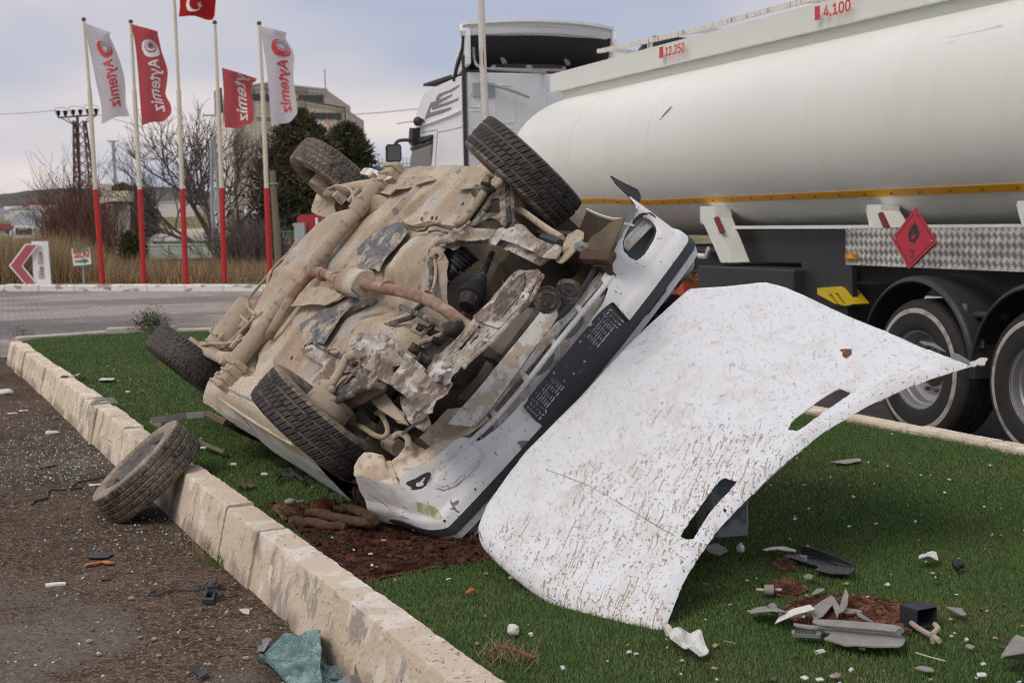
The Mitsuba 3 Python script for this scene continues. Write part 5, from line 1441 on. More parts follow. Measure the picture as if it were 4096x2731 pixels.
for (n0, n1, z0, z1) in [(0.56, 0.86, -0.18, -0.72), (0.52, 0.86, -0.80, -1.10), (1.35, 2.2, -0.22, -1.6), (0.16, 0.34, -0.3, -0.5), (0.16, 0.34, -0.55, -0.8)]:
 loop = sg.box(n0, zr1 + z1, n1, zr1 + z0).buffer(-0.05).buffer(0.05).exterior.coords
 put(c + '__panel_bead', tube([(sr - 0.078, q[0], q[1]) for q in loop], 0.010, 5, 1, cap=False), 'm_cab_back', M=MT)
# side details
for q in ([(12.425,3.001),(12.318,3.096),(12.087,3.239),(11.862,3.236),(11.793,3.298),(11.654,3.334),(11.163,3.343),(10.691,3.379),(10.741,3.344),(11.016,3.311),(11.429,3.294),(11.648,3.269),(11.639,3.249),(11.039,3.272),(11.061,3.243),(11.334,3.213),(11.655,3.186),(11.75,3.171),(11.175,3.177),(10.742,3.196),(10.783,3.159),(11.179,3.13),(12.011,3.111),(12.082,3.166),(12.13,3.114),(12.165,3.084),(11.694,3.086),(11.092,3.088),(11.115,3.049),(11.491,3.028),(12.127,3.015)],):
 put(c + '__wing_mark', prism(poly(q), 0.0, 0.004, M=FS(0.1)), 'm_emblem_grey', smooth=False)
put(c + '__door_window', prism(poly([(13.045,2.724),(12.594,2.739),(11.998,2.73),(12.062,2.484),(12.141,2.306),(12.276,2.196),(13.484,1.963),(13.203,2.406)]), 0.0, 0.012, M=FS(0.1)), 'm_dark_glass', smooth=False)
put(c + '__window_deflector', prism(poly([(13.067,2.734),(11.998,2.734),(12.013,2.679),(13.089,2.624)]), 0.012, 0.05, M=FS(0.1)), 'm_plastic', smooth=False)
put(c + '__window_deflector', prism(poly([(13.114,2.605),(12.028,2.637),(12.041,2.605),(13.131,2.554)]), 0.012, 0.04, M=FS(0.1)), 'm_plastic', smooth=False)
put(c + '__door_seam', tube([(12.974,0.098,2.792),(12.413,0.098,2.807),(11.816,0.098,2.8),(11.788,0.098,2.754),(11.929,0.098,2.321),(12.074,0.098,1.923)], 0.007, 5, 1), 'm_emblem_grey', M=MT)
put(c + '__side_seam', tube([(11.787,0.098,2.759),(11.201,0.098,2.756),(10.633,0.098,2.761)], 0.006, 5, 1), 'm_emblem_grey', M=MT)
put(c + '__side_crease', tube([(12.896,0.1,2.894),(12.135,0.1,2.917),(11.192,0.1,2.953),(10.642,0.1,2.989)], 0.05, 8, 2, flat=0.4), 'm_cab', M=MT)
put(c + '__side_camera', trimesh.creation.icosphere(2, 0.075), 'm_plastic', M=MT @ at(*(12.468,0,2.973)))
put(c + '__side_camera', tube([(12.628,0.05,2.985),(12.386,0.05,2.981)], 0.03, 6, 1), 'm_plastic', M=MT)
put(c + '__mirror_base', prism(poly([(12.832,2.898),(12.671,2.879),(12.704,2.636),(12.913,2.652),(12.873,2.833)]), -0.1, 0.05, M=FS(0.02)), 'm_plastic', smooth=False)
put(c + '__mirror_arm', tube([(-1.538,22.498,2.702),(-1.649,22.498,2.706),(-1.743,22.498,2.697),(-1.796,22.494,2.656),(-1.805,22.489,2.596)], 0.028, 8, 3), 'm_plastic')
mm = np.array((-1.83,22.379,2.49))
for q, h in (((-1.827,22.38,2.493), 0.285), ((-1.861,22.348,2.134), 0.285)):
 F_ = frame(q, x=(1, 0.12, 0), y=(0, 0, 1))
 m_ = put(c + '__mirror', prism(sg.box(-0.125, -h / 2, 0.125, h / 2).buffer(-0.05).buffer(0.05), -0.09, 0.05, M=F_), 'm_plastic')
 put(m_ + '__glass', prism(sg.box(-0.09, -h / 2 + 0.03, 0.10, h / 2 - 0.03).buffer(-0.03).buffer(0.03), 0.05, 0.055, M=F_), mat('m_mirror', (0.10, 0.11, 0.12), 0.1, metal=1.0) if 'm_mirror' not in scene else 'm_mirror', smooth=False)
put(c + '__mirror_post', tube([(-1.806,22.419,2.373),(-1.801,22.41,2.271)], 0.05, 8, 1), 'm_plastic')
put(c + '__chassis', box(6.2, 0.9, 0.3, (sr - 0.4, 1.25, 0.6)), 'm_plastic', M=MT, smooth=False)
for s in (sr + 1.2, sr - 2.6):
 for n, i in ((0.06, 1), (2.44, -1)):
  truck_wheel(c, s, n, 0.205, i, False)

t = thing('dark_panel', 'dark blue-black panel of another vehicle seen just above the tank', 'vehicle')
put(t + '__panel', prism(poly([(2.607,4.263),(2.612,4.7),(2.835,4.847),(3.636,4.781),(4.145,4.401),(4.143,4.148)]), -2.5, 0.0, M=FB(27)), mat('m_ink', (0.022, 0.026, 0.036), 0.6), smooth=False)
# ------------------------------------------------------------------ the overturned car (own frame: X towards its lower side, Y forward, Z out of the belly)
MC = np.array([[-0.60552,0.42899,-0.67031,-0.90287],[-0.26576,-0.90292,-0.33778,7.02506],[-0.75014,-0.02639,0.66075,1.10873],[0.00000,0.00000,0.00000,1.00000]])
MB = np.array([[0.62918,-0.72209,0.28762,-0.27056],[0.41514,-0.00065,-0.90976,5.19103],[0.65711,0.69180,0.29936,0.26500],[0.00000,0.00000,0.00000,1.00000]])
ICAR = np.linalg.inv(MC)


def car_xyz(p):
 return [float(ICAR[k, 0]) * p.x + float(ICAR[k, 1]) * p.y + float(ICAR[k, 2]) * p.z + float(ICAR[k, 3]) for k in range(3)]


def spots(x, y, s, r, keep):
 """Irregular blots: 1 inside a blot."""
 d, d2, k = voronoi(x * s + (noise(x * s * 3, y * s * 3, 1.0) - 0.5) * 0.5, y * s + (noise(x * s * 3, y * s * 3, 7.0) - 0.5) * 0.5)
 return dr.select(k < keep, smoothstep(r, r * 0.72, d), 0.0)


def belly_color(p, n, uv):
 x, y, z = car_xyz(p)
 a = fbm(x * 6, y * 6, z * 6, 4)
 g = noise(x * 130, y * 130, z * 130)
 c = mix((0.375, 0.300, 0.222), (0.530, 0.445, 0.345), smoothstep(0.3, 0.7, a))
 c = mix(c, (0.34, 0.235, 0.165), smoothstep(0.56, 0.70, fbm(x * 4 + 9, y * 4, z * 4, 3)) * 0.6)
 bare = smoothstep(0.54, 0.70, fbm(x * 8 + 3, y * 10, z * 5 + 5, 4) + 0.16 * (g - 0.5))
 c = mix(c, mix((0.30, 0.31, 0.31), (0.46, 0.46, 0.44), a), bare * 0.75)
 c = mix(c, (0.10, 0.082, 0.066), spots(x, y * 0.8, 15, 0.24, 0.12) * 0.55)
 c = mix(c, (0.055, 0.048, 0.042), spots(x + 3, y, 46, 0.17, 0.13) * 0.8)
 c = mix(c, (0.66, 0.60, 0.52), spots(x + 7, y, 85, 0.18, 0.14) * 0.6)
 return mix(c, c * 0.72, smoothstep(0.58, 0.75, g) * 0.5)


def belly_bump(p, n, uv):
 return fbm(p.x * 50, p.y * 50, p.z * 50, 3) * 0.0035


mat('m_belly', belly_color, 0.88, bump=belly_bump, spec=0.25)


def shield_color(p, n, uv):
 x, y, z = car_xyz(p)
 a = fbm(x * 9, y * 9, z * 9, 4)
 c = mix((0.085, 0.090, 0.100), (0.185, 0.190, 0.200), noise(x * 22, y * 22, z * 22))
 c = mix(c, (0.43, 0.355, 0.265), smoothstep(0.42, 0.66, fbm(x * 15, y * 15, z * 15, 4) + 0.22 * (noise(x * 140, y * 140, z * 140) - 0.5)))
 return mix(c, (0.05, 0.045, 0.04), spots(x, y, 40, 0.28, 0.2) * 0.8)


mat('m_shield', shield_color, 0.7, bump=belly_bump, spec=0.3)


def rust_color(p, n, uv):
 x, y, z = car_xyz(p)
 a = fbm(x * 7, y * 7, z * 7, 4)
 b = fbm(x * 16 + 4, y * 5, z * 9, 4)
 c = mix((0.30, 0.255, 0.205), (0.50, 0.475, 0.435), smoothstep(0.38, 0.66, b + 0.2 * (noise(x * 120, y * 120, z * 120) - 0.5)))
 c = mix(c, (0.130, 0.082, 0.056), smoothstep(0.46, 0.66, fbm(x * 13, y * 13, z * 13, 4) + 0.2 * (noise(x * 90, y * 90, z * 90) - 0.5)) * 0.85)
 c = mix(c, (0.070, 0.060, 0.055), smoothstep(0.54, 0.70, fbm(x * 19, y * 19, z * 19 + 3, 3)) * 0.75)
 c = mix(c, (0.62, 0.62, 0.60), smoothstep(0.66, 0.72, noise(x * 60, y * 14, z * 20)) * smoothstep(0.5, 0.62, b) * 0.8)
 return mix(c, (0.030, 0.026, 0.023), spots(x, y, 48, 0.26, 0.18) * 0.8)


mat('m_rust', rust_color, 0.72, bump=belly_bump, spec=0.35)


def oily_color(p, n, uv):
 x, y, z = car_xyz(p)
 c = mix((0.012, 0.011, 0.010), (0.040, 0.035, 0.030), noise(x * 30, y * 30, z * 30))
 c = mix(c, (0.165, 0.125, 0.088), smoothstep(0.56, 0.66, fbm(x * 12, y * 12, z * 12, 4)) * 0.75)
 return mix(c, (0.26, 0.21, 0.155), spots(x, y + z, 70, 0.22, 0.14) * 0.8)


mat('m_oily', oily_color, 0.55, spec=0.3)
mat('m_bay', lambda p, n, uv: mix((0.040, 0.033, 0.027), (0.115, 0.090, 0.070), fbm(p.x * 12, p.y * 12, p.z * 12, 4)), 0.8, spec=0.2)
mat('m_pipe', lambda p, n, uv: mix(mix((0.200, 0.115, 0.080), (0.320, 0.205, 0.150), noise(p.x * 30, p.y * 30, p.z * 30)), (0.40, 0.325, 0.245), smoothstep(0.50, 0.66, fbm(p.x * 13, p.y * 13, p.z * 13, 4)) * 0.8), 0.85, spec=0.25)
mat('m_arm', lambda p, n, uv: mix(mix((0.050, 0.047, 0.044), (0.11, 0.104, 0.098), noise(p.x * 25, p.y * 25, p.z * 25)), (0.33, 0.27, 0.20), smoothstep(0.44, 0.70, fbm(p.x * 30, p.y * 30, p.z * 30, 4) + 0.2 * (noise(p.x * 150, p.y * 150, p.z * 150) - 0.5)) * 0.9), 0.7, spec=0.3)
mat('m_mudmetal', lambda p, n, uv: mix(mix((0.34, 0.275, 0.205), (0.49, 0.41, 0.315), fbm(p.x * 9, p.y * 9, p.z * 9, 3)), (0.15, 0.122, 0.095), smoothstep(0.62, 0.74, fbm(p.x * 34, p.y * 34, p.z * 34, 3)) * 0.6), 0.88, bump=belly_bump, spec=0.25)


def side_color(p, n, uv):
 x, y, z = car_xyz(p)
 a = fbm(x * 7, y * 7, z * 9, 4)
 paint = mix((0.60, 0.625, 0.595), (0.67, 0.69, 0.665), fbm(x * 2, y * 2, z * 2, 2))
 mud = mix((0.43, 0.355, 0.268), (0.58, 0.50, 0.40), a)
 edge = z + 0.105 + 0.05 * (y + 0.1) + (fbm(y * 6, z * 10, x * 5, 3) - 0.5) * 0.12
 c = mix(paint, mud, smoothstep(-0.02, 0.05, edge))
 c = mix(c, mud, smoothstep(0.63, 0.72, fbm(y * 4, z * 22, 1.0, 3)) * 0.7)
 return mix(c, (0.20, 0.145, 0.10), spots(y, z * 3, 20, 0.2, 0.14) * 0.7)


mat('m_side', side_color, 0.42, spec=0.5)


def bumper_color(p, n, uv):
 x, y, z = car_xyz(p)
 a = fbm(x * 10, y * 10, z * 10, 4)
 c = mix((0.70, 0.705, 0.715), (0.755, 0.76, 0.765), fbm(x * 3, y * 3, z * 3, 2))
 c = mix(c, (0.52, 0.47, 0.39), smoothstep(0.61, 0.72, fbm(x * 5, y * 9, z * 9 + 4, 4)) * 0.45)
 c = mix(c, (0.16, 0.15, 0.14), spots(x, z + y * 0.6, 62, 0.20, 0.10) * 0.8)
 return mix(c, (0.34, 0.28, 0.21), spots(x + 5, z * 1.4, 34, 0.16, 0.10) * 0.8)


mat('m_bumper', bumper_color, 0.40, spec=0.5)


def muddy_white(p, n, uv):
 x, y, z = car_xyz(p)
 a = fbm(x * 13, y * 13, z * 13, 4)
 b = fbm(x * 40, y * 16, z * 40, 3)
 mud = mix((0.46, 0.375, 0.285), (0.60, 0.52, 0.42), b)
 c = mix((0.70, 0.69, 0.67), mud, smoothstep(0.44, 0.58, fbm(x * 24, y * 24, z * 24, 4) * 0.65 + b * 0.35))
 return mix(c, (0.12, 0.10, 0.085), spots(x, y + z, 60, 0.2, 0.14) * 0.7)


mat('m_muddy_white', muddy_white, 0.75, bump=lambda p, n, uv: fbm(p.x * 60, p.y * 60, p.z * 60, 3) * 0.004, spec=0.3)


def tan_flange(p, n, uv):
 a = fbm(p.x * 14, p.y * 14, p.z * 14, 4)
 c = mix((0.50, 0.385, 0.275), (0.66, 0.575, 0.465), smoothstep(0.35, 0.62, a))
 c = mix(c, (0.70, 0.67, 0.62), smoothstep(0.56, 0.66, fbm(p.x * 20 + 3, p.y * 20, p.z * 20, 3)) * 0.7)
 return mix(c, (0.30, 0.195, 0.12), smoothstep(0.55, 0.75, fbm(p.x * 50, p.y * 50, p.z * 50, 3)) * 0.6)


mat('m_tan_flange', tan_flange, 0.85, bump=lambda p, n, uv: fbm(p.x * 60, p.y * 60, p.z * 60, 3) * 0.003, spec=0.25)

car = thing('overturned_car', 'wrecked white car lying on its side with its muddy underbody towards us', 'car')


def cput(name, m, bs, **kw):
 return put(car + '__' + name, m, bs, M=MC, **kw)


def seg_dist(x, y, a, b):
 a, b = np.array(a), np.array(b)
 d = b - a
 t = np.clip(((x - a[0]) * d[0] + (y - a[1]) * d[1]) / (d @ d), 0, 1)
 return np.hypot(x - a[0] - t * d[0], y - a[1] - t * d[1])


# floor pan with its tunnel, swages and sunk fields
floor_pts = [(0.735, -0.60), (0.55, -0.56), (0.36, -0.50), (-0.40, -0.47), (-0.62, -0.47), (-0.745, -0.42), (-0.755, 0.30), (-0.74, 0.86), (-0.60, 1.02), (-0.40, 1.06), (-0.24, 1.10), (-0.20, 1.20), (-0.12, 1.27), (0.0, 1.31), (0.10, 1.36), (0.17, 1.40), (0.22, 1.38), (0.30, 1.34), (0.42, 1.30), (0.55, 1.22), (0.64, 1.05), (0.72, 0.98), (0.735, 0.5)]
ribs = [[(-0.637,0.163),(-0.312,0.091)], [(-0.64,0.448),(-0.426,0.296)], [(0.288,0.097),(0.487,0.111)], [(-0.521,-0.195),(-0.447,-0.319)], [(-0.534,-0.187),(-0.362,-0.377)]]
sunk = poly([(0.412,0.313),(0.43,0.724),(0.528,0.737),(0.507,0.39)])
sunk2 = poly([(0.493,-0.303),(0.507,-0.236),(0.606,-0.054),(0.637,-0.127),(0.631,-0.19)])


def floor_z(x, y):
 z = -0.050 * smoothbump(x - 0.03, 0.16) * np.clip((y + 0.5) / 0.3, 0, 1)
 for a, b in ribs:
  d = seg_dist(x, y, a, b)
  z = z + 0.024 * np.clip(1 - (d / 0.030) ** 2, 0, 1) - 0.010 * np.clip(1 - ((d - 0.045) / 0.016) ** 2, 0, 1)
 for s, dd in ((sunk, 0.026), (sunk2, 0.034)):
  q = shapely.points(x, y)
  ins = shapely.distance(s.exterior, q) * np.where(shapely.contains_xy(s, x, y), 1, -1)
  z = z - dd * np.clip((ins + 0.006) / 0.016, 0, 1)
 # footwells bulge out of the belly before the toe board falls away
 for cx, cy, rx_, ry_, h in ((-0.22, 0.83, 0.17, 0.26, 0.035), (0.24, 0.98, 0.14, 0.24, 0.040), (-0.50, 0.45, 0.2, 0.3, 0.008)):
  z = z + h * np.clip(1 - ((x - cx) / rx_) ** 2 - ((y - cy) / ry_) ** 2, 0, 1) ** 0.6
 z = z - 0.22 * np.clip((y - 1.22 - 0.1 * np.abs(x)) / 0.2, 0, 1) ** 1.4
 z = z + 0.010 * np.clip((np.abs(x) - 0.60) / 0.1, 0, 1)
 return z + wob(x, y, 4.5, 0.014, 3) + wob(x, y, 16, 0.004, 5)


fp = cput('floor_pan', sheet(floor_pts, 0.013, floor_z, 0.003, jag=0.001), 'm_belly', smooth=50, label='dented dusty beige floor pan with pressed ribs')


def patch(name, pts, z0, m, amp=0.006, freq=9, thick=0.003, step=0.012, holes=(), jag=0.0015, parent=None, follow=False, fold=None, seed=3, **kw):
 def f(x, y):
  z = np.full_like(np.asarray(x, float), 0.0) + (z0(x, y) if callable(z0) else z0)
  if follow:
   z = z + floor_z(x, y)
  z = z + wob(x, y, freq, amp, seed) + wob(x, y, freq * 3.3, amp * 0.3, seed + 1)
  if fold is not None:
   for a, b, h, w in fold:
    z = z + h * np.clip(1 - seg_dist(x, y, a, b) / w, 0, 1)
  return z

 return put((parent or car) + '__' + name, sheet(pts, step, f, thick, holes, jag=jag, seed=seed), m, M=MC, smooth=kw.pop('smooth', 45), **kw)


# heat shields and plates on the belly
patch('heat_shield', [(-0.186,0.115),(-0.269,0.118),(-0.34,0.242),(-0.383,0.415),(-0.34,0.515),(-0.319,0.589),(-0.219,0.574),(-0.151,0.571),(-0.082,0.616),(-0.091,0.526),(-0.068,0.402),(-0.091,0.298)], 0.030, 'm_shield', 0.012, 6, label='torn blue-grey heat shield above the exhaust')
patch('heat_shield', [(0.283,0.122),(0.241,0.197),(0.14,0.343),(0.084,0.442),(0.071,0.595),(0.091,0.643),(0.119,0.607),(0.176,0.576),(0.279,0.613),(0.345,0.621),(0.343,0.488),(0.376,0.421),(0.348,0.311)], 0.032, 'm_shield', 0.014, 6, seed=8, label='blue-grey heat shield below the exhaust')
patch('pale_flap', [(0.225,-0.157),(0.124,-0.206),(0.087,-0.068),(0.071,0.105),(0.076,0.33),(0.085,0.55),(0.111,0.46),(0.167,0.351),(0.173,0.199),(0.195,-0.007)], 0.055, 'm_mudmetal', 0.014, 7, seed=4, label='bent pale flap of sheet under the exhaust')
patch('pale_plate', [(0.403,0.359),(0.364,0.45),(0.368,0.627),(0.377,0.882),(0.384,1.136),(0.42,1.158),(0.444,1.031),(0.498,0.926),(0.545,0.922),(0.533,0.798),(0.44,0.791),(0.416,0.437)], 0.018, 'm_rust', 0.006, 8, seed=6)
patch('floor_rail', [(-0.369,0.458),(-0.408,0.582),(-0.439,0.722),(-0.439,0.95),(-0.403,1.187),(-0.385,1.199),(-0.369,1.048),(-0.386,0.738),(-0.359,0.574)], lambda x, y: 0.034, 'm_belly', 0.004, 9, 0.02, seed=9)
patch('rocker_strip', [(-0.606,-0.325),(-0.626,-0.1),(-0.664,0.073),(-0.659,0.376),(-0.642,0.402),(-0.624,0.176),(-0.588,0.044),(-0.558,-0.065),(-0.558,-0.208)], 0.03, 'm_mudmetal', 0.02, 10, seed=12, jag=0.004, label='crumpled edge of the upper rocker')
patch('rocker_strip', [(-0.595,0.747),(-0.654,0.739),(-0.696,0.773),(-0.719,0.88),(-0.667,1.022),(-0.626,1.013),(-0.603,0.911),(-0.59,0.835)], 0.03, 'm_mudmetal', 0.02, 11, seed=13, jag=0.004)
for q, z in (([(-0.678,-0.688),(-0.713,-0.677),(-0.714,-0.592),(-0.64,-0.12),(-0.617,-0.187),(-0.646,-0.29),(-0.649,-0.402)], 0.06), ([(-0.788,-0.195),(-0.829,-0.253),(-0.849,-0.257),(-0.833,-0.146),(-0.754,0.487),(-0.721,0.348),(-0.683,0.116),(-0.685,-0.009)], -0.12)):
 patch('torn_sill_panel', q, z, 'm_muddy_white' if z > 0 else 'm_side', 0.012, 5, 0.004, seed=15, label='torn white sill panel sticking up' if z < 0 else 'muddy white end of the sill')
patch('upper_sill', [(-0.705,0.044),(-0.748,0.341),(-0.801,0.599),(-0.76,0.714),(-0.731,0.779),(-0.703,0.678),(-0.69,0.498),(-0.684,0.263)], lambda x, y: -0.02 - 0.4 * np.clip(-x - 0.74, 0, 1), 'm_belly', 0.012, 7, 0.01, seed=16)
# dark discs on the skin, painted in for the shade inside slots and drain holes
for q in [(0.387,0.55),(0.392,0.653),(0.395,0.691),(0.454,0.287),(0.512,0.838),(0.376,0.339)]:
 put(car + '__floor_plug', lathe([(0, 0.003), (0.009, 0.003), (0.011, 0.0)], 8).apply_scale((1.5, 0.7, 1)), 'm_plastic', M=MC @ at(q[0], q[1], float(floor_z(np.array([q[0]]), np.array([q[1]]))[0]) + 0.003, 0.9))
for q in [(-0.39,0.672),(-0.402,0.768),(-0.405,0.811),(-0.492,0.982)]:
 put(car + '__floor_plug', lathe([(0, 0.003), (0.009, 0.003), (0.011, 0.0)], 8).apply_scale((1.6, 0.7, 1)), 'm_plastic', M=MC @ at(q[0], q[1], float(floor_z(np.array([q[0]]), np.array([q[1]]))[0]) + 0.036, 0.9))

# exhaust
ex = car + '__exhaust_pipe'
put(ex, tube([(0.015, -0.06, 0.085), (0.013, 0.10, 0.085), (0.02, 0.22, 0.082), (0.037, 0.42, 0.085), (0.03, 0.72, 0.085), (0.036, 0.95, 0.086), (0.035, 1.25, 0.084), (0.05, 1.55, 0.07), (0.075, 1.75, 0.03), (0.105, 1.90, -0.05)], 0.0255, 16, 8), 'm_pipe', M=MC, exact=True, label='rust-brown exhaust pipe along the belly')
put(ex + '__rear_run', tube([(0.015, -0.05, 0.085), (0.05, -0.10, 0.082), (0.12, -0.135, 0.075), (0.22, -0.13, 0.07), (0.32, -0.11, 0.06), (0.40, -0.16, 0.03)], 0.024, 14, 6), 'm_pipe', M=MC)
for y in (0.10, 0.30, 1.02):
 put(ex + '__joint', tube([(0.02, y - 0.012, 0.085), (0.022, y + 0.012, 0.085)], 0.031, 14, 1), 'm_pipe', M=MC)
mf = fresh(car + '__silencer')
can = lathe([(0, -0.125), (0.052, -0.125), (0.058, -0.118), (0.058, -0.108), (0.054, -0.10), (0.054, 0.10), (0.058, 0.108), (0.058, 0.118), (0.052, 0.125), (0, 0.125)], 36)
can.apply_scale((1.28, 0.86, 1))
put(mf, can, 'm_belly', M=MC @ frame((0.030, 0.60, 0.090), x=(1, 0, 0), z=(0.02, 1, 0)), exact=True, label='dusty oval silencer can on the exhaust pipe')
put(mf + '__seam', tube([(0.066, 0.49, 0.095), (0.068, 0.60, 0.096), (0.066, 0.71, 0.095)], 0.004, 5, 2), 'm_belly', M=MC)

# rear axle: torsion tubes, trailing arms, brackets
ax = fresh(car + '__rear_axle')
put(ax, tube([(0.62, -0.262, 0.055), (0.30, -0.257, 0.058), (-0.10, -0.254, 0.06), (-0.60, -0.252, 0.058)], [0.040, 0.036, 0.036, 0.040], 22, 4), 'm_mudmetal', M=MC, exact=True, label='thick muddy rear axle tube')
for x0, x1, r in ((0.40, 0.62, 0.047), (0.16, 0.24, 0.040), (-0.60, -0.40, 0.048), (-0.16, -0.08, 0.041)):
 put(ax + '__sleeve', tube([(x0, -0.258, 0.058), (x1, -0.256, 0.058)], r, 20, 1), 'm_mudmetal', M=MC)
put(ax + '__torsion_bar', tube([(0.58, -0.335, 0.045), (0.2, -0.325, 0.05), (-0.25, -0.322, 0.048), (-0.55, -0.33, 0.04)], 0.0125, 10, 4), 'm_mudmetal', M=MC)
for s in (1, -1):
 arm = put(ax + '__trailing_arm', join([trimesh.convex.convex_hull(np.vstack([trimesh.creation.icosphere(2, r).vertices + np.array(c) for c, r in (((s * 0.585, -0.27, 0.05), 0.045), ((s * 0.60, -0.62, 0.035), 0.034))])), trimesh.convex.convex_hull(np.vstack([trimesh.creation.icosphere(2, r).vertices + np.array(c) for c, r in (((s * 0.60, -0.62, 0.035), 0.034), ((s * 0.585, -1.20, 0.0), 0.036))]))]), 'm_mudmetal', M=MC)
 put(arm + '__clip', box(0.09, 0.035, 0.02, (s * 0.50, -0.42, 0.08), bevel=0.004), 'm_mudmetal', M=MC)
 put(arm + '__bump_stop', rod((s * 0.50, -0.70, 0.03), (s * 0.50, -0.70, 0.095), 0.030, 14, 0.022), 'm_mudmetal', M=MC)
 put(arm + '__bushing', rod((s * 0.50, -0.262, 0.09), (s * 0.50, -0.262, 0.1065), 0.014, 14), 'm_plastic', M=MC)  # dark disc standing in for the shaded hole of the bushing
 br = put(ax + '__mount', box(0.17, 0.13, 0.075, (s * 0.665, -0.255, 0.035), bevel=0.012), 'm_mudmetal', M=MC)
 for k in range(3):
  put(br + '__rib', box(0.012, 0.14, 0.085, (s * (0.61 + 0.05 * k), -0.250, 0.043), bevel=0.003), 'm_mudmetal', M=MC)
 put(br + '__bolt', rod((s * 0.70, -0.30, 0.06), (s * 0.70, -0.30, 0.09), 0.015, 6), 'm_mudmetal', M=MC, smooth=False)
 put(br + '__bolt', rod((s * 0.63, -0.34, 0.05), (s * 0.63, -0.34, 0.10), 0.019, 12), 'm_mudmetal', M=MC)
 put(ax + '__brake_hose', tube([(s * 0.58, -1.10, 0.04), (s * 0.565, -0.80, 0.085), (s * 0.53, -0.50, 0.09), (s * 0.45, -0.36, 0.07), (s * 0.30, -0.33, 0.07)], 0.0085, 8, 6), 'm_mudmetal', M=MC)

# fuel tank, spare-wheel well, rear silencer
ft = [(-0.50, -0.34), (0.42, -0.38), (0.47, -0.50), (0.42, -0.72), (0.32, -0.83), (0.05, -0.98), (-0.15, -1.01), (-0.38, -0.92), (-0.50, -0.76), (-0.54, -0.5)]
fg = poly(ft)


def tank_z(x, y):
 d = shapely.distance(fg.exterior, shapely.points(x, y))
 return -0.13 + 0.165 * np.clip(d / 0.10, 0, 1) ** 0.4 + 0.012 * smoothbump(x - 0.02, 0.05) * np.clip(d / 0.05, 0, 1) + wob(x, y, 6, 0.006, 8)


cput('fuel_tank', sheet(fg, 0.016, tank_z, 0.004), 'm_belly', smooth=60, label='large rounded beige fuel tank behind the axle')
put(car + '__rear_silencer', lathe([(0, -0.16), (0.085, -0.16), (0.094, -0.15), (0.090, -0.14), (0.090, 0.14), (0.094, 0.15), (0.085, 0.16), (0, 0.16)], 36), 'm_mudmetal', M=MC @ frame((0.40, -0.98, -0.015), x=(0, 1, 0), z=(1, 0.1, 0)))
put(car + '__tailpipe', tube([(0.50, -0.98, 0.0), (0.56, -1.06, 0.01), (0.575, -1.22, 0.015)], 0.023, 14, 4, cap=False), 'm_mudmetal', M=MC)
put(car + '__tail_hanger', tube([(0.45, -1.05, 0.06), (0.50, -0.98, 0.085), (0.50, -0.90, 0.06)], 0.006, 6, 3), 'm_mudmetal', M=MC)

# body shell: the near (lower) side panel, its inner return, the rear mass and the far side
ys = np.linspace(-0.62, 1.06, 60)


def z_end(y):
 return np.interp(y, [-0.62, -0.5, 0, 0.5, 0.9, 1.2, 1.9], [-0.05, -0.085, -0.225, -0.328, -0.433, -0.465, -0.50])


def side_profile(y, t):
 """t from 0 (floor edge) to 1 (lower edge of the side panel)."""
 ze = z_end(y)
 px = np.interp(t, [0, 0.10, 0.22, 0.38, 0.6, 0.85, 1.0], [0.715, 0.742, 0.772, 0.800, 0.828, 0.848, 0.845])
 pz = np.interp(t, [0, 0.10, 0.22, 0.38, 0.6, 0.85, 1.0], [0.006, 0.010, -0.010, -0.05, -0.05 + 0.36 * (ze + 0.05), -0.05 + 0.8 * (ze + 0.05), ze]) if ze < -0.12 else np.interp(t, [0, 0.1, 0.3, 0.6, 1.0], [0.006, 0.010, -0.006, ze * 0.5, ze])
 return px, pz


Ts = np.linspace(0, 1, 30)
rng = np.random.default_rng(5)
P = np.array([[[side_profile(y, t)[0], y, side_profile(y, t)[1]] for t in Ts] for y in ys])
P[..., 0] += wob(P[..., 1], P[..., 2], 4, 0.010, 6)
sd = cput('side_panel', thicken(grid_mesh(P), 0.004), 'm_side', smooth=55, label='lower body side, white paint under beige mud')
put(sd + '__door_seal', tube([(0.803, 0.055, -0.058), (0.823, 0.10, -0.12), (0.838, 0.16, -0.20), (0.848, 0.21, -0.262)], 0.0045, 6, 4), 'm_plastic', M=MC)  # dark tube painted in for the shadow of the door gap
put(sd + '__pinch_seam', tube([(0.725, -0.58, 0.018), (0.722, -0.30, 0.018), (0.724, 0.0, 0.016), (0.72, 0.35, 0.018)], 0.008, 7, 5), 'm_belly', M=MC)
put(sd + '__sill_bead', tube([(0.772, -0.50, -0.02), (0.79, -0.2, -0.04), (0.80, 0.3, -0.055), (0.803, 0.9, -0.06)], 0.010, 8, 5), 'm_side', M=MC)
for y in (0.10, 0.28, 0.34, 0.43, 0.62, 0.78, 0.9):
 put(sd + '__clip', trimesh.creation.icosphere(1, 0.0085), 'm_muddy_white', M=MC @ at(0.842, y, float(z_end(y)) - 0.004))
ret = np.array([[[0.842 - 0.20 * k, y, z_end(y) - 0.02 * k - 0.004] for k in np.linspace(0, 1, 4)] for y in np.linspace(-0.6, 1.9, 40)])
cput('side_return', grid_mesh(ret), 'm_bay', smooth=40)
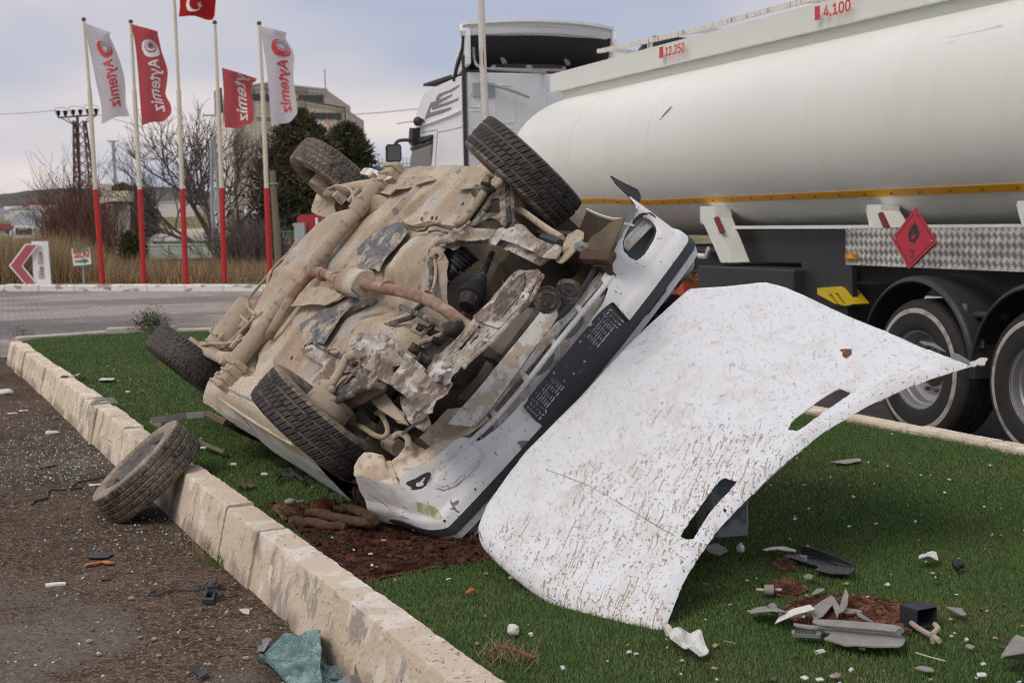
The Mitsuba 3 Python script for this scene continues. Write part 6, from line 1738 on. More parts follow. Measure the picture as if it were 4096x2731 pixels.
# front wing below the wheel, with the arch
ys2 = np.linspace(1.02, 1.93, 40)
arch = lambda y: -0.02 - 0.30 * np.sqrt(np.clip(1 - ((y - 1.30) / 0.34) ** 2, 0, 1)) if abs(y - 1.30) < 0.34 else -0.02 - 0.02
P = np.array([[[0.845 - 0.02 * (1 - t), y, min(arch(y), z_end(y) + 0.05) * (1 - t) + z_end(y) * t] for t in np.linspace(0, 1, 10)] for y in ys2])
P = P[:34]
wg = cput('front_wing', thicken(grid_mesh(P), 0.005), 'm_side', smooth=50)
cput('wing_liner', thicken(grid_mesh(np.array([[[0.83 - 0.30 * t, y, z_end(y) + 0.01 - 0.05 * t] for t in np.linspace(0, 1, 5)] for y in ys2])), 0.004), 'm_side', smooth=50)
put(car + '__wheel_arch_mud', rough(trimesh.creation.icosphere(3, 1.0).apply_scale((0.04, 0.16, 0.05)), 0.012, 22), 'm_soil', M=MC @ at(0.80, 1.22, -0.36), label='red soil packed into the wheel arch')
# the hidden rest of the body: rear, roof side and far side, crushed flat where they meet the ground
body = []
for y in np.linspace(-1.85, 1.0, 24):
 k = np.clip((y + 1.85) / 0.5, 0.0, 1)
 sec = np.array([(0.70, -0.08), (0.80, -0.30), (0.79, -0.55), (0.70, -0.80), (0.52, -1.10), (0.0, -1.16), (-0.52, -1.10), (-0.70, -0.80), (-0.82, -0.60), (-0.835, -0.30), (-0.78, -0.06), (-0.70, -0.02 - 0.12 * (y < -0.45)), (0.0, -0.14), (0.55, -0.10)])
 if y > 0.1:
  sec[3:8, 1] = np.maximum(sec[3:8, 1], -1.16 + 0.55 * (y - 0.1))
 if y < -0.9:
  sec[:, 1] = np.clip(sec[:, 1], -0.95, -0.30 - 0.5 * (-0.9 - y))
 elif y < -0.45:
  sec[:, 1] = np.minimum(sec[:, 1], -0.22)
 s = sec * np.array([0.93 + 0.07 * k, 1]) if k < 1 else sec
 body.append(np.column_stack([s[:, 0], np.full(len(s), y), s[:, 1]]))
body = np.array(body)
W = body.reshape(-1, 3) @ MC[:3, :3].T + MC[:3, 3]
lift = np.clip(0.215 - W[:, 2], 0, None)
W[:, 2] += lift
W = W.reshape(body.shape)
W = np.concatenate([W, W[:, :1]], axis=1)
bm = grid_mesh(W)
c0 = trimesh.Trimesh(np.vstack([W[0, :-1], W[0, :-1].mean(0)]), [[i, (i + 1) % 14, 14] for i in range(14)], process=False)
c1 = trimesh.Trimesh(np.vstack([W[-1, :-1], W[-1, :-1].mean(0)]), [[(i + 1) % 14, i, 14] for i in range(14)], process=False)
put(car + '__body_shell', join([bm, c0, c1]), 'm_belly', smooth=40)

# front wing of the upper side: white edge over the black arch liner
P = np.array([(-0.69,1.539,-0.22),(-0.67,1.635,-0.22),(-0.651,1.751,-0.22),(-0.644,1.838,-0.22),(-0.645,1.892,-0.22)])
put(car + '__upper_wing', thicken(grid_mesh(np.array([[q, q + [0.01, 0.0, -0.02], q + [-0.01, 0.01, -0.06]] for q in spline(P, 6)])), 0.006), 'm_side', M=MC)
put(car + '__upper_arch_liner', thicken(grid_mesh(np.array([[q + [0.0, 0, -0.006], q + [0.10, -0.06, -0.07], q + [0.16, -0.16, -0.20]] for q in spline(P, 6)])), 0.006), 'm_bay', M=MC)

# engine bay: dark walls round the opening, engine masses and what hangs in it
for a, b, c_ in [((0.0, 1.40, -0.42), (1.30, 0.02, 0.60), 'firewall'), ((0.54, 1.58, -0.42), (0.02, 0.40, 0.55), 'inner_wing'), ((-0.50, 1.54, -0.42), (0.02, 0.40, 0.55), 'inner_wing'), ((0.0, 1.50, -0.74), (1.3, 0.45, 0.02), 'engine_tray')]:  # last box is no car part: a sheet added to block light
 cput(c_, box(*b, c=a), 'm_bay', smooth=False)
put(car + '__radiator', box(1.34, 0.34, 0.03, (0.80, 0.06, -0.16)), 'm_bay', M=MB, smooth=False)
mat('m_engine', lambda p, n, uv: mix((0.075, 0.066, 0.057), (0.21, 0.185, 0.16), fbm(p.x * 16, p.y * 16, p.z * 16, 4)), 0.7)
eng = put(car + '__engine_block', rough(box(0.56, 0.26, 0.30, (0.02, 1.55, -0.46), bevel=0.04).subdivide().subdivide().subdivide(), 0.018, 12), 'm_engine', M=MC)
gb = put(car + '__gearbox', rough(box(0.20, 0.26, 0.16, (0.20, 1.66, -0.09), bevel=0.03).subdivide().subdivide().subdivide(), 0.012, 20), 'm_oily', M=MC, label='black oily gearbox hanging out of the engine bay')
for a, b, r in [((0.14, 1.56, -0.03), (0.16, 1.52, 0.05), 0.016), ((0.24, 1.60, -0.03), (0.25, 1.58, 0.045), 0.022), ((0.18, 1.70, -0.02), (0.19, 1.69, 0.03), 0.014), ((0.27, 1.74, -0.03), (0.285, 1.74, 0.05), 0.020), ((0.12, 1.74, -0.06), (0.08, 1.77, 0.0), 0.045), ((0.30, 1.56, -0.05), (0.34, 1.48, -0.02), 0.034), ((0.30, 1.66, -0.08), (0.34, 1.72, -0.03), 0.05)]:
 put(gb + '__housing', rod(a, b, r, 18, r * 0.9), 'm_oily', M=MC)
put(gb + '__lever', tube([(0.217,1.593,0.02),(0.202,1.628,0.02),(0.174,1.674,0.02),(0.15,1.716,0.02)], [0.014, 0.014, 0.013, 0.012], 10, 3, flat=0.6), 'm_rust', M=MC)
put(gb + '__bracket', beam(*[(0.155,1.417,0.02),(0.167,1.554,0.02)], 0.035, 0.016), 'm_rust', M=MC, smooth=False)
put(gb + '__bolt', lathe([(0.007, 0.0), (0.017, 0.0), (0.018, 0.012), (0.008, 0.014), (0.007, 0.0)], 16), 'm_oily', M=MC @ at(*(0.146,1.622,0.03)))
put(gb + '__selector_rod', tube([(0.087,1.216,0.05),(0.097,1.342,0.05),(0.112,1.518,0.05),(0.124,1.645,0.05),(0.133,1.765,0.05)], [0.010, 0.011, 0.014, 0.014, 0.014], 10, 3), 'm_arm', M=MC)
put(gb + '__selector_joint', rough(trimesh.creation.icosphere(3, 0.040).apply_scale((1.1, 1, 0.8)), 0.004, 30), 'm_oily', M=MC @ at(*(0.124,1.821,0.04)))
# drive shafts with their ribbed boots
def boot(key, pts, r0, r1, n, m='m_oily', r=0.016):
 pts = np.array(pts)
 k = put(key, tube(pts, r, 14, 1 if len(pts) < 3 else 4), m, M=MC)
 return k


def bellows(key, a, b, ra, rb, n, m='m_plastic'):
 a, b = np.array(a), np.array(b)
 L = np.linalg.norm(b - a)
 pr = [(0, 0)]
 for i in range(n):
  t = i / n
  r = ra + (rb - ra) * t
  pr += [(r, L * (t + 0.05 / n)), (r * 1.10, L * (t + 0.35 / n)), (r * 1.10, L * (t + 0.55 / n)), (r * 0.86, L * (t + 0.9 / n))]
 pr += [(0, L)]
 return put(key, lathe(pr, 28), m, M=MC @ frame(a, z=b - a), smooth=50)


s1 = boot(car + '__drive_shaft', [(-0.275,1.198,-0.05),(-0.189,1.177,-0.05),(-0.107,1.179,-0.05),(-0.027,1.181,-0.05)], 0, 0, 0, 'm_oily', 0.024)
for a, b in (((-0.299,1.207,-0.05), (-0.208,1.185,-0.05)), ):
 bellows(s1 + '__boot', a, b, 0.050, 0.034, 5)
for q0, q1 in (((-0.195,1.176,-0.05), (-0.185,1.176,-0.05)), ((-0.146,1.181,-0.05), (-0.138,1.179,-0.05))):
 put(s1 + '__clamp', rod(q0, q1, 0.032, 18), 'm_arm', M=MC)
s2 = boot(car + '__drive_shaft', [(-0.337,1.293,-0.1),(-0.256,1.345,-0.1),(-0.198,1.379,-0.1),(-0.119,1.43,-0.1)], 0, 0, 0, 'm_oily', 0.013)
bellows(s2 + '__boot', (-0.208,1.365,-0.1), (-0.096,1.421,-0.1), 0.026, 0.062, 6)
put(s2 + '__joint', rod((-0.097,1.419,-0.1), (-0.053,1.441,-0.1), 0.048, 18, 0.034), 'm_oily', M=MC)
put(car + '__steering_rack_tube', tube([(0.004,1.181,-0.05),(0.061,1.182,-0.05),(0.106,1.164,-0.05),(0.166,1.141,-0.05)], 0.022, 12, 2), 'm_mudmetal', M=MC)
# pulleys
cam_dir = ICAR[:3, :3] @ np.array([-0.02, -0.92, 0.12])
for (q, r, tilt) in (((-0.158,2.015,-0.12), 0.053, (0.25, 0.1, 0.1)), ((-0.239,2.029,-0.16), 0.050, (-0.7, 0.2, 0.3))):
 d = cam_dir + np.array(tilt)
 put(car + '__pulley', lathe([(0, 0.012), (r * 0.18, 0.012), (r * 0.22, 0.004), (r * 0.45, 0.004), (r * 0.50, 0.010), (r * 0.68, 0.010), (r * 0.74, 0.003), (r * 0.9, 0.004), (r * 0.96, 0.010), (r, 0.008), (r * 0.97, -0.008), (r, -0.02), (r * 0.9, -0.03), (0, -0.03)], 40), 'm_arm', M=MC @ frame(q, z=d), label='mud-caked pulley disc')
put(car + '__oil_sump', rough(box(0.26, 0.16, 0.10, (-0.05, 1.62, -0.26), bevel=0.03).subdivide().subdivide(), 0.01, 14), 'm_engine', M=MC)
for pts, r, m in [([(-0.211,1.092,0.02),(-0.182,1.062,0.02),(-0.116,1.186,0.02),(-0.059,1.257,0.02),(-0.02,1.281,0.02)], 0.0125, 'm_arm'), ([(-0.198,1.074,0.015),(-0.135,1.19,0.015),(-0.072,1.273,0.015),(-0.023,1.313,0.015)], 0.007, 'm_mudmetal'), ([(0.031,1.34,0.02),(0.071,1.311,0.02),(0.103,1.331,0.02),(0.139,1.232,0.02),(0.188,1.08,0.02)], 0.0115, 'm_arm'),
                  ([(-0.33,0.608,0.05),(-0.317,0.734,0.05),(-0.322,0.829,0.05),(-0.354,0.845,0.05),(-0.357,0.955,0.05),(-0.337,1.111,0.05)], 0.0065, 'm_arm'), ([(-0.314,0.891,0.05),(-0.325,0.972,0.05),(-0.313,1.101,0.05)], 0.006, 'm_arm'),
                  ([(0.357,0.51,0.03),(0.369,0.737,0.03),(0.374,0.918,0.03),(0.381,1.046,0.03),(0.384,1.154,0.03)], 0.008, 'm_arm'), ([(0.367,0.567,0.035),(0.372,0.78,0.035),(0.381,0.966,0.035),(0.399,1.147,0.035)], 0.007, 'm_arm'), ([(0.367,0.77,0.04),(0.352,0.85,0.04),(0.364,0.909,0.04),(0.379,0.83,0.04)], 0.005, 'm_mudmetal'),
                  ([(-0.297,1.399,-0.1),(-0.232,1.545,-0.1),(-0.166,1.637,-0.1),(-0.138,1.655,-0.1)], 0.004, 'm_oily'), ([(0.152,0.731,0.04),(0.122,0.79,0.04),(0.081,0.882,0.04)], 0.011, 'm_arm'), ([(-0.025,-0.155,0.06),(-0.026,-0.065,0.06),(-0.006,0.032,0.06)], 0.008, 'm_mudmetal'),
                  ([(-0.299,1.71,-0.02),(-0.301,1.882,-0.02),(-0.293,1.998,-0.02)], 0.01, 'm_oily')]:
 hose(car + '__cable', pts, r, m, M=MC)

# the two front chassis legs, crumpled
leg_hole = lambda pts: [pts]
patch('chassis_leg', [(-0.234,1.117),(-0.274,1.135),(-0.299,1.174),(-0.35,1.188),(-0.359,1.227),(-0.336,1.342),(-0.327,1.483),(-0.331,1.612),(-0.34,1.705),(-0.366,1.745),(-0.365,1.784),(-0.352,1.852),(-0.308,1.993),(-0.285,2.104),(-0.277,2.215),(-0.267,2.281),(-0.242,2.287),(-0.216,2.292),(-0.213,2.231),(-0.244,2.077),(-0.271,1.924),(-0.289,1.775),(-0.29,1.683),(-0.261,1.71),(-0.259,1.661),(-0.293,1.6),(-0.275,1.432),(-0.26,1.264),(-0.242,1.123)],
      0.07, 'm_rust', 0.012, 9, 0.004, jag=0.003, seed=21, fold=[((-0.3, 1.2), (-0.27, 2.0), -0.01, 0.03)], label='crumpled upper chassis leg, scraped to bare metal')
patch('chassis_leg__inner_flange', [(-0.277,0.943),(-0.316,1.223),(-0.333,1.443),(-0.298,1.506),(-0.301,1.557),(-0.333,1.532),(-0.328,1.677),(-0.283,1.935),(-0.249,2.118),(-0.258,2.157),(-0.278,2.16),(-0.223,2.129),(-0.214,2.107),(-0.238,1.947),(-0.278,1.694),(-0.29,1.544),(-0.283,1.445),(-0.272,1.289),(-0.243,1.252),(-0.261,1.141),(-0.264,1.058),(-0.239,0.998),(-0.201,1.029),(-0.246,0.982)],
      lambda x, y: 0.03 + 0.0 * x, 'm_rust', 0.012, 11, 0.004, jag=0.003, seed=22)
patch('chassis_leg', [(0.326,1.064),(0.289,1.029),(0.262,1.106),(0.257,1.234),(0.274,1.364),(0.287,1.499),(0.271,1.503),(0.301,1.547),(0.324,1.684),(0.342,1.844),(0.35,1.927),(0.361,1.986),(0.384,2.205),(0.397,2.238),(0.448,2.191),(0.489,2.241),(0.5,2.143),(0.483,2.061),(0.459,1.938),(0.443,1.795),(0.431,1.591),(0.436,1.556),(0.396,1.523),(0.41,1.474),(0.404,1.364),(0.377,1.298),(0.371,1.235),(0.353,1.149)],
      0.075, 'm_rust', 0.010, 9, 0.004, jag=0.0025, seed=23, holes=[[(0.34,1.369),(0.322,1.384),(0.331,1.406),(0.347,1.392)], [(0.357,1.475),(0.33,1.478),(0.336,1.498),(0.362,1.499)], [(0.394,1.7),(0.372,1.683),(0.352,1.716),(0.359,1.739),(0.383,1.746),(0.396,1.716)], [(0.498,2.153),(0.489,2.154),(0.492,2.172),(0.502,2.175)], [(0.299,1.197),(0.289,1.204),(0.295,1.221),(0.303,1.215)]],
      fold=[((0.30, 1.2), (0.42, 2.0), 0.014, 0.03)], label='crumpled lower chassis leg with punched holes')
patch('chassis_leg_001__inner_wall', [(0.255,1.265),(0.28,1.439),(0.31,1.612),(0.344,1.87),(0.32,1.831),(0.294,1.675),(0.258,1.416),(0.23,1.288),(0.226,1.147)], 0.03, 'm_rust', 0.008, 9, 0.004, seed=24)
# cross member with its slots and the clamp band
holes = [[(0.214,2.019),(0.206,2.008),(0.1,2.023),(0.094,2.037),(0.099,2.051),(0.107,2.054),(0.145,2.052),(0.206,2.047),(0.216,2.04)], [(0.155,2.066),(0.137,2.076),(0.136,2.096),(0.145,2.102),(0.159,2.09),(0.186,2.089),(0.185,2.078)]] + [[(q[0] + r * math.cos(a), q[1] + r * math.sin(a)) for a in np.linspace(0, 2 * np.pi, 9)[:-1]] for q, r in zip([(0.256,2.019),(0.23,2.006),(0.233,2.044),(0.275,2.059),(0.247,2.121),(0.361,2.149),(-0.021,2.192),(-0.055,2.199),(0.015,2.186),(-0.038,2.229),(0.105,2.17),(0.111,2.134),(0.323,1.918)], [0.008, 0.007, 0.006, 0.008, 0.006, 0.012, 0.011, 0.011, 0.011, 0.006, 0.006, 0.010, 0.007])]
patch('cross_member', [(0.333,1.835),(0.302,1.821),(0.254,1.83),(0.229,1.846),(0.159,1.878),(0.087,1.893),(0.062,1.908),(0.016,1.938),(0.004,1.949),(-0.025,1.966),(-0.058,1.944),(-0.094,1.955),(-0.139,1.978),(-0.167,1.995),(-0.169,2.087),(-0.181,2.15),(-0.169,2.192),(-0.121,2.209),(-0.078,2.227),(-0.035,2.239),(0.003,2.225),(0.045,2.195),(0.078,2.186),(0.098,2.201),(0.163,2.177),(0.251,2.128),(0.273,2.125),(0.298,2.133),(0.322,2.119),(0.336,2.125),(0.345,2.16),(0.364,2.175),(0.385,2.178),(0.384,2.118),(0.372,2.032),(0.35,1.886)],
      lambda x, y: 0.035 + 0.012 * np.clip((y - 1.93) / 0.05, -1, 1), 'm_rust', 0.006, 12, 0.004, 0.011, holes, 0.0015, seed=26, label='slotted cross member under the engine')
patch('cross_member__clamp_band', [(0.074,1.97),(0.033,2),(0.042,2.075),(0.056,2.163),(0.054,2.248),(0.096,2.233),(0.092,2.133),(0.085,2.044)], 0.062, 'm_rust', 0.005, 12, 0.004, seed=27)
put(car + '__cross_member__rim', tube([(0.282,2.183,0.055),(0.256,2.178,0.055),(0.169,2.227,0.055),(0.105,2.251,0.055),(0.058,2.26,0.055),(0.016,2.281,0.055),(-0.022,2.295,0.055),(-0.067,2.286,0.055),(-0.113,2.264,0.055),(-0.152,2.245,0.055)], 0.008, 6, 3), 'm_rust', M=MC)
put(car + '__cross_member__stud', rod((0.357,2.06,0.05), (0.379,2.197,0.12), 0.010, 12), 'm_steel', M=MC)
put(car + '__cross_member__washer', lathe([(0.010, 0.012), (0.024, 0.012), (0.030, 0.0)], 18), 'm_arm', M=MC @ at(*(0.357,2.051,0.045)))
put(car + '__dark_web', sheet([(0.025,2.014),(-0.011,2.034),(-0.043,2.009),(-0.127,2.053),(-0.15,2.098),(-0.101,2.163),(-0.05,2.178),(0.052,2.163),(0.046,2.107)], 0.02, lambda x, y: wob(x, y, 12, 0.008), 0.004, jag=0.002), 'm_arm', M=MC @ at(0, 0, 0.055))
# lower control arm and anti-roll link
la_o = [(0.622,1.194),(0.612,1.157),(0.534,1.26),(0.493,1.276),(0.459,1.294),(0.44,1.313),(0.402,1.316),(0.376,1.342),(0.39,1.4),(0.405,1.448),(0.402,1.532),(0.422,1.573),(0.444,1.597),(0.451,1.659),(0.454,1.679),(0.487,1.544),(0.536,1.428),(0.583,1.332),(0.62,1.282)]
patch('control_arm', la_o, 0.075, 'm_arm', 0.004, 9, 0.012, 0.010, [[(0.517,1.321),(0.462,1.331),(0.454,1.355),(0.465,1.406),(0.481,1.388),(0.506,1.339)], [(0.414,1.353),(0.396,1.338),(0.386,1.362),(0.413,1.452),(0.42,1.495),(0.433,1.456),(0.432,1.403)]], 0.0, seed=31, label='lower control arm with a triangular hole')
put(car + '__control_arm__lower_flange', tube([(0.622,1.262,0.07),(0.583,1.356,0.07),(0.529,1.468,0.07),(0.488,1.547,0.07),(0.455,1.675,0.07)], 0.014, 8, 3), 'm_arm', M=MC)
put(car + '__anti_roll_link', tube([(0.56,1.287,0.11),(0.523,1.298,0.11),(0.482,1.285,0.11),(0.436,1.263,0.11),(0.403,1.251,0.11),(0.393,1.28,0.11),(0.375,1.328,0.11)], [0.024, 0.019, 0.018, 0.018, 0.019, 0.019, 0.02], 14, 4), 'm_mudmetal', M=MC)
for q, r in (((0.556,1.286,0.11), 0.034), ((0.575,1.259,0.1), 0.027), ((0.558,1.344,0.11), 0.018)):
 put(car + '__anti_roll_link__bushing', rough(trimesh.creation.icosphere(2, r), 0.003, 30), 'm_mudmetal', M=MC @ at(*q))
ua_o = [(-0.34,1.345),(-0.377,1.331),(-0.443,1.325),(-0.501,1.308),(-0.55,1.287),(-0.613,1.251),(-0.622,1.308),(-0.589,1.407),(-0.477,1.573),(-0.358,1.746),(-0.341,1.681),(-0.363,1.627),(-0.385,1.552),(-0.388,1.489),(-0.373,1.442),(-0.344,1.403)]
patch('control_arm', ua_o, 0.075, 'm_arm', 0.004, 9, 0.012, 0.010, [[(-0.418,1.382),(-0.433,1.357),(-0.483,1.357),(-0.492,1.378),(-0.492,1.437),(-0.418,1.54),(-0.414,1.511),(-0.417,1.467),(-0.409,1.407)]], 0.0, seed=33, label='black upper control arm with a triangular hole')
put(car + '__control_arm__upper_flange', tube([(-0.594,1.373,0.07),(-0.476,1.541,0.07),(-0.357,1.718,0.07)], 0.016, 8, 3), 'm_oily', M=MC)
put(car + '__anti_roll_link', tube([(-0.564,1.3,0.1),(-0.524,1.3,0.1),(-0.466,1.31,0.1),(-0.404,1.317,0.1),(-0.356,1.314,0.1),(-0.322,1.276,0.1)], 0.0185, 14, 4), 'm_mudmetal', M=MC)
for q0, q1, r in (((-0.566,1.313,0.11), (-0.526,1.322,0.11), 0.034), ((-0.524,1.296,0.1), (-0.504,1.296,0.1), 0.028)):
 put(car + '__anti_roll_link__bushing', rod(q0, q1, r, 18), 'm_arm', M=MC)
put(car + '__turf_clump', rough(trimesh.creation.icosphere(3, 0.024), 0.014, 50), 'm_mudmetal', M=MC @ at(*(-0.528,1.444,0.13)), label='lump of turf and soil caught on the link')
patch('bracket', [(-0.541,1.026),(-0.599,0.99),(-0.573,1.109),(-0.587,1.119),(-0.545,1.161),(-0.495,1.166)], 0.05, 'm_oily', 0.006, 9, seed=35)
patch('bracket', [(-0.455,1.241),(-0.514,1.24),(-0.491,1.26),(-0.447,1.279)], 0.04, 'm_oily', 0.004, 9, seed=36)
# inner panels and what is inside the lower wheel arch
patch('wheel_arch_panel', [(0.513,0.387),(0.427,0.747),(0.346,0.853),(0.332,1.003),(0.351,1.202),(0.388,1.39),(0.416,1.51),(0.46,1.534),(0.501,1.525),(0.539,1.355),(0.544,1.092),(0.538,0.738)], -0.26, 'm_bay', 0.02, 6, 0.004, 0.02, seed=37)
patch('wheel_arch_panel', [(0.489,1.376),(0.445,1.46),(0.509,1.783),(0.531,1.865),(0.528,1.723),(0.512,1.5)], -0.03, 'm_mudmetal', 0.006, 8, 0.012, seed=38)
patch('wheel_arch_panel', [(0.435,1.6),(0.417,1.628),(0.435,1.751),(0.457,1.911),(0.493,2.003),(0.525,1.986),(0.517,1.832),(0.478,1.701)], -0.05, 'm_rust', 0.01, 8, 0.006, seed=39)
put(car + '__strut', tube([(0.543,0.82,-0.2),(0.556,1.012,-0.2),(0.571,1.203,-0.2),(0.589,1.559,-0.2)], [0.044, 0.042, 0.036, 0.036], 18, 1), 'm_mudmetal', M=MC)
bellows(car + '__steering_boot', (0.527,1.132,-0.06), (0.575,1.017,-0.06), 0.050, 0.030, 6)
put(car + '__drive_shaft', tube([(0.429,1.485,0),(0.497,1.392,0),(0.549,1.296,0)], 0.028, 14, 2), 'm_pipe', M=MC)
put(car + '__brake_hose', tube([(0.61,1.097,-0.1),(0.599,1.232,-0.1),(0.597,1.358,-0.1),(0.604,1.484,-0.1),(0.6,1.568,-0.1),(0.582,1.595,-0.1),(0.558,1.563,-0.1),(0.533,1.489,-0.1),(0.516,1.41,-0.1)], 0.0105, 9, 6), 'm_mudmetal', M=MC)
put(car + '__brake_hose', tube([(0.58,1.618,-0.12),(0.557,1.636,-0.12),(0.549,1.688,-0.12),(0.561,1.755,-0.12),(0.592,1.806,-0.12)], 0.013, 9, 5), 'm_mudmetal', M=MC)
put(car + '__hose_bracket', prism([(0.524,1.342),(0.489,1.362),(0.486,1.418),(0.497,1.446),(0.525,1.414)], 0.0, 0.012, M=MC @ at(0, 0, -0.11)), 'm_mudmetal')
put(car + '__caliper', rough(box(0.10, 0.10, 0.06, (0, 0, 0), bevel=0.02).subdivide().subdivide(), 0.008, 30), 'm_mudmetal', M=MC @ at(*(0.603,1.083,-0.12)))
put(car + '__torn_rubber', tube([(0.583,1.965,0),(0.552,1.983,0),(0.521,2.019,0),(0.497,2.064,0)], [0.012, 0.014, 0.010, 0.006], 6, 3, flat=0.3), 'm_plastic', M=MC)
# upper side: tow bracket with bolt, rusty inner wing
mat('m_rustplate', lambda p, n, uv: mix((0.055, 0.042, 0.028), (0.17, 0.125, 0.075), fbm(p.x * 18, p.y * 18, p.z * 18, 4)), 0.8)
patch('inner_wing_plate', [(-0.424,1.998),(-0.473,1.995),(-0.502,2.027),(-0.551,2.05),(-0.564,2.137),(-0.52,2.166),(-0.453,2.19),(-0.407,2.208),(-0.405,2.022)], -0.12, 'm_rustplate', 0.01, 7, 0.006, seed=41)
mat('m_rustbeam', (0.085, 0.048, 0.034), 0.7)
patch('rusty_beam', [(-0.385,2.029),(-0.404,2.248),(-0.354,2.27),(-0.35,2.061)], -0.10, 'm_rustbeam', 0.004, 9, 0.03, seed=42)
patch('tow_bracket', [(-0.243,2.214),(-0.257,2.224),(-0.222,2.295),(-0.302,2.216),(-0.341,2.2),(-0.366,2.245),(-0.361,2.283),(-0.32,2.327),(-0.269,2.332),(-0.216,2.303),(-0.22,2.26)], 0.05, 'm_mudmetal', 0.012, 9, 0.006, seed=43)
put(car + '__tow_bracket__stud', rod((-0.291,2.366,0.06), (-0.258,2.518,0.11), 0.009, 12), 'm_steel', M=MC)
put(car + '__tow_bracket__nut', rod((-0.291,2.348,0.055), (-0.276,2.419,0.08), 0.019, 6), 'm_steel', M=MC, smooth=False)
put(car + '__tie_rod', tube([(-0.534,1.364,-0.03),(-0.501,1.508,-0.03),(-0.439,1.75,-0.03),(-0.387,1.973,-0.03)], 0.014, 10, 3), 'm_mudmetal', M=MC)
put(car + '__dark_hose', tube([(-0.357,1.9,0),(-0.345,1.997,0),(-0.337,2.067,0)], [0.02, 0.026, 0.018], 10, 3), 'm_plastic', M=MC)
patch('arch_liner', [(-0.765,0.819),(-0.74,0.971),(-0.643,1.182),(-0.574,1.381),(-0.51,1.581),(-0.501,1.705),(-0.461,1.754),(-0.474,1.554),(-0.519,1.345),(-0.577,1.101)], -0.16, 'm_bay', 0.015, 6, 0.005, 0.02, seed=45)
# loose cables trailing on the left
for pts, r in [([(-0.191,-0.849,0.02),(-0.184,-0.967,0.02),(-0.123,-0.971,0.02),(-0.023,-1.016,0.02),(0.084,-1.016,0.02),(0.217,-1.028,0.02),(0.301,-1.002,0.02),(0.335,-0.894,0.02),(0.363,-0.651,0.02),(0.37,-0.59,0.02)], 0.0085), ([(-0.128,-0.796,0.03),(-0.086,-0.921,0.03),(-0.001,-0.983,0.03),(0.047,-0.945,0.03),(0.12,-0.849,0.03),(0.173,-0.742,0.03)], 0.007), ([(-0.017,-0.976,0.03),(0.019,-0.98,0.03),(0.086,-0.927,0.03)], 0.006), ([(0.25,-0.894,0.05),(0.288,-0.773,0.05),(0.315,-0.564,0.05),(0.298,-0.683,0.05)], 0.008), ([(0.606,-0.854,0.04),(0.52,-0.673,0.04),(0.359,-0.602,0.04),(0.285,-0.526,0.04)], 0.011)]:
 hose(car + '__loose_cable', pts, r, 'm_mudmetal', M=MC)
patch('mud_flap', [(-0.528,-1.623),(-0.647,-1.757),(-0.621,-1.566),(-0.577,-1.269),(-0.48,-1.066),(-0.463,-1.112),(-0.48,-1.394),(-0.503,-1.557)], -0.08, 'm_mudmetal', 0.006, 6, 0.006, seed=47, label='square mud flap behind the upper rear wheel')
patch('rear_flange', [(0.399,-0.812),(0.239,-0.887),(0.039,-0.89),(-0.101,-0.922),(-0.044,-0.853),(0.139,-0.775),(0.292,-0.732),(0.392,-0.754)], 0.02, 'm_pipe', 0.004, 9, seed=48)
# ------------------------------------------------------------------ the bumper (own frame: a along it from the low end, w up the valance, n outwards)
def path_map(S, off):
 """Position along the bumper's plan (rounded at both ends) and the outward direction there."""
 pl = spline(np.array([(-0.105, -0.56), (-0.092, -0.33), (-0.080, -0.22), (-0.066, -0.11), (-0.030, -0.035), (0.06, 0.0), (0.4, 0.006), (0.8, 0.010), (1.2, 0.006), (1.53, 0.0), (1.62, -0.035), (1.648, -0.10), (1.645, -0.22), (1.63, -0.36)]), 14)
 l = np.r_[0, np.cumsum(np.linalg.norm(np.diff(pl, axis=0), axis=1))]
 i0 = np.argmin(np.hypot(pl[:, 0] - 0.06, pl[:, 1]))
 l = l - l[i0] + 0.06
 t = np.gradient(pl, axis=0)
 t /= np.linalg.norm(t, axis=1, keepdims=True)
 nx, ny = -t[:, 1], t[:, 0]
 f = lambda c: np.interp(S, l, c)
 N = np.stack([f(nx), f(ny)], -1)
 N /= np.linalg.norm(N, axis=-1, keepdims=True)
 return np.stack([f(pl[:, 0]), f(pl[:, 1])], -1) + N * off[..., None], l[0], l[-1]


def crown(S):
 return -0.030 * np.clip(1 - ((S - 0.8) / 0.86) ** 2, 0, 1) + 0.45 * np.clip(-0.02 - S, 0, None) * np.clip((-0.02 - S) / 0.1, 0, 1) + 0.16 * np.clip(S - 1.60, 0, None) + 0.08 * np.clip(-S / 0.15, 0, 1)


WB = lambda S: np.where(S < 0.47, np.interp(S, [-0.3, -0.15, 0.0, 0.06, 0.1, 0.16, 0.22, 0.3], [0.185, 0.200, 0.225, 0.245, 0.225, 0.212, 0.203, 0.192]), 0.6)


def skin(S, w, lift=0.0):
 """w up the valance; past the bend it turns back under the car."""
 wb = WB(S)
 q = np.minimum(w, wb)
 o = np.interp(q, [-0.09, -0.062, -0.05, -0.02, 0.012, 0.030, 0.046, 0.10, 0.18, 0.28, 0.4], [-0.016, 0.0, 0.002, 0.002, 0.000, -0.006, -0.016, -0.022, -0.030, -0.042, -0.06])
 r = np.clip(w - wb, 0, None)
 q = q + r * 0.62
 o = o - r * 0.80 - 0.004 * np.clip(r / 0.01, 0, 1)
 P, _, _ = path_map(S, o + lift)
 return np.stack([P[..., 0], q + crown(S), P[..., 1]], -1)


S0, S1 = path_map(np.array([0.0]), np.array([0.0]))[1:]
bp = fresh(car + '__bumper')


def bput(name, m, bs, **kw):
 return put(bp + '__' + name, m, bs, M=MB, **kw)


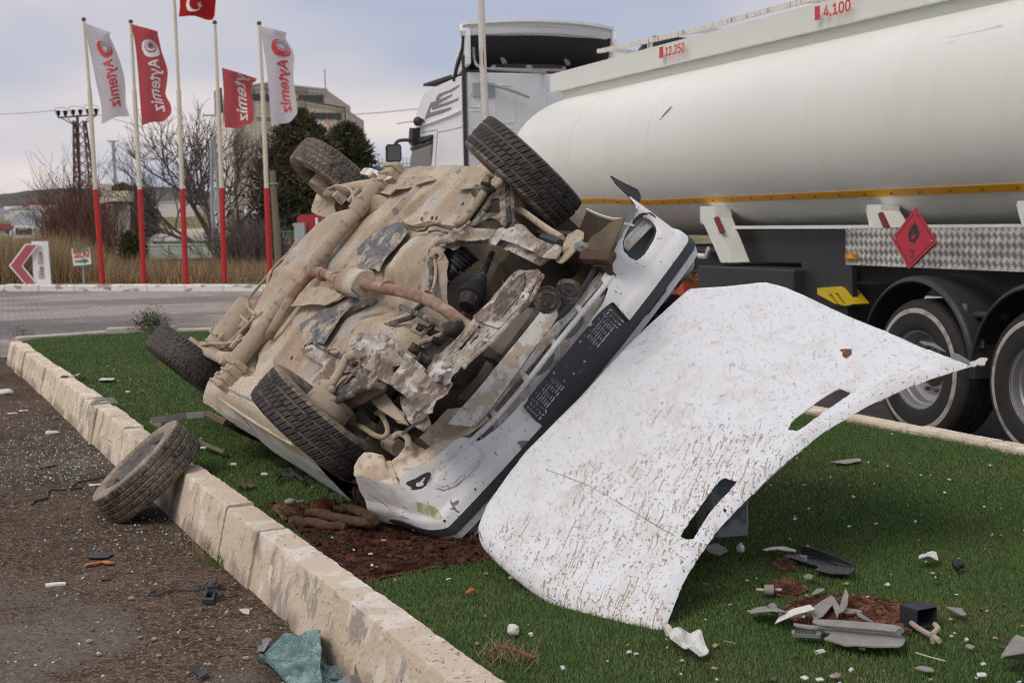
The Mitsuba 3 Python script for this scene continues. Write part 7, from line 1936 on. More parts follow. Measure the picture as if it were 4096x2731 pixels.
def bskin(pts, step, holes=(), lift=0.0, thick=0.004, jag=0.0, seed=2, bump=None):
 m = sheet(pts, step, 0.0, 0.0, holes, jag=jag, seed=seed)
 v = np.array(m.vertices)
 L = lift + (bump(v[:, 0], v[:, 1]) if bump is not None else 0.0)
 m = trimesh.Trimesh(skin(v[:, 0], v[:, 1], L), m.faces, process=False)
 return thicken(m, thick) if thick else m


fog = [(1.375, 0.170), (1.408, 0.200), (1.46, 0.210), (1.52, 0.213), (1.565, 0.202), (1.588, 0.175), (1.590, 0.150), (1.560, 0.112), (1.512, 0.098), (1.42, 0.092), (1.378, 0.104), (1.368, 0.135)]
blank = [(0.078, 0.118), (0.088, 0.146), (0.117, 0.158), (0.20, 0.152), (0.285, 0.146), (0.306, 0.134), (0.312, 0.105), (0.302, 0.070), (0.265, 0.058), (0.20, 0.060), (0.14, 0.068), (0.095, 0.088)]
bl = poly(blank)
fogp = poly(fog)


def relief(S, w):
 p = shapely.points(S, w)
 d = np.where(shapely.contains_xy(bl, S, w), -1, 1) * shapely.distance(bl.exterior, p)
 r = -0.014 * np.clip(1 - np.abs(d) / 0.007, 0, 1) + 0.006 * np.clip(-d / 0.01, 0, 1) - 0.010 * np.clip(1 - np.clip(d, 0, 1) / 0.030, 0, 1) * (d > 0) * np.clip((0.04 - w) / 0.02 + 1, 0, 1)
 f = shapely.distance(fogp.exterior, p)
 return r - 0.016 * np.clip(1 - f / 0.035, 0, 1) ** 2


up_edge = [(1.20, 0.172), (1.242, 0.178), (1.30, 0.190), (1.343, 0.205), (1.399, 0.214), (1.488, 0.226), (1.56, 0.232), (1.60, 0.25), (1.66, 0.272), (1.70, 0.262)]
val = [(-0.375, -0.060), (-0.26, -0.055), (-0.2, -0.022), (0.4, -0.022), (0.8, -0.022), (1.2, -0.022), (1.6, -0.022), (1.74, -0.022), (1.755, 0.08), (1.73, 0.19)] + up_edge[::-1] + [(1.19, 0.125), (1.12, 0.105), (0.95, 0.096), (0.7, 0.092), (0.45, 0.098), (0.34, 0.118), (0.315, 0.165), (0.300, 0.188), (0.22, 0.200), (0.16, 0.209), (0.1, 0.222), (0.06, 0.242), (0.0, 0.222), (-0.15, 0.197), (-0.222, 0.189), (-0.293, 0.10), (-0.32, 0.037), (-0.364, -0.039)]
put(bp, bskin(val, 0.0105, [fog], 0.0, 0.004, 0.0008, bump=relief), 'm_bumper', M=MB, smooth=40, exact=True, label='white front bumper skin, scraped and splashed with mud')
bput('blanking_panel', bskin(affinity.scale(bl, 0.955, 0.92), 0.008, (), 0.0035, 0.003), 'm_bumper', smooth=50)
tanf = [(-0.228, 0.188), (-0.15, 0.196), (0.0, 0.221), (0.06, 0.241), (0.1, 0.221), (0.16, 0.208), (0.22, 0.199), (0.30, 0.187), (0.335, 0.165), (0.43, 0.15), (0.447, 0.229), (0.387, 0.344), (0.22, 0.344), (0.18, 0.368), (0.098, 0.346), (0.066, 0.343), (0.0, 0.338), (-0.044, 0.334), (-0.1, 0.312), (-0.167, 0.283), (-0.206, 0.254), (-0.233, 0.224)]
bput('bottom_flange', bskin(tanf, 0.010, (), 0.0012, 0.005, 0.0015, 5), 'm_tan_flange', smooth=45, label='bottom flange of the bumper caked with tan mud')
bput('black_strip', bskin([(-0.21, -0.056), (0.0, -0.058), (0.4, -0.060), (1.2, -0.060), (1.6, -0.056), (1.78, -0.054), (1.80, -0.036), (1.78, -0.020), (1.6, -0.020), (0.8, -0.020), (0.0, -0.020), (-0.21, -0.022), (-0.245, -0.036)], 0.010, (), 0.0055, 0.008), 'm_plastic', smooth=45, label='black rubbing strip along the bumper')
bput('top_edge', bskin([(-0.37, -0.088), (0.0, -0.088), (0.8, -0.088), (1.6, -0.088), (1.8, -0.088), (1.8, -0.058), (1.6, -0.0605), (0.8, -0.0605), (0.0, -0.0605), (-0.37, -0.0605)], 0.012, (), 0.0, 0.006), 'm_bumper', smooth=45)
# chips: dark primer showing through, black rubber marks and green grass stain, each as its own thin patch
mat('m_primer', (0.17, 0.178, 0.19), 0.6)
mat('m_mark', (0.028, 0.028, 0.028), 0.7)
mat('m_grass_stain', lambda p, n, uv: mix((0.60, 0.62, 0.50), (0.33, 0.34, 0.15), smoothstep(0.35, 0.7, fbm(p.x * 60, p.y * 60, p.z * 12, 4))), 0.7)


def blot(name, pts, m, jag=0.0015, lift=0.0012, step=0.004, seed=1, holes=()):
 bput(name, bskin(pts, step, holes, lift, 0.0006, jag, seed, bump=relief), m, smooth=45)


blot('primer_patch', [(0.435,0.009),(0.471,-0.029),(0.453,-0.03),(0.428,-0.028),(0.421,-0.016),(0.43,-0.011),(0.43,0.005)], 'm_primer', 0.002)
blot('primer_patch', [(0.088,0.048),(0.08,0.033),(0.092,0.03),(0.104,0.025),(0.091,0.015),(0.076,0.021),(0.07,0.007),(0.071,-0.011),(0.064,-0.007),(0.063,0.015),(0.052,0.023),(0.068,0.022),(0.075,0.038)], 'm_primer', 0.0006, step=0.003)
blot('primer_patch', [(0.175,0.011),(0.182,0.011),(0.181,0.002),(0.171,0.001)], 'm_primer', 0.0006, step=0.003)
blot('rub_mark', [(0.015,0.197),(0.013,0.209),(0.025,0.21),(0.055,0.197),(0.088,0.19),(0.112,0.179),(0.112,0.168),(0.089,0.159),(0.07,0.151),(0.046,0.153),(0.027,0.164),(0.007,0.181),(0.019,0.178)], 'm_mark', 0.001, step=0.003, holes=[[(0.043,0.186),(0.059,0.178),(0.085,0.178),(0.087,0.171),(0.068,0.168),(0.063,0.156),(0.046,0.162),(0.034,0.174)]])
blot('rub_mark', [(0.004,0.012),(0.013,0.01),(0.011,0.002),(0.003,0.002)], 'm_mark', 0.001, step=0.003)
for k in range(7):
 a = np.array([(-0.017,0.277,-0.02),(-0.023,0.237,-0.02),(-0.015,0.218,-0.02)]) + np.array([0.003 * k, 0.0035 * k, 0.0])
 P = [skin(np.array(s[0]), np.array(s[1] - crown(s[0])), 0.001) for s in a]
 bput('scratch', tube([np.asarray(p) for p in P], 0.0007, 4, 3), 'm_mark')
blot('grass_stain', [(-0.048,0.113),(-0.02,0.115),(0.005,0.102),(0.02,0.075),(0.021,0.045),(0.008,0.02),(-0.015,0.031),(-0.035,0.059),(-0.057,0.074),(-0.059,0.095)], 'm_grass_stain', 0.002, 0.0007)
blot('grass_stain', [(-0.137,0.197),(-0.127,0.195),(-0.108,0.164),(-0.1,0.144),(-0.117,0.164),(-0.125,0.183),(-0.139,0.187)], 'm_grass_stain', 0.0012, 0.0007)
# grille gap: backing, beam, tube with clips, torn lip
bput('backing', prism([(0.33, -0.02), (1.20, -0.02), (1.22, 0.10), (1.10, 0.115), (0.96, 0.10), (0.88, 0.112), (0.74, 0.09), (0.66, 0.110), (0.50, 0.09), (0.36, 0.11)], -0.060, -0.052, r=0.008), 'm_muddy_white', smooth=False)
for q in ((0.97, 0.108, 0.11), (0.77, 0.102, 0.11), (0.40, 0.105, 0.06), (1.20, 0.10, 0.05)):
 bput('foam_block', prism(affinity.translate(affinity.scale(sg.Point(0, 0).buffer(1), q[2] / 1.7, 0.028), q[0], q[1]), -0.0525, -0.050), 'm_primer', smooth=False)  # dark ovals that paint the shade of the openings in the bumper
bput('beam', rough(beam((0.30, 0.140, -0.085), (1.26, 0.142, -0.085), 0.03, 0.05, up=(0, 1, 0), bevel=0.004).subdivide().subdivide(), 0.003, 20), 'm_muddy_white')
bput('beam_edge', beam((0.32, 0.126, -0.066), (1.22, 0.128, -0.066), 0.006, 0.012, up=(0, 1, 0)), 'm_pipe', smooth=False)
bput('grille_bar', tube([(0.27, 0.128, -0.035), (0.46, 0.108, -0.018), (0.65, 0.107, -0.014), (0.84, 0.115, -0.014), (1.03, 0.119, -0.016), (1.18, 0.121, -0.02), (1.30, 0.128, -0.035)], 0.0115, 12, 4), 'm_bumper', label='white tubular grille bar')
for a in (0.455, 0.655, 0.848, 1.03):
 bput('grille_clip', trimesh.convex.convex_hull(np.array([(a - 0.012, 0.118, -0.008), (a + 0.014, 0.118, -0.008), (a + 0.030, 0.150, -0.05), (a + 0.012, 0.152, -0.05), (a - 0.012, 0.118, -0.022), (a + 0.014, 0.118, -0.022), (a + 0.03, 0.15, -0.056), (a + 0.012, 0.152, -0.056)])), 'm_bumper', smooth=False)
 bput('grille_clip', tube([(a + 0.004, 0.105, -0.02), (a - 0.004, 0.085, -0.035), (a - 0.02, 0.070, -0.045)], 0.005, 7, 2), 'm_bumper')
lip = [(0.300, 0.235), (0.36, 0.150), (0.46, 0.150), (0.62, 0.162), (0.776, 0.176), (0.86, 0.178), (0.936, 0.188), (0.952, 0.215), (0.948, 0.253), (0.90, 0.250), (0.79, 0.243), (0.62, 0.240), (0.46, 0.234)]
bput('torn_lip', sheet(lip, 0.010, lambda x, y: 0.004 + 0.02 * (x - 0.5) - 0.10 * np.clip(y - 0.19, 0, 1) + wob(x, y, 9, 0.006, 3), 0.006, jag=0.0016, seed=9), 'm_muddy_white', smooth=50, label='torn white lower lip of the bumper, spattered with mud')
bput('torn_lip_edge', tube([(0.37, 0.149, -0.002), (0.46, 0.148, -0.004), (0.62, 0.160, 0.0), (0.776, 0.174, 0.002), (0.86, 0.176, 0.004)], 0.004, 6, 4), 'm_primer')
bput('torn_rubber', tube([(1.33, 0.215, -0.05), (1.24, 0.196, -0.05), (1.14, 0.178, -0.055), (1.02, 0.172, -0.06), (0.95, 0.176, -0.06)], [0.02, 0.014, 0.012, 0.014, 0.008], 8, 4, flat=0.4), 'm_plastic')
bput('torn_edge', sheet([(1.371,0.225),(1.405,0.226),(1.5,0.237),(1.539,0.241),(1.558,0.229),(1.551,0.22),(1.538,0.224),(1.515,0.211),(1.496,0.218),(1.468,0.211),(1.433,0.21),(1.412,0.199),(1.373,0.206),(1.364,0.214)], 0.006, -0.03, 0.004, jag=0.001), 'm_primer', smooth=False)
bput('grey_tab', sheet([(1.149,0.109),(1.177,0.118),(1.208,0.116),(1.199,0.101),(1.17,0.102),(1.149,0.1)], 0.006, lambda x, y: -0.035 + wob(x, y, 40, 0.006), 0.002, jag=0.001), 'm_primer', smooth=False)
# inside the lamp opening
bput('lamp_beam', rough(beam((1.41,0.157,-0.1), (1.582,0.146,-0.1), 0.045, 0.03, up=(0, 0, 1), bevel=0.003).subdivide().subdivide(), 0.003, 30), 'm_muddy_white')
bput('lamp_back', prism([(1.36, 0.06), (1.60, 0.06), (1.60, 0.22), (1.36, 0.19)], -0.14, -0.135), 'm_primer', smooth=False)
bput('lamp_rim', tube([(s, w + crown(np.array(s)), -0.055) for s, w in fog + fog[:1]], 0.010, 7, 3, cap=False), 'm_plastic')
for q in [(1.469,0.101,-0.164),(1.533,0.119,-0.164)]:
 put(bp + '__lamp_grommet', lathe([(0, 0.002), (0.011, 0.002), (0.013, 0)], 12), 'm_plastic', M=MB @ at(*q))  # dark discs in place of shaded holes behind the lamp
# torn bracket at the upper end
tb = np.array([(1.637,0.398,-0.1),(1.658,0.329,-0.1),(1.679,0.27,-0.1),(1.668,0.242,-0.1),(1.615,0.228,-0.1),(1.604,0.23,-0.1),(1.61,0.257,-0.1),(1.619,0.287,-0.1),(1.621,0.371,-0.1),(1.636,0.381,-0.1)])
bput('torn_bracket', sheet([(q[0], q[1]) for q in tb], 0.008, lambda x, y: -0.10 + 0.03 * np.sin((x - 1.5) * 30) + wob(x, y, 14, 0.012), 0.005, jag=0.0018, seed=3), 'm_plastic', smooth=40, label='torn black bracket at the top corner of the bumper')
# number-plate holder
ph = fresh(bp + '__plate_holder')
po = [(0.545, -0.018), (0.553, 0.058), (0.584, 0.060), (0.600, 0.066), (0.995, 0.069), (1.000, 0.060), (1.012, 0.060), (1.018, 0.069), (1.060, 0.070), (1.089, 0.068), (1.115, 0.064), (1.142, 0.058), (1.128, -0.046), (0.56, -0.050), (0.548, -0.04)]
rng = np.random.default_rng(17)
hs = []


def slot(x, y, l, h, a=0.0):
 s = sg.LineString([(x - l / 2, y), (x + l / 2, y)]).buffer(h / 2, 3)
 return affinity.rotate(s, a, origin=(x, y))


for cx in (0.675, 1.010):
 for r in range(6):
  for c in range(4):
   L_ = rng.uniform(0.012, 0.030)
   hs.append(slot(cx - 0.045 + 0.030 * c + rng.uniform(-0.003, 0.003), -0.014 + 0.011 * r, min(L_, 0.024), 0.0055))
for cx in (0.585, 1.095):
 for r in range(5):
  for c in range(3):
   hs.append(slot(cx - 0.020 + 0.019 * c, -0.022 + 0.016 * r, rng.uniform(0.006, 0.014), 0.0062, rng.choice([0, 90, 40, -40])))
for x, y in ((0.80, 0.030), (0.86, 0.030), (0.80, -0.01), (0.87, -0.012), (0.745, 0.052), (0.92, 0.052), (0.75, 0.0), (0.93, 0.005)):
 hs.append(sg.Point(x, y).buffer(0.0055, 4))
for r in range(3):
 for c in range(6):
  hs.append(sg.Point(0.815 + 0.008 * c, -0.028 + 0.008 * r).buffer(0.0017, 2))
for k in range(16):
 x = 0.60 + 0.032 * k
 if not (0.72 < x < 0.95):
  hs.append(slot(x, 0.054, 0.005, 0.0035, 90))
hol = shapely.union_all(hs).buffer(0.0002)
plate = poly(po).difference(hol)
put(ph, prism(plate, 0.0095, 0.0125), 'm_plastic', M=MB, smooth=False, exact=True, label='black perforated number-plate holder')
put(ph + '__lower_rail', beam((0.548, -0.050, 0.010), (1.128, -0.048, 0.010), 0.012, 0.022, up=(0, 1, 0), bevel=0.003), 'm_plastic', M=MB)
put(ph + '__end_rail', beam((1.140, 0.056, 0.012), (1.127, -0.047, 0.012), 0.010, 0.018, up=(0, 0, 1), bevel=0.003), 'm_plastic', M=MB)
for x, y in ((0.63, 0.04), (1.06, 0.045), (0.71, 0.048), (0.98, 0.050), (0.60, 0.0), (1.08, 0.01)):
 put(ph + '__screw_boss', tube([(x + 0.007 * math.cos(a), y + 0.007 * math.sin(a), 0.013) for a in np.linspace(0, 2 * np.pi, 14)], 0.0012, 5, 1, cap=False), 'm_plastic', M=MB)

# behind the bumper: front panel, lamp ring, hoses
put(car + '__front_panel', sheet([(1,-0.119),(1.173,-0.125),(1.317,-0.124),(1.474,-0.098),(1.624,-0.08),(1.727,-0.066),(1.74,-0.115),(1.68,-0.154),(1.561,-0.155),(1.434,-0.147),(1.242,-0.135),(1.041,-0.134),(0.99,-0.143)], 0.03, lambda x, y: wob(x, y, 9, 0.02), 0.006), 'm_oily', M=MB @ at(0, 0, -0.30), label='dark front panel with torn fittings behind the bumper')
put(car + '__lamp_ring', tube([(1.669,-0.041,-0.2),(1.665,-0.073,-0.2),(1.644,-0.105,-0.2),(1.61,-0.124,-0.2),(1.558,-0.12,-0.2),(1.522,-0.106,-0.2),(1.489,-0.116,-0.2),(1.423,-0.119,-0.2),(1.372,-0.111,-0.2)], [0.016, 0.018, 0.018, 0.02, 0.018, 0.014, 0.02, 0.028, 0.02], 10, 5), 'm_galv', M=MB, label='grey headlamp ring hanging out')
put(car + '__lamp_seal', tube([(1.69,-0.053,-0.2),(1.676,-0.097,-0.2),(1.659,-0.129,-0.2),(1.627,-0.15,-0.2),(1.594,-0.157,-0.2)], [0.008, 0.010, 0.010, 0.010, 0.008], 8, 4), 'm_plastic', M=MB)
put(car + '__lamp_lens_edge', tube([(1.698,-0.058,-0.2),(1.68,-0.102,-0.2),(1.664,-0.129,-0.2)], 0.006, 6, 4), 'm_bumper', M=MB)
put(car + '__lamp_bracket', sheet([(1.562,-0.072),(1.63,-0.069),(1.643,-0.083),(1.614,-0.098),(1.547,-0.101),(1.461,-0.111),(1.424,-0.108),(1.477,-0.082)], 0.02, lambda x, y: wob(x, y, 12, 0.02), 0.004), 'm_mudmetal', M=MB @ at(0, 0, -0.21))
put(car + '__spring', tube([np.array((1.357,-0.112,-0.16)) + 0.018 * np.array([math.cos(a), math.sin(a), 0]) + np.array([0.006, 0.004, 0.004]) * a / 6 for a in np.linspace(0, 26, 90)], 0.0028, 5, 1), 'm_arm', M=MB)
for k, q in enumerate([(1.22,-0.093,-0.18),(1.268,-0.09,-0.18),(1.33,-0.093,-0.18),(1.161,-0.092,-0.18),(1.098,-0.087,-0.18)]):
 put(car + '__torn_fitting', rough(box(0.10, 0.05, 0.03, bevel=0.012).subdivide().subdivide(), 0.012, 25, k), 'm_mudmetal' if k % 2 else 'm_arm', M=MB @ at(*q, rz=0.4 * k, rx=0.3 * k))
rng = np.random.default_rng(3)
tuft = []
for base_, n in ((np.array((1.459,-0.091,-0.2)), 130), (np.array((1.568,-0.157,-0.2)), 70), (np.array((1.397,-0.085,-0.22)), 80)):
 for k in range(n):
  p = base_ + rng.normal(0, 0.018, 3)
  d = rng.normal(0, 1, 3)
  d /= np.linalg.norm(d)
  tuft.append(tube([p, p + d * rng.uniform(0.015, 0.045)], 0.0016, 3, 1, cap=False))
put(car + '__yellow_wadding', join(tuft), mat('m_wadding', (0.30, 0.225, 0.075), 0.95), M=MB, kind='stuff', smooth=False, label='yellow wadding behind the bumper')

# ------------------------------------------------------------------ wheels
def tyre_mesh(R, W, kind, seed, dust):
 nu = 600
 half = W / 2
 xs_ = np.concatenate([[-half * 0.62, -half * 0.86, -half * 1.0, -half * 1.045, -half * 1.04, -half * 0.99, -half * 0.93], np.linspace(-half * 0.86, half * 0.86, 57), [half * 0.93, half * 0.99, half * 1.04, half * 1.045, half * 1.0, half * 0.86, half * 0.62]])
 rs_ = np.concatenate([[R * 0.600, R * 0.625, R * 0.70, R * 0.79, R * 0.875, R * 0.945, R * 0.972], R - 0.0055 * np.abs(np.linspace(-1, 1, 57)) ** 2.6, [R * 0.972, R * 0.945, R * 0.875, R * 0.79, R * 0.70, R * 0.625, R * 0.600]])
 u = np.arange(nu) * 2 * np.pi / nu
 X, U = np.meshgrid(xs_, u, indexing='ij')
 Rr = np.broadcast_to(rs_[:, None], X.shape).copy()
 s = U * R
 t = X / half
 tread = np.abs(t) < 0.97
 g = np.zeros_like(X)
 mud = np.zeros_like(X)
 if kind == 'winter':
  for c, w in ((-0.42, 0.045), (0.42, 0.045), (0.0, 0.03)):
   m = np.clip(1.25 - np.abs(t - c) / w, 0, 1)
   g = np.maximum(g, m)
   mud = np.maximum(mud, m * (c != 0))
  pitch = 2 * np.pi * R / 58
  for lo, hi, sl, ph in ((-0.97, -0.46, 0.010, 0.0), (-0.36, -0.03, -0.012, 0.4), (0.03, 0.36, -0.012, 0.1), (0.46, 0.97, 0.010, 0.6)):
   inb = (t > lo) & (t < hi)
   q = (s + sl * np.sin(t * 4) * 1.2 + ph * pitch) / pitch
   d = np.abs(q - np.round(q)) * pitch
   g = np.maximum(g, inb * np.clip(1.5 - d / 0.0023, 0, 1))
   q2 = (s + sl * np.sin(t * 4) + (ph + 0.5) * pitch) / pitch
   g = np.maximum(g, inb * 0.3 * np.clip(1.5 - np.abs(q2 - np.round(q2)) * pitch / 0.0012, 0, 1))
 else:
  for c, w in ((-0.55, 0.035), (-0.18, 0.035), (0.18, 0.035), (0.55, 0.035)):
   m = np.clip(1.25 - np.abs(t - c) / w, 0, 1)
   g = np.maximum(g, m)
   mud = np.maximum(mud, m)
  pitch = 2 * np.pi * R / 66
  q = (s + 0.02 * np.abs(t)) / pitch
  d = np.abs(q - np.round(q)) * pitch
  g = np.maximum(g, ((np.abs(t) > 0.60) & tread) * 0.9 * np.clip(1.5 - d / 0.0017, 0, 1))
  q = (s + 0.016 * np.sin(t * 6)) / (pitch * 1.5)
  d = np.abs(q - np.round(q)) * pitch * 1.5
  g = np.maximum(g, ((np.abs(t) < 0.52)) * 0.65 * np.clip(1.5 - d / 0.0016, 0, 1))
 Rr = Rr - g * 0.0062 * tread
 P = np.stack([X, Rr * np.cos(U), Rr * np.sin(U)], -1)
 n1 = meshkit.fbm(P * 26, 3, seed)
 n2 = meshkit.fbm(P * 90, 2, seed + 3)
 nz = np.clip(0.5 + (n1 * 0.5 + n2 * 0.5 - 0.5) * 2.2, 0, 1)
 Rr = Rr + (n2 - 0.5) * 0.0016
 P = np.stack([X, Rr * np.cos(U), Rr * np.sin(U)], -1)
 rub = np.array([0.017, 0.017, 0.0185])
 tan = np.array([0.33, 0.265, 0.195])
 k_wall, k_tread, inner = dust
 wall = np.abs(t) > 0.96
 k = np.where(wall, np.clip(k_wall * (0.35 + nz), 0, 1), np.clip(k_tread * nz, 0, 1))
 if inner:
  k = np.where(t * inner > 0.80, np.clip(0.55 + 0.6 * (n1 - 0.4) * 3, 0.15, 1) * 0.85, k)
 k = np.maximum(k, 0.50 * mud * np.clip((n1 - 0.3) * 8, 0, 1))
 col = rub + (tan - rub) * k[..., None] + (n2[..., None] - 0.5) * 0.010
 m, n = X.shape
 i, j = np.meshgrid(np.arange(m - 1), np.arange(n), indexing='ij')
 q = np.stack([i * n + j, i * n + (j + 1) % n, (i + 1) * n + (j + 1) % n, (i + 1) * n + j], -1).reshape(-1, 4)
 return trimesh.Trimesh(P.reshape(-1, 3), tris(q)[:, ::-1], process=False), np.clip(col, 0.005, 1).reshape(-1, 3)


mat('m_tyre', VCOL, 0.55, spec=0.45)
mat('m_rim', lambda p, n, uv: mix(mix((0.085, 0.083, 0.081), (0.15, 0.145, 0.14), noise(p.x * 30, p.y * 30, p.z * 30)), (0.27, 0.205, 0.14), smoothstep(0.56, 0.70, fbm(p.x * 26, p.y * 26, p.z * 26, 4)) * 0.6), 0.75, spec=0.25)


def road_wheel(parent, M, kind, seed, dust, label, R=0.281, W=0.168, exact_thing=False):
 """A steel car wheel; its outer face looks along +x of M."""
 w = parent if exact_thing else fresh(parent + '__wheel')
 if not exact_thing and label:
  labels[w] = {'label': label}
 tm, col = tyre_mesh(R, W, kind, seed, dust)
 put(w + '__tyre', tm, 'm_tyre', M=M, smooth=True, color=col, exact=True)
 Z2X = frame((0, 0, 0), x=(0, 1, 0), z=(1, 0, 0))
 barrel = lathe([(0.176, 0.066), (0.181, 0.070), (0.176, 0.074), (0.168, 0.070), (0.160, 0.062), (0.158, 0.020), (0.160, -0.055), (0.170, -0.064), (0.178, -0.068), (0.172, -0.072), (0.166, -0.066), (0.154, -0.055), (0.152, 0.02), (0.156, 0.060)], 64, closed=True)
 put(w + '__rim', barrel, 'm_rim', M=M @ Z2X, exact=True)
 hol = []
 for k in range(8):
  a = k * math.pi / 4 + 0.2
  hol.append(affinity.rotate(affinity.translate(affinity.scale(sg.Point(0, 0).buffer(1, 6), 0.011, 0.020), 0.127 * math.cos(a), 0.127 * math.sin(a)), math.degrees(a), origin=(0.127 * math.cos(a), 0.127 * math.sin(a))))
 for k in range(4):
  a = k * math.pi / 2 + 0.5
  hol.append(sg.Point(0.05 * math.cos(a), 0.05 * math.sin(a)).buffer(0.0075, 4))
 hol.append(sg.Point(0, 0).buffer(0.029, 10))
 disc = sg.Point(0, 0).buffer(0.157, 24)
 zr = lambda x, y: np.interp(np.hypot(x, y), [0, 0.03, 0.066, 0.082, 0.102, 0.118, 0.140, 0.157], [0.052, 0.052, 0.052, 0.056, 0.074, 0.070, 0.048, 0.028])
 put(w + '__wheel_disc', sheet(sg.Polygon(disc.exterior.coords, [list(h.exterior.coords) for h in hol]), 0.0085, zr, 0.003), 'm_rim', M=M @ Z2X, smooth=50, exact=True)
 return w


def car_wheel(x, y, z, steer, side):
 c, s = math.cos(steer), math.sin(steer)
 R = np.eye(4)
 R[:3, :3] = np.array([[c, -s, 0], [s, c, 0], [0, 0, 1]])
 R[:3, 3] = (x, y, z)
 if side < 0:
  R[:3, :3] = R[:3, :3] @ np.diag([-1.0, -1.0, 1.0])
 return MC @ R


road_wheel(car, car_wheel(0.70, 1.27, 0.054, -0.195, 1), 'winter', 3, (0.55, 0.16, -1), 'lower front wheel with deep winter tread, mud on its inner shoulder')
road_wheel(car, car_wheel(-0.70, 1.265, 0.0, -0.268, -1), 'winter', 9, (0.5, 0.14, -1), 'upper front wheel with deep winter tread, pointing at the sky')
road_wheel(car, car_wheel(0.69, -1.27, -0.022, 0.0, 1), 'rib', 15, (0.25, 0.18, 0), 'lower rear wheel, hanging over the turf')
road_wheel(car, car_wheel(-0.69, -1.27, 0.014, 0.0, -1), 'rib', 21, (0.75, 0.50, -1), 'upper rear wheel with dusty brown ribbed tread')
for s, y, z, sd_ in ((0.60, 1.27, 0.05, 1), (-0.60, 1.27, 0.0, -1), (0.60, -1.27, -0.02, 1), (-0.60, -1.27, 0.014, -1)):
 put(car + '__brake_drum', rod((s * 0.95, y, z), (s * 1.07, y, z), 0.10, 28), 'm_mudmetal', M=MC)
lw = thing('loose_wheel', 'dusty loose car wheel on a black steel rim, leaning on the cream kerb', 'wheel')
road_wheel(lw, frame((-1.785, 6.676, 0.221), x=(-0.6155, -0.2249, 0.7554), z=(0.3, -0.9, 0)) , 'rib', 27, (0.85, 0.62, 0), None, exact_thing=True)

# ------------------------------------------------------------------ the bonnet
MH = np.array([[0.76776,-0.54569,-0.33580,0.43453],[0.40282,0.81864,-0.40934,3.99116],[0.49827,0.17901,0.84834,0.20355],[0.00000,0.00000,0.00000,1.00000]])
IH = np.linalg.inv(MH)
rng = np.random.default_rng(5)


def hood_xy(p):
 return [float(IH[k, 0]) * p.x + float(IH[k, 1]) * p.y + float(IH[k, 2]) * p.z + float(IH[k, 3]) for k in range(2)]


def drips(a, b, ca, cb, lmin, lmax, w, keep, salt):
 """Splashes of mud that have run: a dot with a thin wavering tail, in cells of ca by cb metres."""
 out = mi.Float(0)
 b = b + (noise(a * 26, b * 8, salt) - 0.5) * 0.010
 ia, ib = dr.floor(a / ca), dr.floor(b / cb)
 for i in (-1, 0, 1):
  for j in (-1, 0, 1):
   x, y = ia + i, ib + j
   r1, r2, r3, r4 = (cell_rand(x, y, salt + k) for k in (1, 2, 3, 4))
   da, db = a - (x + r1) * ca, b - (y + r2) * cb
   L = lmin + (lmax - lmin) * r3 * r3
   t = dr.clip(da, 0, L)
   d = dr.sqrt(dr.square(da - t) + dr.square(db))
   rad = w * (0.55 + 0.9 * r4) * (1 + 0.9 * smoothstep(0.006, 0.0, dr.abs(da)) )
   out = dr.maximum(out, dr.select(r4 * 0.5 + r3 * 0.5 < keep, smoothstep(rad, rad * 0.6, d), 0.0))
 return out


def bonnet_color(p, n, uv):
 x, y = hood_xy(p)
 a, b = -0.88 * x - 0.47 * y, -0.47 * x + 0.88 * y
 low = smoothstep(1.30, 0.55, x + (fbm(x * 6, y * 6, 6.0, 3) - 0.5) * 0.5) * smoothstep(1.02, 0.70, y + (fbm(x * 5, y * 5, 2.0, 2) - 0.5) * 0.3)
 c = mix((0.725, 0.75, 0.785), (0.755, 0.775, 0.805), fbm(x * 2, y * 2, 0.0, 2))
 c = mix(c, (0.62, 0.575, 0.50), smoothstep(0.60, 0.70, fbm(x * 15, y * 15, 3.0, 4) + 0.10 * smoothstep(0.40, 0.05, y)) * 0.35)
 film = smoothstep(0.54, 0.60, fbm(a * 11, b * 30, 2.0, 4) + 0.10 * smoothstep(0.5, 0.05, y) * low)
 c = mix(c, (0.56, 0.50, 0.41), film * 0.22 * low)
 g = noise(x * 150, y * 150, 4.0)
 mud = mix((0.19, 0.155, 0.11), (0.36, 0.30, 0.22), g)
 thin = smoothstep(0.62, 0.40, fbm(x * 9, y * 9, 5.0, 3) + 0.35 - 0.45 * low)
 d1 = drips(a, b, 0.062, 0.017, 0.004, 0.105, 0.0030, 0.60, 11) * thin
 d3 = drips(a, b, 0.034, 0.010, 0.002, 0.040, 0.0019, 0.50, 51) * thin
 d2 = drips(a, b, 0.026, 0.021, 0.0, 0.010, 0.0021, 0.42, 31)
 c = mix(c, mud, dr.maximum(dr.maximum(d1, d3), d2) * 0.88)
 c = mix(c, (0.13, 0.11, 0.085), spots(x, y, 80, 0.19, 0.26) * 0.85)
 c = mix(c, (0.16, 0.135, 0.105), spots(x + 2, y + 1, 40, 0.11, 0.20) * 0.9)
 return mix(c, (0.40, 0.34, 0.265), spots(x + 4, y, 22, 0.16, 0.16) * 0.55)


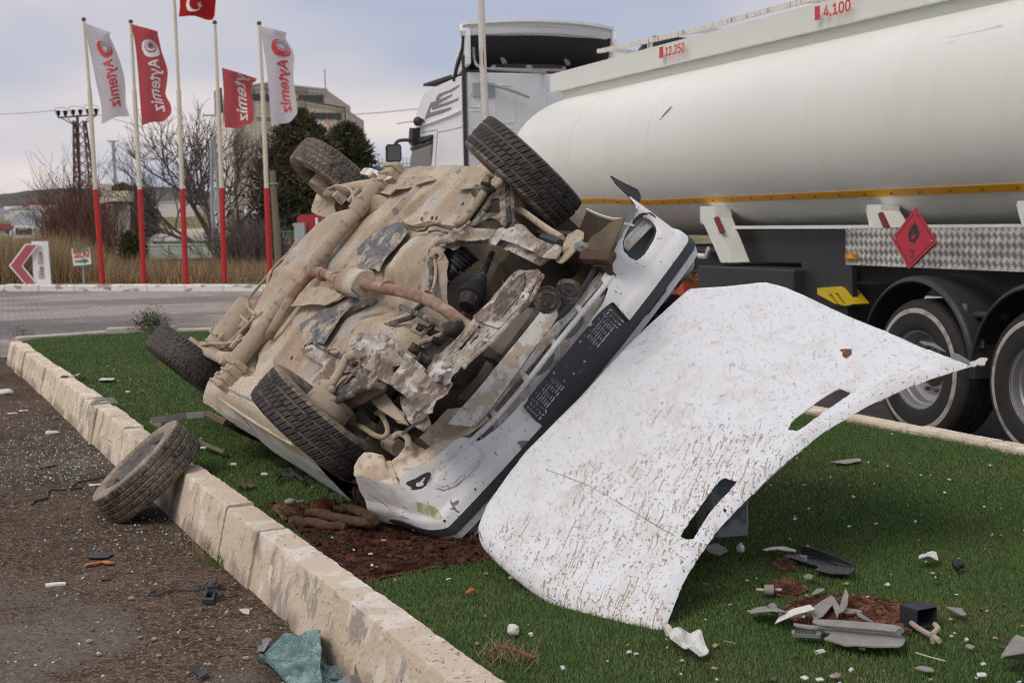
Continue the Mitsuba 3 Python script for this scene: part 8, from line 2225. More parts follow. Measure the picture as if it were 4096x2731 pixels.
mat('m_bonnet', bonnet_color, 0.33, coat=0.35)
hood_pts = [(-0.053,0.963),(-0.091,0.878),(-0.114,0.705),(-0.124,0.538),(-0.119,0.352),(-0.061,0.094),(-0.034,0.002),(0.013,0.018),(0.154,0.09),(0.246,0.118),(0.358,0.148),(0.634,0.169),(0.891,0.179),(1.07,0.148),(1.239,0.088),(1.335,0.039),(1.402,0),(1.401,0.066),(1.405,0.188),(1.461,0.597),(1.5,0.901),(1.511,0.994),(1.505,1.086),(1.348,1.375),(1.07,1.337),(0.776,1.265),(0.524,1.202),(0.286,1.143),(0.046,1.039)]
slots = [list(poly(q).buffer(-0.004).buffer(0.004).exterior.coords)[:-1] for q in ([(0.273,0.225),(0.506,0.29),(0.535,0.29),(0.544,0.232),(0.491,0.223),(0.446,0.22),(0.351,0.199),(0.288,0.176),(0.274,0.196)], [(0.819,0.275),(0.866,0.298),(1.009,0.297),(1.081,0.287),(1.076,0.232),(1.007,0.236),(0.896,0.239),(0.828,0.24)])]
HG = poly(hood_pts)


def hood_z(x, y):
 q = shapely.points(x, y)
 d = shapely.distance(HG.exterior, q)
 z = 0.055 * np.clip(1 - ((x - 0.65) / 0.85) ** 2, 0, 1) * np.clip(1 - ((y - 0.45) / 0.75) ** 2, 0, 1)
 z = z - 0.020 * np.clip(1 - d / 0.035, 0, 1) ** 2
 for a, b in ((((0.30, 0.93), (0.25, 0.33))), ((1.18, 1.05), (1.15, 0.25))):
  z = z - 0.004 * np.clip(1 - seg_dist(x, y, a, b) / 0.012, 0, 1)
 for s in slots:
  z = z - 0.006 * np.clip(1 - shapely.distance(poly(s).exterior, q) / 0.012, 0, 1)
 return z + wob(x, y, 3.2, 0.010, 12)


bn = thing('bonnet', 'white mud-splashed car bonnet propped against the bumper, with two oblong slots', 'car bonnet')
put(bn + '__panel', sheet(hood_pts, 0.011, hood_z, 0.004, slots, jag=0.0008), 'm_bonnet', M=MH, smooth=45)
creases = [(0.258,0.945),(0.271,0.745),(0.269,0.504),(0.262,0.316),(0.262,0.23)]
for a, b in zip(creases[:-1], creases[1:]):
 pass
cz = np.array(creases)
put(bn + '__crease', tube([(q[0], q[1], float(hood_z(np.array([q[0]]), np.array([q[1]]))[0]) + 0.0003) for q in spline(cz, 6)], 0.0011, 5, 1), 'm_arm', M=MH)
ins = HG.buffer(-0.10)
put(bn + '__inner_frame', prism(HG.buffer(-0.06).difference(ins).difference(shapely.union_all([poly(s).buffer(0.01) for s in slots])), -0.030, -0.016), 'm_side', M=MH, smooth=False)
# rolled lower edge
le = [(-0.053,0.963),(-0.091,0.878),(-0.114,0.705),(-0.124,0.538),(-0.119,0.352),(-0.061,0.094),(-0.034,0.002)]
rows = []
for q in spline(np.array(le), 8):
 z = float(hood_z(np.array([q[0]]), np.array([q[1]]))[0])
 rows.append([(q[0], q[1], z - 0.001), (q[0] - 0.008, q[1] - 0.002, z - 0.010), (q[0] - 0.010, q[1], z - 0.024), (q[0] - 0.002, q[1] + 0.004, z - 0.034)])
put(bn + '__rolled_edge', grid_mesh(np.array(rows)), 'm_bonnet', M=MH, smooth=60)
patch_h = lambda name, pts, f, m, **kw: put(bn + '__' + name, sheet(pts, 0.008, f, 0.003, jag=0.001, **kw), m, M=MH, smooth=45)
tcq = [(0.413,3.894),(0.42,3.862),(0.447,3.803),(0.484,3.806),(0.498,3.862),(0.502,3.769),(0.518,3.699),(0.492,3.672),(0.454,3.684),(0.418,3.74)]
put(bn + '__torn_corner', sheet(tcq, 0.008, lambda x, y: 0.245 + wob(x, y, 16, 0.05, 3), 0.003, jag=0.001), 'm_side', smooth=30)
patch_h('torn_tip', [(1.402,0.009),(1.418,-0.002),(1.445,-0.022),(1.446,-0.03),(1.43,-0.036),(1.41,-0.042),(1.404,-0.031),(1.39,-0.019),(1.391,-0.002)], lambda x, y: -0.005 + wob(x, y, 24, 0.018, 5), 'm_side')
hz_ = lambda q: float(hood_z(np.array([q[0]]), np.array([q[1]]))[0])


def hood_blot(name, pts, m, seed=1):
 g = poly(pts)
 put(bn + '__' + name, sheet(g, 0.005, lambda x, y: hood_z(x, y) + 0.0012, 0.0008, jag=0.0015, seed=seed), m, M=MH, smooth=45)


mat('m_rustspot', lambda p, n, uv: mix((0.085, 0.030, 0.016), (0.23, 0.105, 0.055), noise(p.x * 90, p.y * 90, p.z * 90)), 0.9)
hood_blot('rust_patch', [(1.251,0.441),(1.264,0.43),(1.274,0.408),(1.246,0.387),(1.22,0.385),(1.224,0.405),(1.244,0.417)], 'm_rustspot')
hood_blot('scraped_edge', [(1.424,0.236),(1.428,0.208),(1.425,0.173),(1.412,0.114),(1.415,0.143),(1.42,0.185),(1.417,0.21)], 'm_primer')
hood_blot('scraped_edge', [(1.413,0.096),(1.418,0.066),(1.41,0.023),(1.402,0.009),(1.394,0.042),(1.397,0.078)], 'm_primer')
hood_blot('drilled_hole', [(0.425,0.177),(0.432,0.177),(0.431,0.169),(0.423,0.166)], 'm_mark')
# ------------------------------------------------------------------ debris on the road and on the turf
mat('m_greyplastic', lambda p, n, uv: mix((0.20, 0.19, 0.175), (0.33, 0.31, 0.285), fbm(p.x * 30, p.y * 30, p.z * 30, 4)), 0.6)
mat('m_orange_peel', (0.52, 0.155, 0.055), 0.7)
mat('m_paper', (0.66, 0.65, 0.62), 0.7)
mat('m_creamshard', (0.56, 0.50, 0.36), 0.7)
mat('m_dryweed', (0.30, 0.215, 0.125), 0.95)


def shard(name, pts, label, cat, m, shape=None, z0=None, thick=0.003, step=0.008, jag=0.0008, group=None, seed=1):
 """A flat or curved scrap lying on the ground; pts in world x, y; shape(x, y) its height above what it lies on."""
 g = poly(pts)
 c = g.centroid

 def f(x, y):
  base = z0 if z0 is not None else 0.205
  return base + (shape(x - c.x, y - c.y) if shape else 0.006) + wob(x, y, 22, 0.003, seed)

 return solo(name, sheet(g, step, f, thick, jag=jag, seed=seed), m, label, cat, group, smooth=40)


# on the road
ws = thing('windscreen', 'crumpled sheet of shattered teal windscreen glass against the kerb', 'windscreen')
mat('m_crazed_glass', lambda p, n, uv: mix((0.045, 0.120, 0.115), (0.27, 0.41, 0.39), smoothstep(0.35, 0.75, noise(p.x * 330, p.y * 330, p.z * 330) * 0.45 + 0.55 * fbm(p.x * 24, p.y * 24, p.z * 24, 4))), 0.16, coat=0.6, bump=lambda p, n, uv: noise(p.x * 240, p.y * 240, p.z * 240) * 0.004)
wq = np.array([(-0.834,4.376),(-0.819,4.451),(-0.786,4.5),(-0.736,4.53),(-0.682,4.542),(-0.656,4.433),(-0.628,4.284),(-0.614,4.17),(-0.583,4.003),(-0.652,3.984),(-0.723,4.116),(-0.777,4.227),(-0.809,4.296)])
wc = wq.mean(0)
put(ws + '__main_sheet', sheet(wq, 0.009, lambda x, y: 0.030 + 0.075 * np.clip((x - wc[0]) / 0.16 + 0.3, 0, 1.2) * np.clip(1 - np.abs(y - wc[1]) / 0.34, 0, 1) + 0.020 * np.sin((x * 0.8 + y * 0.6) * 34) + wob(x, y, 8, 0.05, 4) + wob(x, y, 60, 0.006, 5), 0.004, jag=0.004), 'm_crazed_glass', smooth=30)
wq2 = np.array([(-0.637,4.347),(-0.609,4.338),(-0.573,4.338),(-0.548,4.264),(-0.508,4.163),(-0.503,4.08),(-0.544,4.014),(-0.589,4.062)])
put(ws + '__folded_end', sheet(wq2, 0.008, lambda x, y: 0.02 + 0.012 * np.sin((x + y) * 50) + wob(x, y, 14, 0.03, 8), 0.004, jag=0.003), 'm_crazed_glass', smooth=30)
mat('m_film', (0.20, 0.19, 0.20), 0.3)
put(ws + '__torn_film', sheet([(-0.538,3.971),(-0.519,4.027),(-0.493,4.048),(-0.492,4.132),(-0.477,4.094),(-0.452,4.032),(-0.458,3.955)], 0.008, lambda x, y: 0.035 + wob(x, y, 16, 0.05, 2), 0.002, jag=0.002), 'm_film', smooth=30)
put(ws + '__torn_film', sheet([(-0.856,4.445),(-0.848,4.539),(-0.824,4.544),(-0.824,4.495),(-0.835,4.427)], 0.008, lambda x, y: 0.025 + wob(x, y, 20, 0.03, 3), 0.002, jag=0.002), 'm_film', smooth=30)
h = thing('plastic_clip', 'black plastic handle bracket trailing a black strap on the gravel', 'car part')
put(h + '__body', prism([(-1.171,5.069),(-1.193,5.25),(-1.202,5.345),(-1.173,5.347),(-1.152,5.266),(-1.141,5.173),(-1.125,5.056)], 0.005, 0.022, holes=[[(-1.166,5.095),(-1.173,5.185),(-1.147,5.177),(-1.137,5.084)]], r=0.002), 'm_plastic', smooth=False)
put(h + '__rim', beam((-1.179,5.203,0.02), (-1.144,5.21,0.02), 0.008, 0.03), 'm_plastic', smooth=False)
put(h + '__arm', tube([(-1.163,5.211,0.02),(-1.139,5.187,0.02),(-1.107,5.12,0.02)], 0.006, 6, 3), 'm_plastic')
put(h + '__strap', tube([(-1.39,5.269,0.008),(-1.406,5.208,0.008),(-1.366,5.201,0.008),(-1.331,5.257,0.008),(-1.283,5.265,0.008),(-1.233,5.257,0.008),(-1.195,5.288,0.008)], 0.0045, 6, 4, flat=0.7), 'm_plastic')
put(h + '__strap', tube([(-1.167,5.258,0.03),(-1.172,5.325,0.03),(-1.179,5.384,0.03),(-1.191,5.465,0.03)], [0.004, 0.0035, 0.003, 0.0015], 6, 3), 'm_plastic')
solo('orange_peel', tube([(-1.787,5.657,0.012),(-1.774,5.688,0.012),(-1.747,5.703,0.012),(-1.731,5.724,0.012),(-1.699,5.704,0.012),(-1.672,5.706,0.012)], [0.005, 0.010, 0.009, 0.008, 0.014, 0.004], 10, 4, flat=0.55), 'm_orange_peel', 'long twisted strip of orange peel on the dirt', 'peel')
for p, l in (((-1.394,5.855,0.008), 'small orange scrap near the dry weeds at the kerb'), ((-1.482,6.292,0.008), 'tiny orange scrap at the foot of the kerb right of the loose wheel'), ((-1.853,6.344,0.008), 'rust-orange crumb below the loose wheel')):
 solo('orange_scrap', rough(trimesh.creation.icosphere(2, 0.009).apply_scale((1.2, 0.8, 0.6)), 0.004, 60), 'm_orange_peel', l, 'scrap', M=at(*p), smooth=True)
shard('grey_plastic', [(-1.831,5.82),(-1.815,5.859),(-1.794,5.903),(-1.725,5.875),(-1.732,5.803),(-1.776,5.802)], 'flat dark grey plastic plate above the orange peel', 'plastic scrap', 'm_plastic', lambda x, y: 0.012 + 0.03 * np.abs(x) * 0.5, 0.0)
solo('white_clip', prism([(-1.86,5.392),(-1.841,5.406),(-1.803,5.415),(-1.786,5.413),(-1.777,5.389),(-1.811,5.377),(-1.828,5.366),(-1.847,5.356),(-1.85,5.372),(-1.837,5.382),(-1.855,5.38)], 0.002, 0.010), 'm_paper', 'white plastic spanner-shaped clip lying on the dirt', 'clip', smooth=False)
solo('black_block', box(0.028, 0.014, 0.010, bevel=0.003), 'm_plastic', 'tiny black block between the white clip and the strap', 'scrap', M=at(*(-1.64,5.449,0.006), rz=0.3))
shard('cream_shard', [(-1.018,4.988),(-0.979,4.988),(-0.968,4.918),(-0.984,4.926)], 'cream triangular shard on the gravel by the kerb', 'shard', 'm_creamshard', None, 0.0, 0.002)
shard('black_scrap', [(-1.033,4.268),(-1.017,4.305),(-0.984,4.253),(-0.961,4.232),(-0.971,4.197),(-0.991,4.178),(-0.992,4.217)], 'torn black plastic scrap among the glass crumbs at the bottom edge', 'plastic scrap', 'm_plastic', lambda x, y: 0.012 + np.abs(x) * 0.3, 0.0)
shard('black_splinter', [(-2.799,8.097),(-2.786,8.17),(-2.736,8.23),(-2.716,8.143),(-2.765,8.056)], 'long black plastic splinter on the dirt above the loose wheel', 'plastic scrap', 'm_plastic', lambda x, y: 0.012, 0.0)
solo('cable_scrap', tube([(-2.459,6.991,0.008),(-2.476,7.087,0.008),(-2.441,7.152,0.008),(-2.488,7.328,0.008),(-2.482,7.389,0.008),(-2.394,7.395,0.008),(-2.328,7.435,0.008)], 0.006, 7, 5), 'm_plastic', 'black cable scrap lying left of the loose wheel', 'cable')
solo('cable_scrap', tube([(-2.404,7.474,0.008),(-2.412,7.596,0.008),(-2.366,7.649,0.008),(-2.298,7.734,0.008)], 0.005, 7, 4), 'm_plastic', 'thin wire curling behind the loose wheel', 'cable')
solo('white_rag', rough(trimesh.creation.icosphere(3, 0.05).apply_scale((1.0, 0.5, 0.35)), 0.018, 24, 3), 'm_paper', 'small crumpled white rag on the dirt', 'rag', M=at(*(-3.152,9.454,0.012), rz=0.5), smooth=True)
solo('white_bag', rough(trimesh.creation.icosphere(3, 0.09).apply_scale((1.0, 0.6, 0.4)), 0.035, 14, 4), 'm_paper', 'crumpled white plastic bag at the left edge of the picture', 'bag', M=at(*(-4.345,11.818,0.02)), smooth=True)
for p, l in (((-3.822,10.549,0.006), 'white scrap on the dirt beside the teal glass patch'), ((-2.287,7.512,0.006), 'white scrap just left of the loose wheel'), ((-3.789,10.7,0.006), 'white scrap above the teal glass patch')):
 solo('white_scrap', rough(box(0.07, 0.03, 0.008, bevel=0.002).subdivide().subdivide(), 0.006, 40), 'm_paper', l, 'scrap', M=at(*p, rz=0.4), smooth=False)
solo('bottle_cap', rod((0, 0, 0), (0, 0, 0.014), 0.02, 16), 'm_blue', 'small blue bottle cap in the teal glass', 'cap', M=at(*(-3.387,10.204,0.004)))
pebble_spots = [(-1.153,5.524,0.008),(-1.137,5.49,0.008),(-1.455,5.154,0.008),(-1.66,5.151,0.008),(-1.29,4.655,0.008),(-1.452,4.617,0.008),(-1.076,4.612,0.008),(-1.175,4.445,0.008),(-0.88,4.399,0.008),(-0.987,4.342,0.008),(-1.792,6.142,0.008),(-1.235,4.629,0.008),(-2.137,6.769,0.008),(-1.376,4.471,0.008)]
for k, p in enumerate(pebble_spots):
 solo('pebble', rough(trimesh.creation.icosphere(2, 0.006 + 0.002 * (k % 3)).apply_scale((1.2, 0.9, 0.7)), 0.004, 60, k), 'm_pebble' if 'm_pebble' in scene else mat('m_pebble', (0.34, 0.29, 0.24), 0.9), 'pale pebble lying loose on the dirt road', 'pebble', 'pebbles on the road', M=at(*p), smooth=True)
lu = thing('lamp_unit', 'small grey car interior lamp lying on top of the kerb', 'car lamp')
put(lu + '__housing', rough(trimesh.convex.convex_hull(np.array([(-.09, -.035, 0), (.09, -.035, 0), (.09, .035, 0), (-.09, .035, 0), (-.055, -.022, .034), (.06, -.022, .034), (.06, .022, .034), (-.055, .022, .034)])).subdivide().subdivide(), 0.002, 30), 'm_greyplastic', M=at(*(-2.737,9.247,0.233), rz=0.5))
put(lu + '__lens', box(0.05, 0.03, 0.006, bevel=0.002), 'm_creamshard', M=at(*(-2.677,9.058,0.266), rz=0.5))
solo('rust_flake', rough(box(0.05, 0.03, 0.015, bevel=0.004).subdivide().subdivide(), 0.008, 40), 'm_rustspot', 'brown leaf scrap on top of the kerb near its far end', 'scrap', M=at(*(-3.537,10.936,0.24)))
rng = np.random.default_rng(8)


def weeds(label, base, n, L, m, r=0.0013, spread=0.05, cat='weed'):
 ms = []
 base = np.array(base)
 for k in range(n):
  p = base + np.array([rng.normal(0, spread), rng.normal(0, spread), 0])
  d = np.array([rng.normal(0, 0.6), rng.normal(0, 0.6), 1.0])
  d /= np.linalg.norm(d)
  l = L * rng.uniform(0.4, 1)
  ms.append(tube([p, p + d * l * 0.6, p + d * l + np.array([rng.normal(0, 0.3), rng.normal(0, 0.3), -0.1]) * l * 0.5], [r, r, r * 0.4], 3, 2, cap=False))
 solo('weed_clump', join(ms), m, label, cat, smooth=False)


mat('m_weedgreen', (0.075, 0.14, 0.035), 0.9)
weeds('dry brown weeds at the foot of the kerb', (-1.295,5.875,0), 70, 0.13, 'm_dryweed')
weeds('green tuft of grass below the dry weeds at the kerb', (-1.211,5.69,0), 130, 0.06, 'm_weedgreen', 0.0016, 0.035)
weeds('small green tuft at the kerb above the broken windscreen', (-0.788,4.775,0), 60, 0.04, 'm_weedgreen', 0.0014, 0.015)
weeds('green and brown tuft between the windscreen and the kerb', (-0.664,4.567,0), 80, 0.06, 'm_dryweed', 0.0015, 0.03)
weeds('thin dry stalks in front of the far kerb blocks', (-4.62,13.262,0), 12, 0.30, 'm_dryweed', 0.002, 0.10)
weeds('dry stems by the kerb behind the loose wheel', (-2.405,8.455,0), 8, 0.26, 'm_dryweed', 0.002, 0.03)

# on the turf, left
tr = thing('window_trim', 'bent bright metal window trim lying on the turf behind the loose wheel', 'trim')
rows = []
put(tr + '__bright_strip', join([beam(a, b, 0.012, 0.032, up=(0, 0.2, 1)) for a, b in zip(*(lambda q: (q[:-1], q[1:]))([(-1.847,7.044,0.42),(-1.783,7.1,0.42),(-1.704,7.19,0.42),(-1.619,7.23,0.42),(-1.609,7.25,0.42)]))]), 'm_silver', smooth=False)
put(tr + '__dark_channel', tube([(-1.61,7.25,0.42),(-1.446,6.915,0.42)] + [(-1.426,7.228,0.33)] + [(-1.378,7.513,0.24)], 0.019, 6, 1), 'm_wood', smooth=False)
put(tr + '__lower_channel', tube([(-1.938,7.394,0.36),(-1.849,7.241,0.36)] + [(-1.781,7.374,0.3)] + [(-1.749,7.613,0.22),(-1.624,7.386,0.22),(-1.509,7.193,0.22)], 0.014, 6, 1), mat('m_channel', (0.14, 0.13, 0.075), 0.6), smooth=False)
wp = thing('wiper', 'broken black wiper arm on the turf under the door', 'wiper')
put(wp + '__arm', tube([(-1.1,6.358,0.22),(-1.107,6.428,0.22),(-1.106,6.494,0.22),(-1.083,6.5,0.22),(-1.033,6.464,0.22)], 0.008, 7, 3), 'm_plastic')
put(wp + '__blade', tube([(-1.079,6.66,0.23),(-1.045,6.518,0.23),(-1.005,6.414,0.23),(-0.967,6.302,0.23)], 0.010, 6, 2, flat=0.5), 'm_plastic')
shard('black_strip', [(-1.216,6.897),(-1.195,6.924),(-1.154,6.915),(-1.108,6.924),(-1.088,6.877),(-1.115,6.856),(-1.169,6.872)], 'flat black plastic strip in the shade of the door', 'plastic scrap', 'm_plastic')
for q, l in (((-1.4,6.869,0.215), 'white plastic peg on the turf under the car door'), ((-1.195,6.576,0.215), 'white plastic peg on the turf beside the wiper arm'), ((-1.668,7.403,0.215), 'white plastic chip on the turf right of the loose wheel'), ((-2.794,10.036,0.215), 'white plastic chip on the turf far left')):
 solo('white_peg', box(0.035, 0.014, 0.014, bevel=0.004), 'm_paper', l, 'plastic scrap', M=at(*q, rz=-0.2))
shard('pale_shard', [(-3.271,10.931),(-3.281,11.067),(-3.161,11.008),(-3.147,10.909),(-3.222,10.884)], 'pale green glass shard on the turf at the left', 'shard', mat('m_paleglass', (0.46, 0.56, 0.54), 0.2))
shard('white_flake', [(-3.522,11.139),(-3.537,11.312),(-3.448,11.029),(-3.442,10.961)], 'white flake standing at the inner edge of the kerb', 'shard', 'm_paper', lambda x, y: 0.03 + x * 0.3)
shard('grey_shard', [(-0.945,5.927),(-0.915,5.964),(-0.914,5.942),(-0.934,5.914)], 'flat grey shard on the turf above the rolled turf edge', 'shard', 'm_greyplastic')
solo('pink_stone', rough(trimesh.creation.icosphere(2, 0.022).apply_scale((1.2, 0.9, 0.7)), 0.006, 40), 'm_pebble', 'pinkish stone on the turf above the rolled turf edge', 'stone', M=at(*(-0.97,5.924,0.21)), smooth=True)
mat('m_turfback', lambda p, n, uv: mix((0.055, 0.032, 0.020), (0.150, 0.095, 0.062), fbm(p.x * 40, p.y * 40, p.z * 40, 4)), 0.95, spec=0.1, bump=lambda p, n, uv: noise(p.x * 160, p.y * 160, p.z * 160) * 0.004)
for pts, r, l in (([(-0.903,5.475,0.23),(-0.869,5.491,0.23),(-0.814,5.464,0.23),(-0.759,5.417,0.23),(-0.716,5.394,0.23),(-0.666,5.374,0.23)], [0.017, 0.021, 0.019, 0.020, 0.016, 0.012], 'lower roll of torn turf matting at the edge of the bare soil'), ([(-0.851,5.549,0.25),(-0.807,5.545,0.25),(-0.747,5.484,0.25),(-0.669,5.409,0.25),(-0.61,5.364,0.25),(-0.553,5.327,0.25)], [0.016, 0.020, 0.021, 0.019, 0.018, 0.014], 'upper roll of torn turf matting running under the bumper')):
 solo('turf_roll', rough(tube(np.array(pts) - [0, 0, 0.012], r, 16, 14), 0.009, 26), 'm_turfback', l, 'turf roll', smooth=50)
solo('turf_flap', sheet([(-1.004,5.698),(-0.988,5.775),(-0.947,5.788),(-0.893,5.765),(-0.87,5.685),(-0.885,5.618),(-0.925,5.606),(-0.929,5.54),(-0.958,5.592)], 0.012, lambda x, y: 0.215 + 0.03 * np.sin(x * 30) + wob(x, y, 14, 0.035, 6), 0.01, jag=0.006), mat('m_dryturf', lambda p, n, uv: mix((0.075, 0.048, 0.028), (0.20, 0.145, 0.085), noise(p.x * 90, p.y * 90, p.z * 90)), 0.95, spec=0.1, bump=lambda p, n, uv: noise(p.x * 150, p.y * 150, p.z * 150) * 0.008), 'frayed brown flap of turf at the kerb edge', 'turf', smooth=30)
hp_ = spline(np.array([(-0.728,5.515,0.26),(-0.702,5.512,0.26),(-0.671,5.518,0.26),(-0.636,5.481,0.26),(-0.602,5.42,0.26),(-0.564,5.337,0.26),(-0.542,5.288,0.26)]), 26)
tt = np.arange(len(hp_))
solo('corrugated_hose', tube(hp_, 0.017 + 0.0025 * np.where(tt % 6 < 3, 1, -1) - 0.004 * (tt < 26), 14, 1), 'm_turfback', 'ribbed brown hose lying under the corner of the bumper', 'hose', smooth=50)
solo('soil_lump', rough(trimesh.creation.icosphere(3, 0.07).apply_scale((0.9, 0.6, 0.5)), 0.016, 22), 'm_soil', 'dark lump of soil behind the turf rolls', 'soil', M=at(*(-0.794,5.708,0.23)), smooth=True)
solo('timber_edge', rough(beam((-0.431,4.747,0.2), (-0.35,4.785,0.2), 0.03, 0.04).subdivide().subdivide().subdivide(), 0.004, 40), 'm_soil', 'short dark wooden edge strip between the bare soil and the turf', 'edging')
shard('brown_leaves', [(-1.295,6.353),(-1.271,6.313),(-1.233,6.299),(-1.197,6.295),(-1.183,6.263),(-1.215,6.246),(-1.209,6.176),(-1.251,6.25)], 'brown crumpled leaves at the inner edge of the kerb', 'leaves', 'm_dryturf', lambda x, y: 0.02 + wob(x, y, 30, 0.015))
# on the turf, bottom and right
solo('hooked_rod', tube([(-0.074,3.681,0.235),(-0.07,3.709,0.235),(-0.04,3.731,0.235),(-0.003,3.696,0.235),(0.045,3.627,0.235)], 0.0055, 8, 5), 'm_rustspot', 'thin hooked rusty rod on the turf beside the kerb', 'rod')
solo('white_stone', rough(trimesh.creation.icosphere(3, 0.018), 0.006, 60), 'm_paper', 'round white crumbly lump on the turf left of the bonnet corner', 'stone', M=at(*(-0.013,3.947,0.218)), smooth=True)
solo('peanut', rough(tube([(-0.158,4.377,0.215),(-0.15,4.396,0.215),(-0.142,4.408,0.215)], [0.007, 0.006, 0.007], 10, 3), 0.001, 80), 'm_orange_peel', 'orange nut-shaped crumb on the turf', 'crumb', smooth=True)
weeds('matted dry tuft beside the hooked rod', (-0.029,3.713,0.2), 60, 0.08, 'm_dryweed', 0.0013, 0.04)
tray = thing('black_tray', 'black plastic trough lying on the turf by red soil crumbs', 'car part')
tq = np.array([(0.933,4.781,0.21),(1.001,4.811,0.21),(1.022,4.892,0.21)] + [(1.117,4.736,0.21),(1.106,4.688,0.21),(1.137,4.643,0.21),(1.127,4.564,0.21),(1.098,4.512,0.21),(1.01,4.537,0.21),(0.997,4.574,0.21),(1.018,4.615,0.21),(1.011,4.646,0.21)])
put(tray + '__floor', sheet([(0.933,4.785),(1.006,4.811),(1.053,4.771),(1.106,4.692),(1.138,4.638),(1.126,4.559),(1.102,4.51),(1.04,4.526),(0.998,4.574),(1.016,4.608),(1.017,4.642),(0.986,4.679),(0.961,4.743)], 0.010, lambda x, y: 0.214 + wob(x, y, 6, 0.006), 0.004), 'm_plastic', smooth=40)
put(tray + '__rear_wall', thicken(grid_mesh(np.array([[np.array(p), np.array(p) + [0, 0, h]] for p, h in zip([(1.001,4.795,0.214),(1.049,4.751,0.214),(1.1,4.669,0.214),(1.133,4.617,0.214)], (0.032, 0.026, 0.018, 0.010))])), 0.004), 'm_plastic', smooth=30)
put(tray + '__end_lip', beam((1.093,4.474,0.22), (1.117,4.526,0.22), 0.006, 0.02), 'm_plastic', smooth=False)
put(tray + '__peg', rod((0.986,4.697,0.215), np.array((0.986,4.697,0.215)) + [0, 0, 0.018], 0.013, 12), 'm_greyplastic')
shard('curved_strip', [(0.871,4.843),(0.91,4.876),(0.951,4.886),(0.984,4.833),(0.983,4.805),(0.956,4.815),(0.923,4.842),(0.881,4.83)], 'thin curved pale strip of plastic behind the black trough', 'plastic scrap', 'm_paper', lambda x, y: 0.018)
bp2 = thing('bumper_fragment', 'large bent grey plastic fragment, biggest of the shards at the soil heap', 'plastic fragment')
bq = np.array([(0.85,3.781),(0.884,3.821),(0.867,3.875),(0.795,3.906),(0.796,3.934),(0.841,3.921),(0.877,3.901),(0.93,3.877),(1.002,3.852),(1.071,3.821),(1.071,3.776),(1.053,3.727),(1.032,3.694),(0.966,3.701),(0.905,3.724),(0.876,3.764)])
put(bp2 + '__flat', sheet(bq, 0.010, lambda x, y: 0.222 + wob(x, y, 7, 0.012, 3), 0.004, jag=0.002), 'm_greyplastic', smooth=30)
put(bp2 + '__rolled_edge', tube([(0.844,3.88,0.245),(0.861,3.865,0.245),(0.904,3.848,0.245),(0.975,3.823,0.245),(1.044,3.792,0.245),(1.059,3.772,0.245)], [0.010, 0.018, 0.021, 0.021, 0.021, 0.016], 14, 3, flat=0.55), 'm_greyplastic')
put(bp2 + '__bracket', beam((1.066,3.794,0.24), (1.088,3.784,0.24), 0.012, 0.012), 'm_plastic', smooth=False)
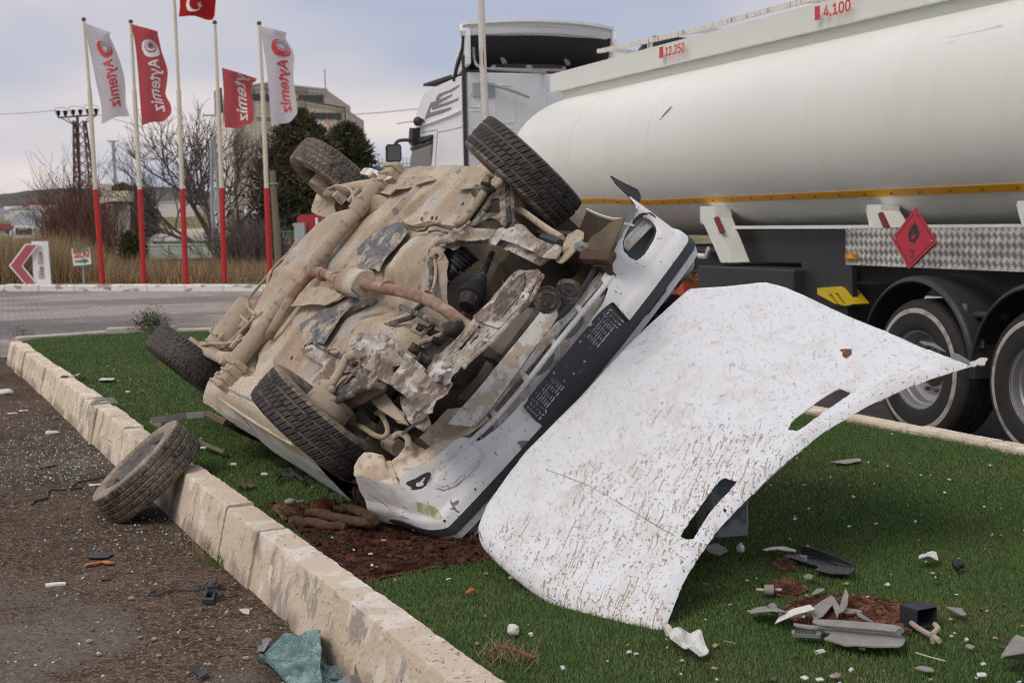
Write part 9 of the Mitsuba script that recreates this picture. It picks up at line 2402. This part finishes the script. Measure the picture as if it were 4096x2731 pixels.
for pts, l, m, f in (([(0.691,4.089),(0.729,4.111),(0.772,4.098),(0.807,4.044),(0.794,4.002),(0.752,3.953),(0.725,3.979),(0.71,4.008),(0.689,4.024)], 'curved grey plastic shard at the left end of the shard pile', 'm_greyplastic', lambda x, y: 0.035 - x * x * 4 - y * 0.2),
                     ([(0.74,3.92),(0.767,3.984),(0.816,4.031),(0.87,4.052),(0.871,3.998),(0.83,3.98),(0.785,3.955)], 'pale blade-shaped shard lying across the left of the shard pile', 'm_paper', lambda x, y: 0.035 + x * 0.12),
                     ([(0.87,4.056),(0.907,4.09),(0.95,4.117),(0.953,4.043),(0.935,3.981),(0.937,4.058),(0.902,4.015),(0.869,3.991)], 'broken grey shard standing up behind the rolled fragment', 'm_greyplastic', lambda x, y: 0.03 + x * 0.2 + y * 0.2),
                     ([(0.936,3.984),(0.996,4.136),(0.99,4.084),(0.97,4.013),(0.951,3.983)], 'upright triangular grey shard in the shard pile', 'm_greyplastic', lambda x, y: 0.05 + x * 0.5),
                     ([(0.944,4.037),(0.975,4.047),(1.013,4.019),(1.009,4.001),(0.979,3.997),(0.957,4.007)], 'oval pale shard lying on the soil heap', 'm_greyplastic', lambda x, y: 0.03),
                     ([(0.989,3.991),(0.994,3.993),(1.02,3.905),(1.004,3.911),(0.984,3.935)], 'narrow shiny strip sticking out of the soil heap', 'm_silver', lambda x, y: 0.035 - x * 0.3),
                     ([(1.273,4.052),(1.302,4.06),(1.315,4.037),(1.311,3.983),(1.298,3.984),(1.287,4.025)], 'small bent grey shard right of the black box', 'm_greyplastic', lambda x, y: 0.02 + np.abs(x) * 0.2),
                     ([(1.233,3.747),(1.242,3.753),(1.254,3.731),(1.235,3.712),(1.229,3.729)], 'flat grey chip right of the cable ends', 'm_greyplastic', None),
                     ([(1.311,3.727),(1.332,3.738),(1.36,3.726),(1.352,3.708),(1.315,3.711)], 'flat black shard near the right edge', 'm_plastic', None),
                     ([(1.039,3.564),(1.058,3.577),(1.083,3.564),(1.082,3.535),(1.059,3.534)], 'long flat grey shard near the bottom edge', 'm_greyplastic', None),
                     ([(0.804,3.515),(0.828,3.54),(0.832,3.518),(0.825,3.498),(0.809,3.506)], 'brownish chip at the bottom below the remote control', 'm_mudmetal', None),
                     ([(1.264,3.561),(1.328,3.632),(1.349,3.619),(1.318,3.496),(1.293,3.478),(1.263,3.511)], 'grey folded plastic shard cut off by the right edge', 'm_greyplastic', lambda x, y: 0.03 + np.abs(y) * 0.5),
                     ([(1.378,4.685),(1.41,4.712),(1.445,4.709),(1.436,4.661),(1.402,4.654),(1.364,4.633)], 'crumpled white shard alone on the right of the turf', 'm_paper', lambda x, y: 0.025 + wob(x, y, 30, 0.012)),
                     ([(0.918,4.264),(0.952,4.334),(0.976,4.337),(0.965,4.305),(0.934,4.269)], 'small grey-brown shard between the trough and the soil heap', 'm_greyplastic', lambda x, y: 0.012),
                     ([(0.938,4.477),(0.961,4.5),(0.971,4.478),(0.962,4.45),(0.941,4.448)], 'small grey chip on the turf below the black trough', 'm_greyplastic', lambda x, y: 0.015),
                     ([(0.667,4.823),(0.69,4.883),(0.716,4.897),(0.742,4.837),(0.737,4.777),(0.701,4.729),(0.672,4.763)], 'grey curved plastic scrap under the edge of the bonnet', 'm_greyplastic', lambda x, y: 0.03),
                     ([(1.176,3.486),(1.198,3.489),(1.197,3.471),(1.172,3.464)], 'rounded white chip near the bottom right corner', 'm_paper', lambda x, y: 0.015),
                     ([(0.723,3.489),(0.737,3.499),(0.744,3.483),(0.734,3.472)], 'white chip at the bottom edge, left of two', 'm_paper', lambda x, y: 0.012),
                     ([(0.76,3.479),(0.776,3.486),(0.78,3.469),(0.761,3.464)], 'white chip at the bottom edge, right of two', 'm_paper', lambda x, y: 0.012),
                     ([(0.86,3.541),(0.871,3.56),(0.874,3.546),(0.863,3.527)], 'bluish glass chip at the bottom below the soil heap', 'm_paleglass', lambda x, y: 0.012),
                     ([(1.513,6.594),(1.59,6.644),(1.673,6.665),(1.662,6.599),(1.564,6.537)], 'flat grey strip on the turf towards the tanker', 'm_greyplastic', lambda x, y: 0.012)):
 shard('plastic_shard', pts, l, 'shard', m, f)
solo('silver_stub', tube([(0.759,4.063,0.235),(0.762,4.033,0.235),(0.768,3.989,0.235)], [0.016, 0.010, 0.006], 10, 2), 'm_silver', 'short silver tube end sticking out at the left of the shard pile', 'tube')
rm = thing('remote_control', 'silver remote control with dark buttons lying on the turf', 'remote control')
ro = np.array((0.814,3.84,0.216))
rx_ = np.array((0.853,3.829,0.216)) - np.array((0.774,3.85,0.216))
Fr = frame(ro, x=rx_, z=(0, 0, 1))
Lr = np.linalg.norm(rx_)
put(rm + '__body', prism(sg.box(-Lr / 2, -0.017, Lr / 2, 0.017).buffer(-0.006).buffer(0.006), 0.0, 0.010), 'm_silver', M=Fr, smooth=False)
for i in range(7):
 for j in range(3):
  put(rm + '__button', box(0.0075, 0.005, 0.003, (-Lr * 0.36 + i * Lr * 0.105, -0.0095 + j * 0.0095, 0.011), bevel=0.001), 'm_plastic', M=Fr, smooth=False)
bb = thing('black_box', 'black open plastic box with two thick brown cables beside the soil heap', 'box')
Fb = frame((1.181,3.93,0.205), x=np.array((1.221,3.941,0.205)) - np.array((1.173,3.917,0.205)), z=(0, 0, 1)) @ np.diag([0.72, 0.72, 0.72, 1.0])
wb_ = 0.0035
for c_, d_ in (((0.0, 0.05, 0.003), (0.105, 0.10, wb_)), ((0.0, 0.05, 0.078), (0.105, 0.10, wb_)), ((-0.052, 0.05, 0.04), (wb_, 0.10, 0.078)), ((0.052, 0.05, 0.04), (wb_, 0.10, 0.078)), ((0.0, 0.098, 0.04), (0.105, wb_, 0.078))):
 put(bb + '__wall', box(*d_, c=c_, bevel=0.0012), 'm_ink', M=Fb, smooth=False)
put(bb + '__cable', tube([(1.136,3.931,0.22),(1.14,3.883,0.22),(1.151,3.829,0.22),(1.158,3.802,0.22),(1.145,3.756,0.22)], 0.0075, 9, 4), 'm_mudmetal')
put(bb + '__cable', tube([(1.188,3.88,0.23),(1.184,3.84,0.23),(1.161,3.799,0.23),(1.15,3.776,0.23),(1.153,3.725,0.23)], 0.0075, 9, 4), 'm_mudmetal')
cn = thing('connector', 'round electrical connector plug lying left of the soil crumbs', 'connector')
cp, cq = np.array((0.781,4.311,0.222)), np.array((0.814,4.308,0.222))
put(cn + '__housing', rod(cp, cp + (cq - cp) * 0.85, 0.017, 16), 'm_greyplastic')
put(cn + '__collar', rod(cp + (cq - cp) * 0.85, cq, 0.0185, 16), 'm_plastic')
put(cn + '__pin', rod(np.array((0.756,4.316,0.222)), cp, 0.0045, 10), 'm_creamshard')
put(cn + '__pin', rod(cq, np.array((0.834,4.31,0.222)), 0.0045, 10), 'm_creamshard')
put(cn + '__wire', tube([(0.813,4.304,0.21),(0.84,4.277,0.21),(0.871,4.259,0.21),(0.889,4.231,0.21)], 0.0025, 6, 3), 'm_rustspot')
solo('rubber_bung', lathe([(0, 0), (0.016, 0), (0.020, 0.010), (0.014, 0.016), (0.018, 0.026), (0.010, 0.034), (0, 0.034)], 18), 'm_plastic', 'small black rubber bung on the turf at the right', 'bung', M=at(*(1.466,4.582,0.215), ry=1.2))
solo('white_pebble', rough(trimesh.creation.icosphere(2, 0.016), 0.004, 60), 'm_paper', 'white pebble on the turf just right of the bonnet edge', 'pebble', M=at(*(0.802,4.894,0.215)), smooth=True)
solo('straw', tube([(1.074,3.675,0.215),(1.092,3.646,0.215),(1.13,3.599,0.215)], 0.002, 5, 1), 'm_creamshard', 'single pale straw lying on the turf', 'straw')
solo('twig', tube([(0.577,3.81,0.215),(0.591,3.801,0.215),(0.606,3.785,0.215)], 0.002, 5, 2), 'm_dryweed', 'forked dry twig on the turf near the torn bonnet corner', 'twig')
# grey steel stub behind the bonnet, seen through its slot
post = thing('steel_stub', 'blue-grey steel box standing on the turf, half hidden behind the bonnet', 'steel box')
pb = np.array((0.821,5.149,0.2))
put(post + '__box', box(0.16, 0.14, 0.34, (0, 0.07, 0.17), bevel=0.01), mat('m_bluesteel', lambda p, n, uv: mix((0.10, 0.125, 0.15), (0.28, 0.30, 0.31), smoothstep(0.4, 0.65, fbm(p.x * 14, p.y * 14, p.z * 14, 4))), 0.7), M=at(pb[0] - 0.02, pb[1], 0.19, rz=0.2))
